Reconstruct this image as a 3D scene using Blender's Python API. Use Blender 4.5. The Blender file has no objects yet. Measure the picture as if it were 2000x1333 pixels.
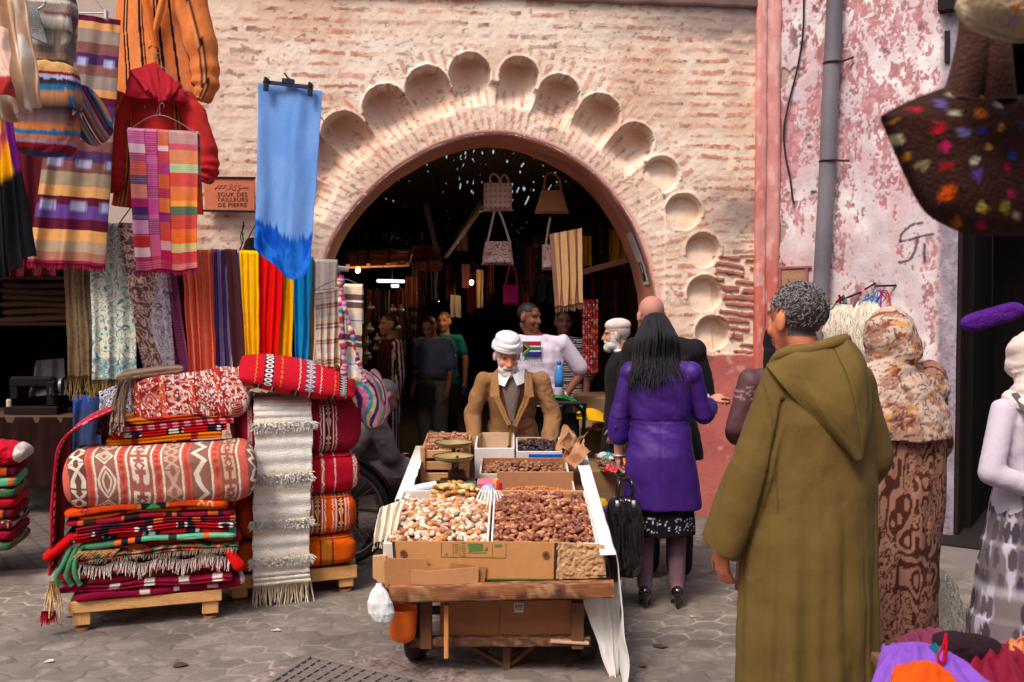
import bpy, bmesh, math, random
import numpy as np
random.seed(7); rng = np.random.RandomState(11)
S = bpy.context.scene; COL = S.collection
PI = math.pi
# ---------------------------------------------------------------- camera
F, CX, CY, CAMZ = 1900.0, 1000.0, 666.5, 1.68
PITCH = math.atan(67/1900); cp, sp = math.cos(PITCH), math.sin(PITCH)
cd = bpy.data.cameras.new('camera'); cam = bpy.data.objects.new('camera', cd); COL.objects.link(cam)
cam.location = (0, 0, CAMZ); cam.rotation_euler = (PI/2 - PITCH, 0, 0)
cd.sensor_width = 36; cd.lens = 36*F/2000; cd.clip_start = .05; cd.clip_end = 400
cd.dof.use_dof = True; cd.dof.focus_distance = 5.3; cd.dof.aperture_fstop = 5
S.camera = cam
# ---------------------------------------------------------------- world, sun, exposure
SUN_EL, SUN_AZ = math.radians(54), math.radians(212)      # azimuth clockwise from +Y (behind the camera, a little left)
w = bpy.data.worlds.new('World'); S.world = w; w.use_nodes = True
nt = w.node_tree; bg = nt.nodes['Background']; sk = nt.nodes.new('ShaderNodeTexSky')
sk.sky_type = 'NISHITA'; sk.sun_disc = False; sk.sun_elevation = SUN_EL; sk.sun_rotation = SUN_AZ
sk.air_density = 1.0; sk.dust_density = 5.0; sk.ozone_density = .6
nt.links.new(sk.outputs[0], bg.inputs[0]); bg.inputs[1].default_value = .12
sl = bpy.data.lights.new('sun', 'SUN'); sl.energy = 1.5; sl.angle = math.radians(16); sl.color = (1, .91, .80)
so = bpy.data.objects.new('sun', sl); COL.objects.link(so)
so.rotation_euler = (PI/2 - SUN_EL, 0, PI - SUN_AZ); so.location = (0, -5, 12)
S.view_settings.view_transform = 'Standard'; S.view_settings.look = 'None'
S.view_settings.exposure = .62; S.view_settings.gamma = 1
# ---------------------------------------------------------------- maths
def A(*a): return np.array(a, dtype=float)
def ray(px, py):
    px = np.asarray(px, float); py = np.asarray(py, float)
    x = (px-CX)/F; y = (CY-py)/F
    return np.stack([x, cp+y*sp, -sp+y*cp], -1)
def P(px, py, Y):
    """world point seen at photo pixel px,py standing Y metres down the street"""
    r = ray(px, py); t = np.asarray(Y, float)/r[..., 1]
    return A(0, 0, CAMZ) + r*t[..., None]
def PZ(px, py, z):
    r = ray(px, py); t = (z-CAMZ)/r[..., 2]
    return A(0, 0, CAMZ) + r*t[..., None]
def lin(c):
    c = np.asarray(c, float)/255.
    return np.where(c < .04045, c/12.92, ((c+.055)/1.055)**2.4)
def L(*c): return lin(c)
def _h(a, b, seed):
    n = (a*374761393 + b*668265263 + seed*144269504) & 0x7fffffff
    n = ((n ^ (n >> 13))*1274126177) & 0x7fffffff
    return ((n ^ (n >> 16)) & 0xffff)/65535.
def vn(x, y, seed=0):
    x = np.asarray(x, float); y = np.asarray(y, float)
    x, y = np.broadcast_arrays(x, y)
    xi = np.floor(x).astype(np.int64); yi = np.floor(y).astype(np.int64)
    u = x-xi; v = y-yi; u = u*u*(3-2*u); v = v*v*(3-2*v)
    return (_h(xi, yi, seed)*(1-u)+_h(xi+1, yi, seed)*u)*(1-v) + (_h(xi, yi+1, seed)*(1-u)+_h(xi+1, yi+1, seed)*u)*v
def fbm(x, y, o=4, seed=0):
    s = 0; a = .5; t = 0
    for i in range(o):
        s = s + a*vn(np.asarray(x)*2**i+i*17.3, np.asarray(y)*2**i-i*9.1, seed+i); t += a; a *= .5
    return s/t
def vn3(p, f, seed=0):
    x, y, z = p[..., 0]*f, p[..., 1]*f, p[..., 2]*f
    return (vn(x+.37*z, y+.61*z+5, seed)+vn(y+.31*x+9, z+.2*x, seed+3)+vn(z+.7*y+2, x+.11*z, seed+7))/3
def ss(a, b, x): t = np.clip((x-a)/(b-a), 0, 1); return t*t*(3-2*t)
def mix(a, b, t):
    t = np.asarray(t, float)[..., None]; return np.asarray(a)*(1-t)+np.asarray(b)*t
def inpoly(x, y, poly):
    r = np.zeros(np.shape(x), bool); n = len(poly); j = n-1
    for i in range(n):
        xi, yi = poly[i]; xj, yj = poly[j]
        if yi != yj:
            r ^= ((yi > y) != (yj > y)) & (x < (xj-xi)*(y-yi)/(yj-yi)+xi)
        j = i
    return r
def rotz(a): c, s = math.cos(a), math.sin(a); return np.array([[c, -s, 0], [s, c, 0], [0, 0, 1.]])
def rotx(a): c, s = math.cos(a), math.sin(a); return np.array([[1., 0, 0], [0, c, -s], [0, s, c]])
def roty(a): c, s = math.cos(a), math.sin(a); return np.array([[c, 0, s], [0, 1., 0], [-s, 0, c]])
def unit(v): v = np.asarray(v, float); return v/(np.linalg.norm(v)+1e-9)
# ---------------------------------------------------------------- materials: every surface reads its own colours from the mesh, broken up by noise
MATS = {}
def mat(name, rough=.85, metal=0, bs=90, bump=.15, var=.12, sheen=0, coat=0, sss=0, spec=.35, anis=None, trans=0, emit=None):
    if name in MATS: return MATS[name]
    m = bpy.data.materials.new(name); m.use_nodes = True; n = m.node_tree; N = n.nodes; K = n.links
    b = N['Principled BSDF']
    at = N.new('ShaderNodeVertexColor'); at.layer_name = 'Col'
    tc = N.new('ShaderNodeTexCoord')
    mp = N.new('ShaderNodeMapping'); K.new(tc.outputs['Object'], mp.inputs[0])
    if anis: mp.inputs['Scale'].default_value = anis
    no = N.new('ShaderNodeTexNoise'); no.inputs['Scale'].default_value = bs; no.inputs['Detail'].default_value = 4
    K.new(mp.outputs[0], no.inputs['Vector'])
    n2 = N.new('ShaderNodeTexNoise'); n2.inputs['Scale'].default_value = bs*.12; n2.inputs['Detail'].default_value = 3
    K.new(mp.outputs[0], n2.inputs['Vector'])
    ad = N.new('ShaderNodeMath'); ad.operation = 'ADD'; K.new(no.outputs[0], ad.inputs[0]); K.new(n2.outputs[0], ad.inputs[1])
    mr = N.new('ShaderNodeMapRange'); mr.inputs[1].default_value = .6; mr.inputs[2].default_value = 1.4
    mr.inputs[3].default_value = 1-var; mr.inputs[4].default_value = 1+var; K.new(ad.outputs[0], mr.inputs[0])
    mx = N.new('ShaderNodeVectorMath'); mx.operation = 'SCALE'
    K.new(at.outputs[0], mx.inputs[0]); K.new(mr.outputs[0], mx.inputs['Scale']); K.new(mx.outputs[0], b.inputs['Base Color'])
    bp = N.new('ShaderNodeBump'); bp.inputs['Strength'].default_value = bump; bp.inputs['Distance'].default_value = .01
    K.new(no.outputs[0], bp.inputs['Height']); K.new(bp.outputs[0], b.inputs['Normal'])
    b.inputs['Roughness'].default_value = rough; b.inputs['Metallic'].default_value = metal
    b.inputs['Specular IOR Level'].default_value = spec
    b.inputs['Sheen Weight'].default_value = sheen; b.inputs['Coat Weight'].default_value = coat
    b.inputs['Subsurface Weight'].default_value = sss; b.inputs['Subsurface Radius'].default_value = (.02, .008, .004)
    b.inputs['Transmission Weight'].default_value = trans
    if emit: b.inputs['Emission Color'].default_value = (*emit[0], 1); b.inputs['Emission Strength'].default_value = emit[1]
    MATS[name] = m; return m
CLOTH = mat('woven_cloth', .95, bs=220, bump=.35, var=.13, sheen=.02, spec=.08)
FINE = mat('fine_cloth', .85, bs=90, bump=.14, var=.08, sheen=.02, spec=.12)
SATIN = mat('satin_cloth', .55, bs=30, bump=.14, var=.08, spec=.3)
WOOL = mat('wool', 1, bs=160, bump=.9, var=.2, sheen=.04, spec=.04)
SKIN = mat('skin', .62, bs=120, bump=.1, var=.07, sss=.08, spec=.35)
HAIR = mat('hair', .5, bs=60, bump=.9, var=.3, anis=(6, 6, .6), spec=.4)
WOOD = mat('wood', .7, bs=14, bump=.35, var=.28, anis=(1.2, 12, 12))
WOODZ = mat('wood_upright', .7, bs=14, bump=.35, var=.28, anis=(12, 12, 1.2))
CARD = mat('cardboard', .88, bs=35, bump=.12, var=.08)
PLAST = mat('plaster', .95, bs=60, bump=.22, var=.08, spec=.15)
STONE = mat('paving_stone', .85, bs=60, bump=.4, var=.16, spec=.3)
METAL = mat('dull_metal', .45, .7, bs=40, bump=.15, var=.2)
PAINTM = mat('painted_metal', .5, .0, bs=25, bump=.12, var=.12)
PLASTIC = mat('plastic', .35, bs=20, bump=.06, var=.06, spec=.5)
PATENT = mat('patent_leather', .16, bs=24, bump=.25, var=.1, coat=.6, spec=.6)
FRUIT = mat('dried_fruit', .38, bs=70, bump=.7, var=.3, spec=.5)
RUBBER = mat('rubber', .8, bs=60, bump=.2, var=.1)
BULB = mat('bulb_glass', .3, emit=((1, .55, .18), 9))
TUBE_L = mat('lamp_tube', .3, emit=((.95, .95, 1), 1.2))
# ---------------------------------------------------------------- objects
WO = {}
def tag(o, label=None, cat=None, group=None, kind=None):
    if label: o['label'] = label
    if cat: o['category'] = cat
    if group: o['group'] = group
    if kind: o['kind'] = kind
    return o
def thing(name, label, cat, loc, group=None):
    o = bpy.data.objects.new(name, None); COL.objects.link(o); o.empty_display_size = .05
    o.location = tuple(float(v) for v in loc); WO[o] = np.array(loc, float)
    return tag(o, label, cat, group)
def mkmesh(name, V, Fc, C, m, smooth=True):
    me = bpy.data.meshes.new(name)
    V = np.asarray(V, np.float32)
    if isinstance(Fc, np.ndarray) and Fc.ndim == 2:
        n, k = Fc.shape
        me.vertices.add(len(V)); me.vertices.foreach_set('co', V.ravel())
        me.loops.add(n*k); me.loops.foreach_set('vertex_index', Fc.astype(np.int32).ravel())
        me.polygons.add(n); me.polygons.foreach_set('loop_start', (np.arange(n)*k).astype(np.int32))
        me.polygons.foreach_set('loop_total', np.full(n, k, np.int32))
        me.update(calc_edges=True)
    else:
        me.from_pydata([tuple(map(float, v)) for v in V], [], Fc)
    me.validate()
    C = np.asarray(C, float)
    if C.ndim == 1: C = np.tile(C, (len(V), 1))
    C = np.clip(C, 0, 1)
    ca = me.color_attributes.new('Col', 'FLOAT_COLOR', 'POINT')
    ca.data.foreach_set('color', np.hstack([C[:, :3], np.ones((len(V), 1))]).astype(np.float32).ravel())
    if smooth: me.polygons.foreach_set('use_smooth', np.ones(len(me.polygons), bool))
    me.materials.append(m); return me
def mk(name, V, Fc, C, m, parent=None, label=None, cat=None, group=None, kind=None, smooth=True, solid=0, origin=None):
    V = np.asarray(V, float).reshape(-1, 3)
    if parent is not None:
        root = parent
        while root.parent: root = root.parent
        org = WO[root]
    else:
        org = A((V[:, 0].min()+V[:, 0].max())/2, (V[:, 1].min()+V[:, 1].max())/2, V[:, 2].min()) if origin is None else np.asarray(origin, float)
    me = mkmesh(name, V-org, Fc, C, m, smooth)
    o = bpy.data.objects.new(name, me); COL.objects.link(o)
    if parent is not None: o.parent = parent
    else: o.location = tuple(org); WO[o] = org
    if solid:
        md = o.modifiers.new('thickness', 'SOLIDIFY'); md.thickness = solid; md.offset = 0
    return tag(o, label, cat, group, kind)
def gfaces(nu, nv, wu=False, wv=False, off=0):
    iu = np.arange(nu if wu else nu-1); iv = np.arange(nv if wv else nv-1)
    a, b = np.meshgrid(iu, iv, indexing='ij'); a = a.ravel(); b = b.ravel(); a2 = (a+1) % nu; b2 = (b+1) % nv
    return np.stack([a*nv+b, a2*nv+b, a2*nv+b2, a*nv+b2], 1)+off
def grid(name, Pt, C, m, parent=None, wu=False, wv=False, **k):
    nu, nv = Pt.shape[:2]
    C = np.asarray(C, float)
    if C.ndim == 3: C = C.reshape(-1, 3)
    return mk(name, Pt.reshape(-1, 3), gfaces(nu, nv, wu, wv), C, m, parent, **k)
def UV(nu, nv):
    return np.meshgrid(np.linspace(0, 1, nu), np.linspace(0, 1, nv), indexing='ij')
class G:
    """collects shapes; build() links them as one mesh"""
    def __init__(s): s.v = []; s.f = []; s.c = []; s.n = 0
    def add(s, V, Fc, c=(1, 1, 1)):
        V = np.asarray(V, float).reshape(-1, 3); o = s.n
        s.v.append(V); s.n += len(V)
        s.f += [tuple(int(i)+o for i in f) for f in Fc]
        c = np.asarray(c, float); s.c.append(np.tile(c, (len(V), 1)) if c.ndim == 1 else c.reshape(-1, 3)); return s
    def box(s, c, size, R=None, col=(1, 1, 1), bev=.004):
        x, y, z = [q/2 for q in size]; b = min(bev, x*.45, y*.45, z*.45)
        bm = bmesh.new(); bmesh.ops.create_cube(bm, size=1)
        for v in bm.verts: v.co = (v.co[0]*2*x, v.co[1]*2*y, v.co[2]*2*z)
        if b > 0: bmesh.ops.bevel(bm, geom=bm.edges[:], offset=b, segments=1, affect='EDGES')
        V = np.array([v.co[:] for v in bm.verts]); bm.verts.index_update(); Fc = [[v.index for v in f.verts] for f in bm.faces]; bm.free()
        if R is not None: V = V @ np.asarray(R).T
        return s.add(V+np.asarray(c), Fc, col)
    def bar(s, a, b, wd, th, col=(1, 1, 1), up=(0, 0, 1), bev=.003):
        a = np.asarray(a, float); b = np.asarray(b, float); d = unit(b-a)
        u = np.cross(up, d)
        if np.linalg.norm(u) < 1e-3: u = np.cross((0, 1, 0), d)
        u = unit(u); w_ = np.cross(d, u)
        return s.box((a+b)/2, (np.linalg.norm(b-a), wd, th), np.stack([d, u, w_], 1), col, bev)
    def tube(s, pts, r, seg=8, col=(1, 1, 1), cap=True, closed=False):
        pts = np.asarray(pts, float); n = len(pts); r = np.full(n, r) if np.ndim(r) == 0 else np.asarray(r, float)
        T = np.gradient(pts, axis=0)
        if closed: T = np.roll(pts, -1, 0)-np.roll(pts, 1, 0)
        T /= np.linalg.norm(T, axis=1)[:, None]+1e-9
        u = np.cross(T[0], (0, 0, 1)); u = np.cross(T[0], (1, 0, 0)) if np.linalg.norm(u) < .1 else u; u = unit(u)
        R = []
        a = np.linspace(0, 2*PI, seg, endpoint=False)
        for i in range(n):
            u = unit(u-T[i]*np.dot(u, T[i])); w_ = np.cross(T[i], u)
            R.append(pts[i]+r[i]*(np.cos(a)[:, None]*u+np.sin(a)[:, None]*w_))
        V = np.array(R).reshape(-1, 3); Fc = gfaces(n, seg, closed, True).tolist()
        if cap and not closed: Fc += [list(range(seg))[::-1], [(n-1)*seg+i for i in range(seg)]]
        return s.add(V, Fc, col if np.ndim(col) == 1 else np.repeat(np.asarray(col), seg, 0))
    def cap(s, a, b, r0, r1, seg=14, col=(1, 1, 1)):
        a = np.asarray(a, float); b = np.asarray(b, float); d = unit(b-a)
        pts = []; rr = []
        for t in (-.999, -.9, -.7, -.4, 0): pts.append(a+d*r0*t); rr.append(r0*math.sqrt(1-t*t))
        for t in (.33, .67): pts.append(a+(b-a)*t); rr.append(r0+(r1-r0)*t)
        for t in (0, .4, .7, .9, .999): pts.append(b+d*r1*t); rr.append(r1*math.sqrt(1-t*t))
        return s.tube(pts, rr, seg, col)
    def ell(s, c, r, R=None, nu=20, nv=12, col=(1, 1, 1)):
        t, p = np.meshgrid(np.linspace(0, 2*PI, nu, endpoint=False), np.linspace(-PI/2+.02, PI/2-.02, nv), indexing='ij')
        V = np.stack([np.cos(p)*np.cos(t)*r[0], np.cos(p)*np.sin(t)*r[1], np.sin(p)*r[2]], -1)
        if R is not None: V = V @ np.asarray(R).T
        Fc = gfaces(nu, nv, True, False).tolist()
        Fc += [[i*nv for i in range(nu)][::-1], [i*nv+nv-1 for i in range(nu)]]
        return s.add(V.reshape(-1, 3)+np.asarray(c), Fc, col)
    def loft(s, rings, seg=28, col=(1, 1, 1), p=2.0):
        """rings: (centre, rx, ry[, tilt matrix])"""
        a = np.linspace(0, 2*PI, seg, endpoint=False); R = []
        for q in rings:
            c, rx, ry = q[:3]
            x = np.sign(np.cos(a))*np.abs(np.cos(a))**(2/p)*rx; y = np.sign(np.sin(a))*np.abs(np.sin(a))**(2/p)*ry
            V = np.stack([x, y, 0*x], 1)
            if len(q) > 3: V = V @ np.asarray(q[3]).T
            R.append(V+np.asarray(c))
        n = len(R); Fc = gfaces(n, seg, False, True).tolist()
        Fc += [list(range(seg))[::-1], [(n-1)*seg+i for i in range(seg)]]
        return s.add(np.array(R).reshape(-1, 3), Fc, col)
    def lathe(s, c, prof, seg=24, col=(1, 1, 1), R=None):
        a = np.linspace(0, 2*PI, seg, endpoint=False)
        V = np.array([[(r*math.cos(t), r*math.sin(t), z) for t in a] for r, z in prof])
        if R is not None: V = V @ np.asarray(R).T
        return s.add(V.reshape(-1, 3)+np.asarray(c), gfaces(len(prof), seg, False, True).tolist(), col)
    def prism(s, poly, d, col=(1, 1, 1)):
        """poly: 3D outline, d: extrusion vector"""
        poly = np.asarray(poly, float); n = len(poly)
        return s.add(np.vstack([poly, poly+np.asarray(d)]), [list(range(n)), list(range(2*n-1, n-1, -1))]+[[i, i+n, (i+1) % n+n, (i+1) % n] for i in range(n)], col)
    def arr(s): return np.vstack(s.v), s.f, np.vstack(s.c)
    def build(s, name, m, parent=None, **k):
        V, Fc, C = s.arr(); k.setdefault('smooth', False)
        return mk(name, V, Fc, C, m, parent, **k)
def remesh(g, voxel, it=6, adapt=0):
    V, Fc, _ = g.arr()
    me = bpy.data.meshes.new('t'); me.from_pydata([tuple(v) for v in V], [], Fc); me.validate()
    o = bpy.data.objects.new('t', me); COL.objects.link(o)
    r = o.modifiers.new('r', 'REMESH'); r.mode = 'VOXEL'; r.voxel_size = voxel
    if it: q = o.modifiers.new('s', 'SMOOTH'); q.factor = .5; q.iterations = it
    dg = bpy.context.evaluated_depsgraph_get(); m2 = bpy.data.meshes.new_from_object(o.evaluated_get(dg))
    n = len(m2.vertices); V = np.empty(n*3); m2.vertices.foreach_get('co', V); V = V.reshape(-1, 3)
    N = np.empty(n*3); m2.vertices.foreach_get('normal', N); N = N.reshape(-1, 3)
    k = len(m2.polygons); Fq = np.empty(len(m2.loops), np.int32); m2.loops.foreach_get('vertex_index', Fq)
    lt = np.empty(k, np.int32); m2.polygons.foreach_get('loop_total', lt)
    if (lt == 4).all(): Fq = Fq.reshape(-1, 4)
    else:
        st = np.concatenate([[0], np.cumsum(lt)[:-1]]); Fq = [Fq[a:a+b].tolist() for a, b in zip(st, lt)]
    bpy.data.objects.remove(o); bpy.data.meshes.remove(me); bpy.data.meshes.remove(m2)
    return V, Fq, N
# ================================================================ THE SETTING
WA = math.radians(5.3); wv_ = A(math.cos(WA), math.sin(WA), 0); wn = A(-math.sin(WA), math.cos(WA), 0); WO0 = P(980, 600, 7.6)*A(1, 1, 0)
def W(px, py, t=0.):
    """photo pixel -> coordinates on the gate wall (metres along it, height)"""
    r = ray(px, py); c = A(0, 0, CAMZ); k = np.dot(WO0+wn*t-c, wn)/(r @ wn); p = c+r*k[..., None]
    return (p-WO0) @ wv_, p[..., 2]
def wp(s, z, t=0.):
    s, z, t = np.broadcast_arrays(np.asarray(s, float), np.asarray(z, float), np.asarray(t, float))
    return WO0+s[..., None]*wv_+t[..., None]*wn+z[..., None]*A(0, 0, 1)
def wpts(l, t=0.): a = np.array(l, float); s, z = W(a[:, 0], a[:, 1], t); return np.stack([s, z], 1)
ARCH = [(634, 560), (634, 512), (648, 470), (676, 424), (716, 378), (766, 334), (826, 297), (880, 274), (930, 262), (975, 259), (1020, 266), (1070, 282), (1120, 308), (1166, 342), (1206, 386), (1238, 436), (1261, 488), (1277, 540), (1286, 600), (1284, 690)]
def catmull(p, k=6):
    p = np.asarray(p, float); q = np.vstack([2*p[0]-p[1], p, 2*p[-1]-p[-2]]); out = []
    for i in range(1, len(q)-2):
        for j in range(k):
            t = j/k; a, b, c, d = q[i-1], q[i], q[i+1], q[i+2]
            out.append(.5*(2*b+(c-a)*t+(2*a-5*b+4*c-d)*t*t+(3*b-a-3*c+d)*t**3))
    out.append(p[-1]); return np.array(out)
arch = catmull(wpts(ARCH), 5)
sL, sR = arch[0, 0], arch[-1, 0]
arch = np.vstack([[[sL+.01, -.02]], [[sL+.01, .6]], arch, [[sR, .6]], [[sR, -.02]]])
LOBES = [(590, 372, 40, 0), (622, 306, 42, 0), (672, 262, 42, 0), (754, 212, 44, 0), (836, 174, 43, 0), (918, 145, 40, 0), (1014, 150, 38, 0), (1092, 188, 41, 0), (1171, 226, 42, 0), (1239, 280, 39, 0), (1292, 342, 36, 1), (1335, 415, 37, 1), (1373, 490, 35, 1), (1377, 575, 37, 2), (1392, 652, 36, 2)]
lob = np.array([(*[float(q) for q in W(a, b)], r*7.62/F, k) for a, b, r, k in LOBES])
cusps = [(600, 345), (634, 292), (712, 240), (796, 204), (880, 172), (966, 160), (1054, 178), (1132, 218), (1207, 262), (1258, 312), (1302, 388)]
ctr = np.array([float(q) for q in W(962, 545)])
def bricks(a, b, pitch, th, ln, seed, dens=.8):
    row = np.floor(b/pitch).astype(np.int64); fb = b/pitch-row
    aa = a/ln+_h(row, row*0+3, seed)*7; cell = np.floor(aa).astype(np.int64); fa = aa-cell
    r1 = _h(row, cell, seed+1); r2 = _h(row, cell, seed+2); r3 = _h(row, cell, seed+5)
    hw = th/pitch/2*(.6+.6*r2); hl = .30+.19*r1
    fb = fb+(fbm(a*5, b*5, 2, seed+9)-.5)*.35+(r3-.5)*.12
    d = np.maximum(np.abs(fb-.5)-hw, (np.abs(fa-.5)-hl)*ln/pitch)*pitch
    d = d+(fbm(a*30, b*45, 3, seed+4)-.5)*.02
    return ss(.004, -.003, d)*(r3 < dens), r1
def gate_wall():
    s0 = float(W(330, 300)[0]); s1 = float(W(1476, 300)[0]); z0, z1 = -.02, 4.15; st = .0075
    s_ = np.arange(s0, s1, st); z_ = np.arange(z0, z1, st); s, z = np.meshgrid(s_, z_, indexing='ij')
    dx = s-ctr[0]; dz = z-ctr[1]; r = np.hypot(dx, dz); ang = np.arctan2(dx, dz)
    ring = [tuple(float(v) for v in W(a, b)) for a, b in cusps]
    poly = [(sL-.25, -1), (sL-.25, 1.9)]+ring+[(float(W(1312, 400)[0]), float(W(1312, 400)[1])), (float(W(1335, 500)[0]), float(W(1335, 500)[1])), (float(W(1335, 640)[0]), float(W(1335, 640)[1])), (sR+.2, 1.3), (sR+.2, -1)]
    jit = (fbm(s*14, z*14, 3, 71)-.5)*.012
    inner = inpoly(s+jit, z+jit, poly); upper = z > 2.0
    h = np.zeros_like(s)
    # distance to the arch opening
    dmin = np.full(s.shape, 9.)
    for i in range(0, len(arch), 2): dmin = np.minimum(dmin, np.hypot(s-arch[i, 0], z-arch[i, 1]))
    lobm = np.zeros(s.shape, bool); flat = np.zeros_like(s); rim = np.zeros_like(s); flute = np.zeros_like(s)
    for i, (a, b, q, k) in enumerate(lob):
        d = np.hypot(s-a, z-b)+jit*.8; rim = np.maximum(rim, ss(.022, .004, np.abs(d-q-.010))*(z > b-.3*q))
        if k == 0:
            lobm |= d < q
            # rounded flute running from the lobe towards the opening
            u = unit(A(a-ctr[0], b-ctr[1], 0)); al = (s-a)*u[0]+(z-b)*u[1]; ac = np.abs((s-a)*u[1]-(z-b)*u[0])
            wgt = np.clip(1-(ac/(q*1.02))**2, 0, 1)*ss(-.25, -.03, al)*ss(q*1.5, q*.9, np.abs(al)*(al > 0))
            flute = np.maximum(flute, wgt)
        else:
            dep = .085 if k == 1 else .09
            m = ss(q, q-.014, d); low = ss(-q*1.1, q*.5, (z-b)+(s-a)*.6)
            flat = np.maximum(flat, m*(.25+.75*low)*dep)
    cut = (inner & (s < float(W(1300, 400)[0]))) | lobm
    cut &= z > 1.35
    h = np.where(cut, (.014+.035*ss(.1, .5, dmin)+.16*flute**.6), 0)
    cs = np.zeros_like(s)
    h = np.maximum(h, flat); h = h-.009*rim*(h < .01)
    # brick courses
    outer_r = 1.80
    mr_, rr = bricks(r, ang*1.55, .074, .030, .30, 3, .92)
    mr2, rr2 = bricks(r, ang*1.25, .060, .022, .20, 33, .95)
    mh, rh = bricks(s, z, .083, .032, .30, 5, .86)
    left = s < ctr[0]
    rad = (r < outer_r+(fbm(s*3, z*3, 2, 8)-.5)*.1) & (z > 1.75) & (s < float(W(1400, 300)[0])-(.0))
    bm_ = np.where(cut & (dmin < .62), mr2*.9, np.where(rad, mr_, mh)); br = np.where(rad, rr, rh)
    smooth_zone = np.clip(flat/.03, 0, 1)+cut*flute*ss(.3, .5, dmin)+rim*.8*(~cut)
    clean = ss(.42, .62, fbm(s*2.2, z*2.2, 3, 21))       # plaster smeared over
    bm_ = bm_*(1-np.where(rad, .25, .6)*clean*(r > .9))*(1-np.clip(smooth_zone*1.3, 0, 1))
    key = ss(.09, .05, np.abs(s-float(W(975, 200)[0])))*(z > 3.1)*(r > 1.5)
    bm_ *= 1-key
    low_r = (s > float(W(1398, 400)[0]))*ss(2.15, 2.0, z)          # bare red courses bottom right
    bare, rb = bricks(s, z+.02*np.sin(s*7), .062, .040, .42, 15, 1.0)
    bm_ = np.where(low_r > .4, bare*(1-np.clip(flat/.02, 0, 1)), bm_)
    # dado
    zd = float(W(1420, 694)[1]); dado = ss(zd+.01, zd-.01, z+(fbm(s*9, z*3, 3, 44)-.5)*.05)*(s > sR-.1)
    zdl = 1.9; rough = fbm(s*16, z*16, 4, 2)-.5; rough2 = fbm(s*55, z*55, 3, 12)-.5
    h = h+np.where(low_r > .4, .018*(1-bm_), 0)*(1-dado)-bm_*(.0018)*(1-dado)+rough*.010*(1-dado*.7)+rough2*.003-dado*.012
    edge = ss(.02, .0, np.abs(bm_-.5)*.1)*bm_*(1-bm_)*4
    plaster = mix(L(228, 204, 184), L(212, 180, 158), ss(.35, .7, fbm(s*3.1, z*3.1, 4, 51)))
    plaster = mix(plaster, L(236, 220, 204), ss(.5, .75, fbm(s*1.7+4, z*1.7, 3, 61))*.8)
    plaster = mix(plaster, L(228, 160, 146), ss(.06, .0, dmin)*.55)
    bc = mix(L(206, 146, 120), L(178, 114, 92), br); bc = mix(bc, L(218, 170, 146), ss(.45, .65, fbm(s*30, z*30, 2, 6)))
    bc = np.where((low_r > .4)[..., None], mix(L(176, 100, 82), L(146, 82, 68), fbm(s*20, z*20, 2, 6)), bc)
    c = mix(plaster, bc, bm_*.9)
    # old dirt in the joints and along weathered patches
    hol = ss(.52, .62, fbm(s*13, z*26, 3, 91))*ss(.25, .5, fbm(s*2, z*2, 2, 17))
    c = mix(c, L(120, 92, 82), np.clip(edge*hol*.95, 0, .85))
    c = mix(c, L(105, 80, 70), np.clip(ss(.70, .80, fbm(s*26, z*44, 2, 92))*.6*(ss(.3, .6, fbm(s*2, z*2, 2, 18))), 0, .8)*(1-dado))
    gx = ss(float(W(1010, 300)[0]), float(W(1470, 300)[0]), s)
    g = ss(3.62, 3.95, z+(fbm(s*6, z*12, 3, 31)-.5)*.5)*gx
    g = np.maximum(g, ss(.40, .0, np.abs(z-2.40)+(fbm(s*7, z*9, 3, 32)-.5)*.5)*ss(float(W(1330, 300)[0]), float(W(1450, 300)[0]), s)*.9)
    c = mix(c, L(124, 108, 106), np.clip(g*.85, 0, .85)*(1-dado))
    c = mix(c, L(226, 200, 176), np.clip(flat/.02, 0, 1)*.7*(1-dado)); 
    c = mix(c, L(214, 178, 156), cut*flute*ss(.3, .5, dmin)*.8)
    pk = mix(L(196, 112, 104), L(160, 84, 80), fbm(s*5, z*5, 4, 77)); pk = mix(pk, L(120, 84, 80), ss(.6, .75, fbm(s*6, z*3, 3, 78))*.8)
    pk = mix(pk, L(216, 178, 168), ss(.62, .8, fbm(s*11, z*11, 3, 79))*.5)
    c = mix(c, pk, dado)
    pts = wp(s, z, h)
    inside = inpoly(s, z, [tuple(p) for p in arch])
    f = gfaces(len(s_), len(z_)); keep = ~(inside.ravel()[f].all(1)); f = f[keep]
    used = np.zeros(s.size, bool); used[f.ravel()] = True; idx = np.cumsum(used)-1
    root = thing('arched_gate', 'pink and cream brick souk gateway with a scalloped stone arch over a dark passage', 'gateway', wp(0, 0, 0))
    mk('brick_face', pts.reshape(-1, 3)[used], idx[f], c.reshape(-1, 3)[used], PLAST, root)
    # intrados
    a = arch; n = len(a); ts = np.linspace(0, 1, 12)
    d = np.gradient(a, axis=0); nr = np.stack([d[:, 1], -d[:, 0]], 1); nr /= np.linalg.norm(nr, axis=1)[:, None]
    Q = np.zeros((n, 14, 3)); Cc = np.zeros((n, 14, 3))
    for j in range(14):
        t = (j-1)/12*.70+.01; o = (fbm(np.arange(n)*.4, np.full(n, t*9), 3, 5)-.5)*.018
        ins = .0 if j > 1 else (-.02 if j == 0 else -.004)
        b = a+nr*(o+ins+.004)[:, None] if j else a-nr*.03
        Q[:, j] = wp(b[:, 0], b[:, 1], t if j else .012)
        Cc[:, j] = mix(L(196, 134, 116), L(158, 100, 84), fbm(np.arange(n)*.25+3, np.full(n, t*7), 4, 9))
        if j < 3: Cc[:, j] = L(228, 178, 164)
    Q2 = []; C2 = []
    grid('archway_lining', Q, Cc, PLAST, root)
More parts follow.
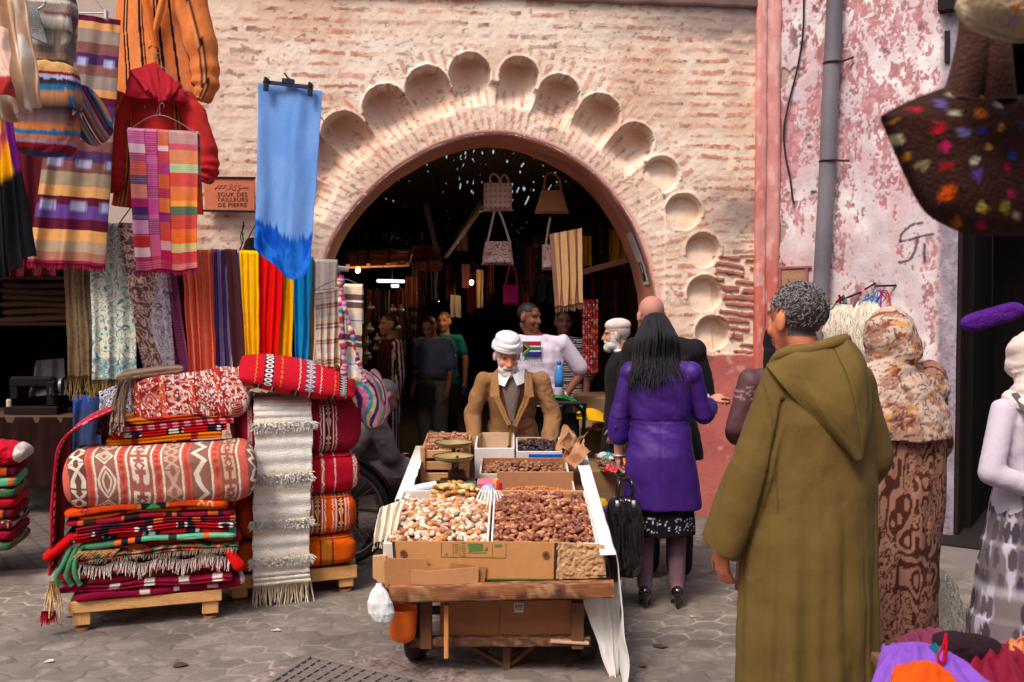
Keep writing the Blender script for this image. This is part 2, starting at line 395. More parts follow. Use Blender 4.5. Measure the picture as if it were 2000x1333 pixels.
    # pilaster and lintel that frame the brickwork
    sp0, sp1 = float(W(1474, 300)[0]), float(W(1520, 300)[0]); zz = np.linspace(-.02, 5, 500)
    prof = [(sp0, .03), (sp0, -.045), (sp0+.012, -.06), (sp0+.07, -.06), (sp0+.085, -.045), (sp0+.1, -.045), (sp1-.02, -.05), (sp1, -.04), (sp1, .1)]
    fine = []
    for (a0, b0), (a1, b1) in zip(prof[:-1], prof[1:]):
        for k in range(4): fine.append((a0+(a1-a0)*k/4, b0+(b1-b0)*k/4))
    fine.append(prof[-1]); fa = np.array(fine); SS, ZZ = np.meshgrid(fa[:, 0], zz, indexing='ij'); TT = np.repeat(fa[:, 1][:, None], len(zz), 1)
    TT = TT+(fbm(SS*9+20, ZZ*6, 3, 4)-.5)*.02; SS2 = SS+(fbm(ZZ*3, SS*2+7, 3, 14)-.5)*.015
    pc = mix(L(222, 164, 156), L(196, 128, 120), fbm(SS*6, ZZ*2.2, 4, 23)); pc = mix(pc, L(188, 92, 78), ss(2.35, 1.75, ZZ+(fbm(SS*8, ZZ*4, 3, 24)-.5)*.5)*.8)
    pc = mix(pc, L(178, 78, 78), ss(.55, .75, fbm(SS*12, ZZ*2, 3, 66))*.45); pc = mix(pc, L(232, 196, 188), ss(.55, .7, fbm(SS*22, ZZ*9, 3, 67))*.45)
    grid('pilaster', wp(SS2, ZZ, TT), pc, PLAST, root)
    g = G(); zt = float(W(1240, 10)[1]); sa, sb = s0-.3, sp0+.004
    ring = [(sa, zt), (sb, zt-.02)]
    xs = np.linspace(sa, sb, 160)
    Pf = [(.02, 0), (-.03, 0), (-.045, .015), (-.045, .09), (-.075, .12), (-.075, .2), (-.05, .22), (-.05, 1.2), (.3, 1.2)]
    Pl = np.array([[wp(x, zt+.03-.03*(x-sa)/(sb-sa)+q+(vn(x*7, q*9, 3)-.5)*.014, t+(vn(x*9, q*5, 6)-.5)*.012) for t, q in Pf] for x in xs])
    lc = np.array([[mix(L(190, 158, 148), L(120, 100, 98), fbm(x*4, q*9, 3, 3)*(.3+.7*(x > 0))) for t, q in Pf] for x in xs])
    grid('lintel', Pl, lc, PLAST, root)
gate_wall()
# ---- the peeling wall on the right
RW0 = wp(float(W(1520, 300)[0]), 0, -.02); RA = math.radians(-33); rwv = A(math.cos(RA), math.sin(RA), 0); rwn = A(-math.sin(RA), math.cos(RA), 0)
def RW(px, py):
    r = ray(px, py); c = A(0, 0, CAMZ); k = np.dot(RW0-c, rwn)/(r @ rwn); p = c+r*k[..., None]
    return (p-RW0) @ rwv, p[..., 2]
def rp(s, z, t=0.):
    s, z, t = np.broadcast_arrays(np.asarray(s, float), np.asarray(z, float), np.asarray(t, float))
    return RW0+s[..., None]*rwv+t[..., None]*rwn+z[..., None]*A(0, 0, 1)
def right_wall():
    s1 = float(RW(1872, 500)[0]); st = .0065; s, z = np.meshgrid(np.arange(0, s1+.001, st), np.arange(-.02, 4.6, st), indexing='ij')
    warp = fbm(s*3, z*3, 3, 5)*.3
    n1 = fbm(s*4+warp, z*2.2+warp, 4, 101); n2 = fbm(s*26, z*11, 4, 102); n3 = fbm(s*70, z*40, 3, 104); n4 = fbm(s*1.6+2, z*1.3, 3, 105)
    peel = ss(.528, .562, n1*.36+n2*.38+n3*.30-.018+.14*(n4-.5))            # red under-paint showing
    white = mix(L(214, 200, 204), L(186, 168, 174), fbm(s*8, z*8, 4, 111))
    white = mix(white, L(226, 218, 218), ss(.5, .7, fbm(s*2.1, z*2.1, 3, 112)))
    red = mix(L(182, 124, 126), L(152, 94, 100), fbm(s*14, z*9, 3, 113)); red = mix(red, L(206, 148, 156), ss(.5, .65, fbm(s*26, z*26, 3, 114))*.6)
    c = mix(white, red, peel*.92)
    c = mix(c, L(194, 156, 160), .45*ss(.45, .62, fbm(s*9, z*4, 4, 119))*(1-peel))
    bare = ss(.60, .64, fbm(s*5+9, z*4, 4, 121))*ss(.5, .2, s)              # bare earth plaster by the pipe
    c = mix(c, L(170, 146, 140), bare)
    lowl = ss(2.3, 1.6, z)*ss(.22, .05, s); c = mix(c, L(190, 92, 84), lowl*.6*ss(.4, .6, n2))
    c = mix(c, L(84, 70, 78), ss(.64, .72, n2)*ss(.55, .7, fbm(s*3, z*1.4, 3, 131))*.8)
    ed = ss(s1-.16, s1-.10, s+(fbm(z*6, s*3, 3, 7)-.5)*.05); c = mix(c, mix(L(176, 164, 178), L(110, 96, 110), fbm(s*20, z*9, 3, 8)), ed)
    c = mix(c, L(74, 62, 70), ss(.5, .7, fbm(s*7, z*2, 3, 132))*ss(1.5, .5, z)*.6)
    h = peel*.0035+(fbm(s*4, z*4, 3, 141)-.5)*.02+(n3-.5)*.003+bare*.015
    h = h-ed*.012; h = h-(s/s1)**2*.0
    # graffiti: dark strokes brushed on the paint
    def stroke(pts, wd):
        nonlocal c
        a = np.array(pts, float); q = catmull(np.stack(RW(a[:, 0], a[:, 1]), 1), 8); d = np.full(s.shape, 9.)
        for (x, y) in q: d = np.minimum(d, np.hypot(s-x, z-y))
        c = mix(c, L(58, 50, 62), ss(wd, wd*.5, d+(n3-.5)*.012)*.85)
    stroke([(1800, 436), (1782, 440), (1762, 456), (1758, 472)], .013)
    stroke([(1758, 472), (1780, 468), (1800, 462), (1822, 458)], .012)
    stroke([(1792, 470), (1786, 492), (1776, 508), (1756, 513)], .013)
    stroke([(1806, 478), (1805, 495), (1806, 512)], .014)
    pts = rp(s, z, h)
    root = thing('peeling_wall', 'white wall with peeling paint over red and pink plaster, dark doorway at its right', 'wall', RW0)
    o = mk('painted_face', pts.reshape(-1, 3), gfaces(*s.shape), c.reshape(-1, 3), PLAST, root)
    g = G(); zz = np.linspace(-.02, 4.6, 200)
    # reveal of the doorway
    q = np.array([[rp(s1-.002+(fbm(z*5, 1, 3, 8)-.5)*.01, z, t) for t in np.linspace(0, .3, 5)] for z in zz])
    grid('doorway_reveal', q, L(70, 60, 66), PLAST, root)
    return s1
RWS = right_wall()
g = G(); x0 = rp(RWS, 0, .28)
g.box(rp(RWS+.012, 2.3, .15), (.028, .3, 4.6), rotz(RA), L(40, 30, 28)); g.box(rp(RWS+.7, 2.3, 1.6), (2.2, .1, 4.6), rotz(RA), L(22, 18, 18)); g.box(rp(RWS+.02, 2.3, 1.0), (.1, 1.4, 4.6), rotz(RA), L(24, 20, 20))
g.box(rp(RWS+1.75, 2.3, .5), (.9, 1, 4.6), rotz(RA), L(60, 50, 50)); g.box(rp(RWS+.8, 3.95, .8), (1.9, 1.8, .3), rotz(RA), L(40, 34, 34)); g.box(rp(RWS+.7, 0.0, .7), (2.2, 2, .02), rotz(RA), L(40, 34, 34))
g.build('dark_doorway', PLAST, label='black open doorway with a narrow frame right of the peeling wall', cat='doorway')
# ---- floors
def street():
    x, y = np.meshgrid(np.arange(-3.1, 2.9, .0085), np.arange(4.0, 8.3, .0085), indexing='ij')
    wx = x+(fbm(x*5, y*5, 2, 1)-.5)*.03; wy = y+(fbm(x*5+5, y*5, 2, 2)-.5)*.03
    a = math.radians(24); u = (wx*math.cos(a)+wy*math.sin(a))/.20; v = (-wx*math.sin(a)+wy*math.cos(a))/.135
    u = u+.07*np.sin(v*2*PI/1.732); 
    def hexd(u, v):
        r3 = math.sqrt(3)
        def cellc(u, v, ou, ov):
            cu = np.round(u-ou)+ou; cv = np.round((v-ov)/r3)*r3+ov; return u-cu, v-cv, cu, cv
        a1 = cellc(u, v, 0, 0); a2 = cellc(u, v, .5, r3/2)
        d1 = a1[0]**2+a1[1]**2; d2 = a2[0]**2+a2[1]**2; m = d1 < d2
        du = np.where(m, a1[0], a2[0]); dv = np.where(m, a1[1], a2[1]); ci = np.where(m, a1[2], a2[2]); cj = np.where(m, a1[3], a2[3])
        e = np.maximum(np.abs(du), np.maximum(np.abs(.5*du+r3/2*dv), np.abs(.5*du-r3/2*dv)))
        return e, ci, cj
    e, ci, cj = hexd(u, v)
    rnd = _h((ci*2).astype(np.int64), (cj*4).astype(np.int64), 6)
    jt = ss(.452, .487, e+(fbm(x*40, y*40, 2, 3)-.5)*.02)
    stone = mix(L(138, 128, 120), L(106, 97, 91), rnd*.5+fbm(x*6, y*6, 3, 7)*.6)
    stone = mix(stone, L(156, 147, 137), ss(.55, .75, fbm(x*14, y*14, 3, 8))*.5)
    joint = mix(L(182, 170, 158), L(108, 99, 94), ss(.35, .6, fbm(x*1.3, y*1.6, 3, 19)))
    c = mix(stone, joint, jt*.85)
    conc = ss(.62, .42, np.hypot((x+.62)/1.0, (y-4.28)/.62)+(fbm(x*7, y*7, 3, 29)-.5)*.25)      # pebbly concrete round the drain
    peb = ss(.55, .68, vn(x*75, y*75, 4)); cc = mix(L(150, 130, 124), L(110, 92, 90), peb); cc = mix(cc, L(206, 186, 176), ss(.8, .9, vn(x*75+9, y*75, 5)))
    c = mix(c, cc, conc)
    c = mix(c, L(84, 75, 72), ss(.52, .72, fbm(x*2.2, y*2.2, 4, 39))*.45)
    h = -jt*.007*(1-conc)+rnd*.003*(1-conc)+(fbm(x*9, y*9, 3, 49)-.5)*.012+conc*(.004+.004*peb)
    V = np.stack([x, y, h+.004], -1)
    mk('street', V.reshape(-1, 3), gfaces(*x.shape), c.reshape(-1, 3), STONE, kind='structure')
street()
g = G(); g.box((0, 30, -.06), (120, 120, .1), None, L(120, 110, 108)); g.build('ground', STONE, kind='structure')
# shop floor on the left, one low step up, laid in small square tiles
def shop_floor():
    x, y = np.meshgrid(np.arange(-4.6, -1.0, .012), np.arange(0, 3.2, .012), indexing='ij')
    y0 = 6.02+.22*(x+2.0); Y = y0+y
    u, v = (x*.8+Y*.6)/.13, (-x*.6+Y*.8)/.13; jt = np.maximum(ss(.42, .49, np.abs(u-np.round(u))), ss(.42, .49, np.abs(v-np.round(v))))
    kerb = ss(.17, .15, y)
    c = mix(mix(L(108, 98, 92), L(82, 73, 69), fbm(x*8, Y*8, 3, 3)), L(52, 44, 44), jt*.8); c = mix(c, L(160, 146, 140), kerb*(.5+.5*fbm(x*9, Y*9, 3, 5)))
    V = np.stack([x, Y, np.where(y < .006, .0, .055)+(fbm(x*12, Y*12, 3, 4)-.5)*.008], -1)
    mk('shop_floor', V.reshape(-1, 3), gfaces(*x.shape), c.reshape(-1, 3), STONE, kind='structure')
shop_floor()
# passage floor, side walls, reed roof with gaps of light
def passage():
    s, t = np.meshgrid(np.linspace(-2.4, 2.6, 160), np.linspace(.1, 22, 400), indexing='ij')
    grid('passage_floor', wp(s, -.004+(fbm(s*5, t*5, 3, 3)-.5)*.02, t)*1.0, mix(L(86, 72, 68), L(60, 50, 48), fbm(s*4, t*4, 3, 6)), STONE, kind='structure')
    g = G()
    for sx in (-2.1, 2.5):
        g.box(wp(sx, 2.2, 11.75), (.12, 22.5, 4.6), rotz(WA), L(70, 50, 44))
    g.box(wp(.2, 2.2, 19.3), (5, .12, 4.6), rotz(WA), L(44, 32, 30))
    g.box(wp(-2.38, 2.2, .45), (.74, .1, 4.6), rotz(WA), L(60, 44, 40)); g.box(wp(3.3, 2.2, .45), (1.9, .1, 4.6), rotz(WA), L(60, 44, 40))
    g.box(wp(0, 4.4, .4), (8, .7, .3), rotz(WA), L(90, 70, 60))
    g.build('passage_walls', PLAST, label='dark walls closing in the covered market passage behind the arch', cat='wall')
    # roof of reeds: rows of slats, small bits missing
    nu, nv = 330, 560; u, v = np.meshgrid(np.arange(nu), np.arange(nv), indexing='ij')
    s = -2.15+u*4.7/nu; t = .5+v*19/nv
    z = 3.75-.05*(t)+.06*np.sin(t*1.2)+.02*np.sin(u*1.3)
    V = wp(s, z, t); f = gfaces(nu, nv)
    fu = f[:, 0]//nv; fv = f[:, 0] % nv; ss_ = -2.15+fu*4.7/nu; tt = .5+fv*19/nv
    dens = fbm(ss_*1.4, tt*.9, 3, 5); hole = (vn(fu*1.25, fv*.12, 77) > (.965-.42*np.clip(dens-.48, 0, 1))) & (ss_ > -1.9) & (ss_ < 1.6) & (tt > 1.0)
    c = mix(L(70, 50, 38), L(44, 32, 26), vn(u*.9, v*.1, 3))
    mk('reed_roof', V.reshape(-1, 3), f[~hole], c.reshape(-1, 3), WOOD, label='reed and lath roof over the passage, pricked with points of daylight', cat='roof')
passage()
# ---- left building: stuccoed wall over a dark open shop
g = G()
g.box((-4.2, 7.3, 3.35), (3.3, .2, 2.5), None, L(178, 160, 150))
g.build('shop_front_wall', PLAST, label='stuccoed wall above the dark open shop behind the hanging clothes', cat='wall')
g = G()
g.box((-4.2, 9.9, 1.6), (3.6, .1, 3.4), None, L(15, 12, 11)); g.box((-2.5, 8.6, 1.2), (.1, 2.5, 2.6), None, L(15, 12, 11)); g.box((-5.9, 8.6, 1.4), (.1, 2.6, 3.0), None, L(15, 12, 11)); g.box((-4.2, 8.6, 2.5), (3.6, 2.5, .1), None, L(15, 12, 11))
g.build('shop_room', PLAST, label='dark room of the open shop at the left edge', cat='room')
# unseen house front behind the camera, added to cut frontal sky light
g = G(); g.box((0, -3.2, 3.0), (14, .3, 6.1), None, L(196, 140, 124)); g.build('unseen_opposite_house', PLAST, label='unseen pink plastered house front added across the street to cut frontal sky light', cat='building')
# drain cover in its pebbly concrete
def drain():
    a, b, c, d = [PZ(*q, .012)*A(1, 1, 0) for q in ((606, 1286), (905, 1352), (600, 1500), (430, 1400))]
    root = thing('drain_cover', 'grey iron drain cover with a raised grid in the paving at the bottom edge', 'drain cover', (a+c)/2)
    g = G(); z = A(0, 0, .018)
    for p, q in ((a, b), (b, c), (c, d), (d, a)): g.bar(p+z, q+z, .028, .022, L(118, 110, 104))
    g.build('frame', STONE, root)
    g = G(); g.prism([a+A(0, 0, .004), d+A(0, 0, .004), c+A(0, 0, .004), b+A(0, 0, .004)], (0, 0, .012), L(112, 104, 98)); n = 13
    for i in range(1, n):
        t = i/n; g.bar(a+(b-a)*t+z, d+(c-d)*t+z, .007, .014, L(122, 112, 108), bev=0); g.bar(a+(d-a)*t+z, b+(c-b)*t+z, .007, .013, L(122, 112, 108), bev=0)
    g.build('lid', STONE, root)
drain()
# ================================================================ CLOTH TOOLS
def stripes(x, seq):
    """seq of (width, sRGB); x runs 0..1 over the whole sequence"""
    w = np.array([q[0] for q in seq], float); e = np.cumsum(w)/w.sum(); c = np.array([lin(q[1]) for q in seq])
    return c[np.clip(np.searchsorted(e, np.clip(x, 0, .9999), side='right'), 0, len(seq)-1)]
def motif(k, x, y):
    """x, y in -1..1 on one tile -> mask"""
    ax, ay = abs(x), abs(y); d = ax+ay
    if k == 'D': return ((d > .62) & (d < .92)) | (d < .26)
    if k == 'X': return (np.minimum(abs(x-y), abs(x+y)) < .24) & (np.maximum(ax, ay) < .92) | ((ay > .72) & (ay < .92) & (ax > .3) & (ax < .9))
    if k == 'H': return ((abs(ax-.62) < .14) & (ay < .8)) | ((abs(ay-.7) < .12) & (ax < .7) & (ax > .2)) | (d < .28) | ((abs(d-.62) < .1) & (ay < .3))
    if k == 'Z': return abs(y-(2*abs(x)-1)*.6) < .26
    if k == 'z': return abs(x-(2*abs(y)-1)*.55) < .3
    if k == 'T': return ay < .8-1.0*ax
    if k == 'B': return ax < .5
    if k == 'L': return (abs(d-.85) < .13) | (abs(d-.45) < .1)
    if k == 'O': return (np.hypot(x, y) < .85) & (np.hypot(x, y) > .45)
    return x*0 > 1
def bands(x, y, seq, per=.1):
    """bands across x (0..1); every band (width, background, motif, colour, period of motif in y metres)"""
    w = np.array([q[0] for q in seq], float); e = np.concatenate([[0], np.cumsum(w)/w.sum()])
    out = np.zeros(np.shape(x)+(3,))
    for i, q in enumerate(seq):
        m = (x >= e[i]) & (x < e[i+1]+(i == len(seq)-1)*.01); c = np.broadcast_to(lin(q[1]), out.shape).copy()
        if len(q) > 2 and q[2]:
            X = 2*(x-e[i])/(e[i+1]-e[i])-1; pr = q[4] if len(q) > 4 else per
            Y = 2*((y/pr) % 1)-1; c[motif(q[2], X*1.05, Y)] = lin(q[3])
        out[m] = c[m]
    return out
def paisley(x, y, bg, f1, f2, sc, seed):
    """curling flower and leaf pattern"""
    wx = x*sc+1.3*(fbm(x*sc*.6, y*sc*.6, 2, seed)-.5); wy = y*sc+1.3*(fbm(x*sc*.6+7, y*sc*.6, 2, seed+1)-.5)
    cx, cy = np.floor(wx), np.floor(wy); r1 = _h(cx.astype(np.int64), cy.astype(np.int64), seed); dx, dy = wx-cx-.5, wy-cy-.5
    r = np.hypot(dx, dy); a = np.arctan2(dy, dx); petals = r-.30*(.75+.25*np.cos(a*5+r1*6)); 
    m = (abs(petals) < .05) | (r < .08) | (abs(r-.17-.03*np.cos(a*8)) < .025)
    vine = abs(((fbm(x*sc*.8, y*sc*.8, 3, seed+4)*6) % 1)-.5) < .10
    tiny = vn(x*sc*9, y*sc*9, seed+7) > .72
    c = np.broadcast_to(lin(bg), np.shape(x)+(3,)).copy(); c = mix(c, lin(f2), tiny*.55*(r > .35)); c[vine] = lin(f1); c[m] = lin(f1 if seed % 2 else f2); return c
def pix(c): return P(c[0], c[1], c[2])
def fringe(name, edge, ln, n, col, parent, rad=.0022, seed=1, down=(0, 0, -1), m=WOOL, knot=0):
    r = random.Random(seed); g = G(); edge = np.asarray(edge); k = len(edge)-1
    for i in range(n):
        t = (i+r.random()*.8)/n*k; j = min(int(t), k-1); p = edge[j]*(1-t+j)+edge[j+1]*(t-j); l_ = ln*r.uniform(.65, 1.15)
        a = A(r.uniform(-.25, .25), r.uniform(-.25, .1), 0)*l_; q = [p, p+np.array(down)*l_*.5+a*.5+A(r.uniform(-.3, .3), r.uniform(-.3, .3), 0)*l_*.12, p+np.array(down)*l_+a]
        g.tube(q, [rad, rad*.9, rad*(.5+knot)], 4, np.asarray(col)*r.uniform(.72, 1.15))
    return g.build(name, m, parent, smooth=True)
def surf(tl, tr, br, bl, nu, nv, amp=.015, freq=3, seed=0, hem=.01, pinch=0, side=.006, vexp=.65, top=.35):
    u, v = UV(nu, nv); a, b, c, d = [pix(q) for q in (tl, tr, br, bl)]
    uu = .5+(u-.5)*(1-pinch*np.exp(-v*8)); U, V = uu[..., None], v[..., None]
    Q = (a*(1-U)+b*U)*(1-V)+(d*(1-U)+c*U)*V
    ph = 2*PI*(freq*u+.55*fbm(u*2+seed, v*1.6, 2, seed)+.12*freq*(fbm(v*1.1, u*0+seed*3.1, 2, seed+1)-.5))
    f = np.sin(ph)*.6+np.sin(ph*1.9+seed)*.28+(fbm(u*freq*2.3, v*3, 3, seed+2)-.5)*.8
    Q[..., 1] -= amp*f*(top+(1-top)*v**vexp); Q[..., 0] += amp*.35*np.cos(ph)*v*np.minimum(1, np.minimum(u, 1-u)*8)
    Q[..., 0] += side*(fbm(v*4, u*.5+seed, 2, seed+5)-.5)*2*(abs(u-.5)*2)
    Q[..., 2] += hem*(np.sin(u*freq*4+seed)+.6*np.sin(u*11+2*seed))*v**3*.5
    return u, v, Q
def sheet(name, label, cat, tl, tr, br, bl, colf, nu=70, nv=220, m=CLOTH, group=None, over=0, thick=.003, parent=None, plabel=None, frg=None, **k):
    u, v, Q = surf(tl, tr, br, bl, nu, nv, **k)
    C = colf(u, v)
    if over:
        n = int(nv*over); B = Q[:, :n][:, ::-1].copy(); B[..., 1] += .045+.02*np.linspace(1, 0, n)[None, :]; B[:, -3:, 1] -= .02; CB = C[:, :n][:, ::-1]
        T = Q[:, :1].copy(); T[..., 2] += .016; T[..., 1] += .022
        Q = np.concatenate([B, T, Q], 1); C = np.concatenate([CB, C[:, :1], C], 1)
    o = grid(name, Q, C, m, parent, label=label if parent is None else plabel, cat=cat if parent is None else None, group=group if parent is None else None, solid=thick)
    if frg: fringe('fringe', Q[:, -1], frg[0], frg[1], lin(frg[2]), o if parent is None else parent, seed=len(label or name), rad=frg[3] if len(frg) > 3 else .0022)
    return o
def cushion(name, label, cat, c, size, R, colf, p=5, q=2.6, seed=1, lump=.012, sag=0, nu=150, nw=130, parent=None, group=None, m=CLOTH, grooves=0, gamp=.02, wave=None, plabel=None):
    u, wv = np.meshgrid(np.linspace(0, 1, nu), np.linspace(0, 1, nw, endpoint=False), indexing='ij')
    x = 2*u-1; e = np.clip(1-np.abs(x)**p, 0, 1)**(1/2.2); a = 2*PI*wv
    cy = np.sign(np.cos(a))*np.abs(np.cos(a))**(2/q); cz = np.sign(np.sin(a))*np.abs(np.sin(a))**(2/q)
    l, d, h = size; eh = e if not grooves else np.clip(1-np.abs(x)**(p*1.5), 0, 1)**.5
    n = (fbm(u*5+seed+.6*np.cos(a), np.sin(a)*1.6+3, 3, seed)-.5)*lump*2*e
    yy = cy*(d/2*(e*.3+.7 if not grooves else 1)*np.minimum(1, e*3)+n); zz = cz*(h/2*eh+n*.6); xx = x*l/2
    if grooves:
        gr = np.abs(np.sin(PI*grooves*(np.clip(zz/h, -.5, .5)+.5)))**.6; yy = yy+np.sign(-yy)*gamp*(1-gr); xx = xx*(1-(1-gr)*gamp*1.3/l*2)
    zz = zz-sag*(1-x**2)*(cz > -9)
    if wave: zz = zz+wave(xx)
    Q = np.stack([xx, yy, zz], -1)
    C = colf(u, wv, Q); Q = Q @ np.asarray(R).T+np.asarray(c)
    return grid(name, Q, C, m, parent, wv=True, label=label if parent is None else plabel, cat=cat if parent is None else None, group=group)
def front(Q): return Q[..., 0], Q[..., 2]
# ================================================================ SCARVES ON THE RAIL
RY = 5.75
rail = thing('rail', 'long white pole carrying the row of scarves, its bare end poking out before the arch', 'rail', P(400, 530, RY+.1))
g = G(); ra, rb = P(150, 500, RY+.0)+A(0, .02, 0), P(681, 526, RY+.15); ra[2] = rb[2]+.085; g.tube([ra, rb], .016, 12, L(226, 220, 214)); g.build('pole', PAINTM, rail, smooth=True)
g = G()
for px in (190, 470):
    q = P(px, 495, RY+.05); G().tube([q, q+A(.03, .5, .35), q+A(.04, 1.3, .42)], .004, 6, L(40, 34, 34)).build('hanger_wire', METAL, rail)

GS = 'scarves hung over the white rail'
def T(seq): return lambda u, v: stripes(u, seq)
def solid(c, j=.0): return lambda u, v: np.broadcast_to(lin(c), u.shape+(3,))*(1+.06*(fbm(u*3, v*9, 3, 3)-.5)[..., None])
def grain(f, a=.25, su=60, sv=200): return lambda u, v: f(u, v)*(1+a*(vn(u*su, v*sv, 5)-.5))[..., None]
corals = [(3, (226, 92, 66)), (1, (240, 150, 120)), (3, (232, 100, 70)), (1, (200, 60, 60)), (2, (240, 128, 90)), (1, (190, 70, 60)), (3, (236, 110, 76)), (1, (160, 120, 90)), (3, (228, 90, 64)), (1, (246, 168, 130)), (2, (214, 76, 60))]
purp = [(2, (82, 60, 110)), (1, (150, 130, 176)), (2, (96, 70, 126)), (1, (60, 44, 84)), (2, (124, 104, 160)), (1, (176, 160, 190)), (2, (84, 62, 112)), (1, (54, 60, 110)), (2, (140, 116, 150))]
cr = (222, 214, 198)
plaid = [(3, (206, 178, 160)), (1, (120, 80, 74)), (2, (232, 226, 220)), (1, (84, 70, 120)), (2, (196, 120, 90)), (1, (232, 226, 220)), (2, (110, 72, 60)), (2, (208, 160, 120))]
brn = [(5, (228, 206, 176)), (4, (110, 80, 76)), (1, (240, 238, 240)), (4, (112, 84, 80)), (5, (232, 212, 184)), (3, (214, 212, 214)), (.5, (90, 84, 90)), (4, (226, 216, 200)), (5, (236, 214, 184)), (4, (110, 80, 78)), (1, (240, 236, 240)), (3, (116, 90, 86)), (6, (236, 212, 180)), (5, (206, 206, 210)), (.5, (70, 70, 80)), (4, (210, 208, 212)), (5, (234, 222, 206))]
def plaidf(u, v): return mix(stripes((u*1.02) % 1, plaid), stripes((v*2.1+.2) % 1, brn), .55)
def housf(u, v):
    a, b = (u*9) % 1, (v*42) % 1; m = ((a < .5) ^ (b < .5)) | ((a-b) % 1 < .2); return mix(L(58, 24, 50), L(196, 96, 150), m)
def olive(u, v): return mix(stripes(u, [(3, (112, 92, 62)), (1, (132, 116, 92)), (2, (122, 100, 64)), (3, (118, 104, 96))]), L(86, 70, 66), (fbm(u*14, v*60, 3, 4) > .55)*.6)
def tealp(u, v):
    c = paisley(u*.24, v*.95, (216, 212, 192), (58, 128, 150), (150, 176, 160), 15, 12); return mix(c, L(66, 120, 150), (v > .86)*(fbm(u*20, v*50, 2, 5) > .45)*.6)
def brnp(u, v):
    c = paisley(u*.26, v*.9, (96, 66, 64), (182, 158, 150), (160, 130, 122), 13, 21); d = paisley(u*.26, v*.9, (176, 168, 178), (110, 84, 88), (140, 124, 132), 16, 22)
    k = (u > .62+.18*np.sin(v*7)) | ((u > .45) & (v < .25)); return np.where(k[..., None], d, c)
SC = [ # label, top x0,x1, y, bottom x0,x1, y, depth offset, colour, fold
 ('olive brown shawl with worn gold thread hanging at the left end of the rail', 124, 182, 498, 134, 196, 735, .05, olive, 3, (.13, 60, (140, 118, 70), .003)),
 ('cream shawl with teal flowers and paisley and a gold fringe', 176, 262, 440, 180, 268, 742, .0, tealp, 3, (.09, 80, (146, 122, 74), .003)),
 ('dark brown and lilac paisley shawl hanging aslant', 230, 318, 440, 284, 346, 738, -.03, brnp, 2, None),
 ('magenta and black houndstooth scarf', 303, 340, 500, 344, 372, 738, .0, housf, 2, None),
 ('thin grey brown scarf squeezed beside the coral one', 335, 362, 500, 356, 374, 700, .04, solid((92, 70, 70)), 1, None),
 ('wide coral scarf with fine lengthwise stripes', 354, 414, 492, 372, 422, 728, -.02, grain(T(corals)), 4, None),
 ('purple and grey striped scarf, lower end drifting right', 410, 442, 492, 414, 454, 716, .0, grain(T(purp)), 3, None),
 ('plain maroon scarf between purple stripes and pale blue', 438, 462, 492, 456, 482, 722, -.01, solid((84, 44, 50)), 1, None),
 ('pale grey blue scarf beside the yellow one', 457, 473, 494, 468, 492, 712, .02, T([(1, (120, 150, 190)), (1, (160, 172, 196)), (1, (106, 130, 178))]), 1, None),
 ('broad bright yellow scarf left of the red one', 467, 506, 494, 482, 506, 722, -.02, solid((248, 190, 10)), 3, None),
 ('bright red scarf between two yellow ones', 505, 556, 500, 506, 541, 716, -.01, solid((226, 12, 14)), 3, None),
 ('narrower yellow scarf right of the red one', 540, 577, 502, 539, 570, 722, .01, solid((244, 180, 8)), 2, None),
 ('narrow deep royal blue scarf beside the turquoise one', 566, 582, 504, 562, 582, 718, .03, solid((10, 30, 150)), 1, None),
 ('turquoise blue scarf between royal blue and mustard', 574, 612, 505, 578, 602, 722, -.01, T([(2, (8, 118, 178)), (3, (16, 136, 196)), (1, (10, 110, 172)), (3, (20, 140, 198))]), 2, None),
 ('thin mustard scarf beside the turquoise one', 609, 621, 510, 600, 614, 716, .02, solid((206, 170, 96)), 1, None),
 ('cream white scarf at the right end of the rail', 616, 659, 511, 612, 650, 716, .0, solid((230, 214, 202)), 2, None),
]
for i, (lb, a0, a1, ya, b0, b1, yb, dy, cf, fr, fg) in enumerate(SC):
    y = RY+dy+(a0-400)*.0003
    sheet('scarf', lb, 'scarf', (a0, ya, y), (a1, ya+(a1-a0)*.045, y), (b1, yb, y-.02), (b0, yb, y-.02), cf, nu=46 if a1-a0 < 50 else 80, nv=260, group=GS, over=.5, freq=fr, amp=.016, seed=i*3+1, hem=.004, frg=fg)
sheet('scarf', 'plaid brown and white scarf bunched under the cream one', 'scarf', (616, 574, 5.6), (668, 566, 5.6), (664, 716, 5.58), (617, 718, 5.58), plaidf, nu=90, nv=160, freq=4, amp=.022, seed=31, group='scarves on the wire hanger at the end of the rail')
sheet('scarf', 'cream, brown and grey cross striped scarf on the wire hanger', 'scarf', (672, 560, 5.55), (707, 561, 5.55), (706, 742, 5.5), (676, 736, 5.5), lambda u, v: stripes(v, brn), nu=50, nv=200, freq=1.4, amp=.01, seed=35, over=.4, group='scarves on the wire hanger at the end of the rail')
sheet('scarf', 'brown banded tan scarf hanging between the plaid and the cream striped one', 'scarf', (652, 566, 5.62), (674, 562, 5.62), (672, 722, 5.6), (650, 720, 5.6), lambda u, v: stripes((v*1.1) % 1, [(4, (206, 172, 132)), (5, (96, 62, 58)), (4, (212, 176, 136)), (3, (96, 108, 170)), (1, (90, 50, 70)), (3, (110, 120, 180)), (5, (214, 178, 140)), (4, (98, 64, 60)), (5, (206, 170, 140))]), nu=40, nv=160, freq=1.2, amp=.01, seed=36, over=.4, group='scarves on the wire hanger at the end of the rail')
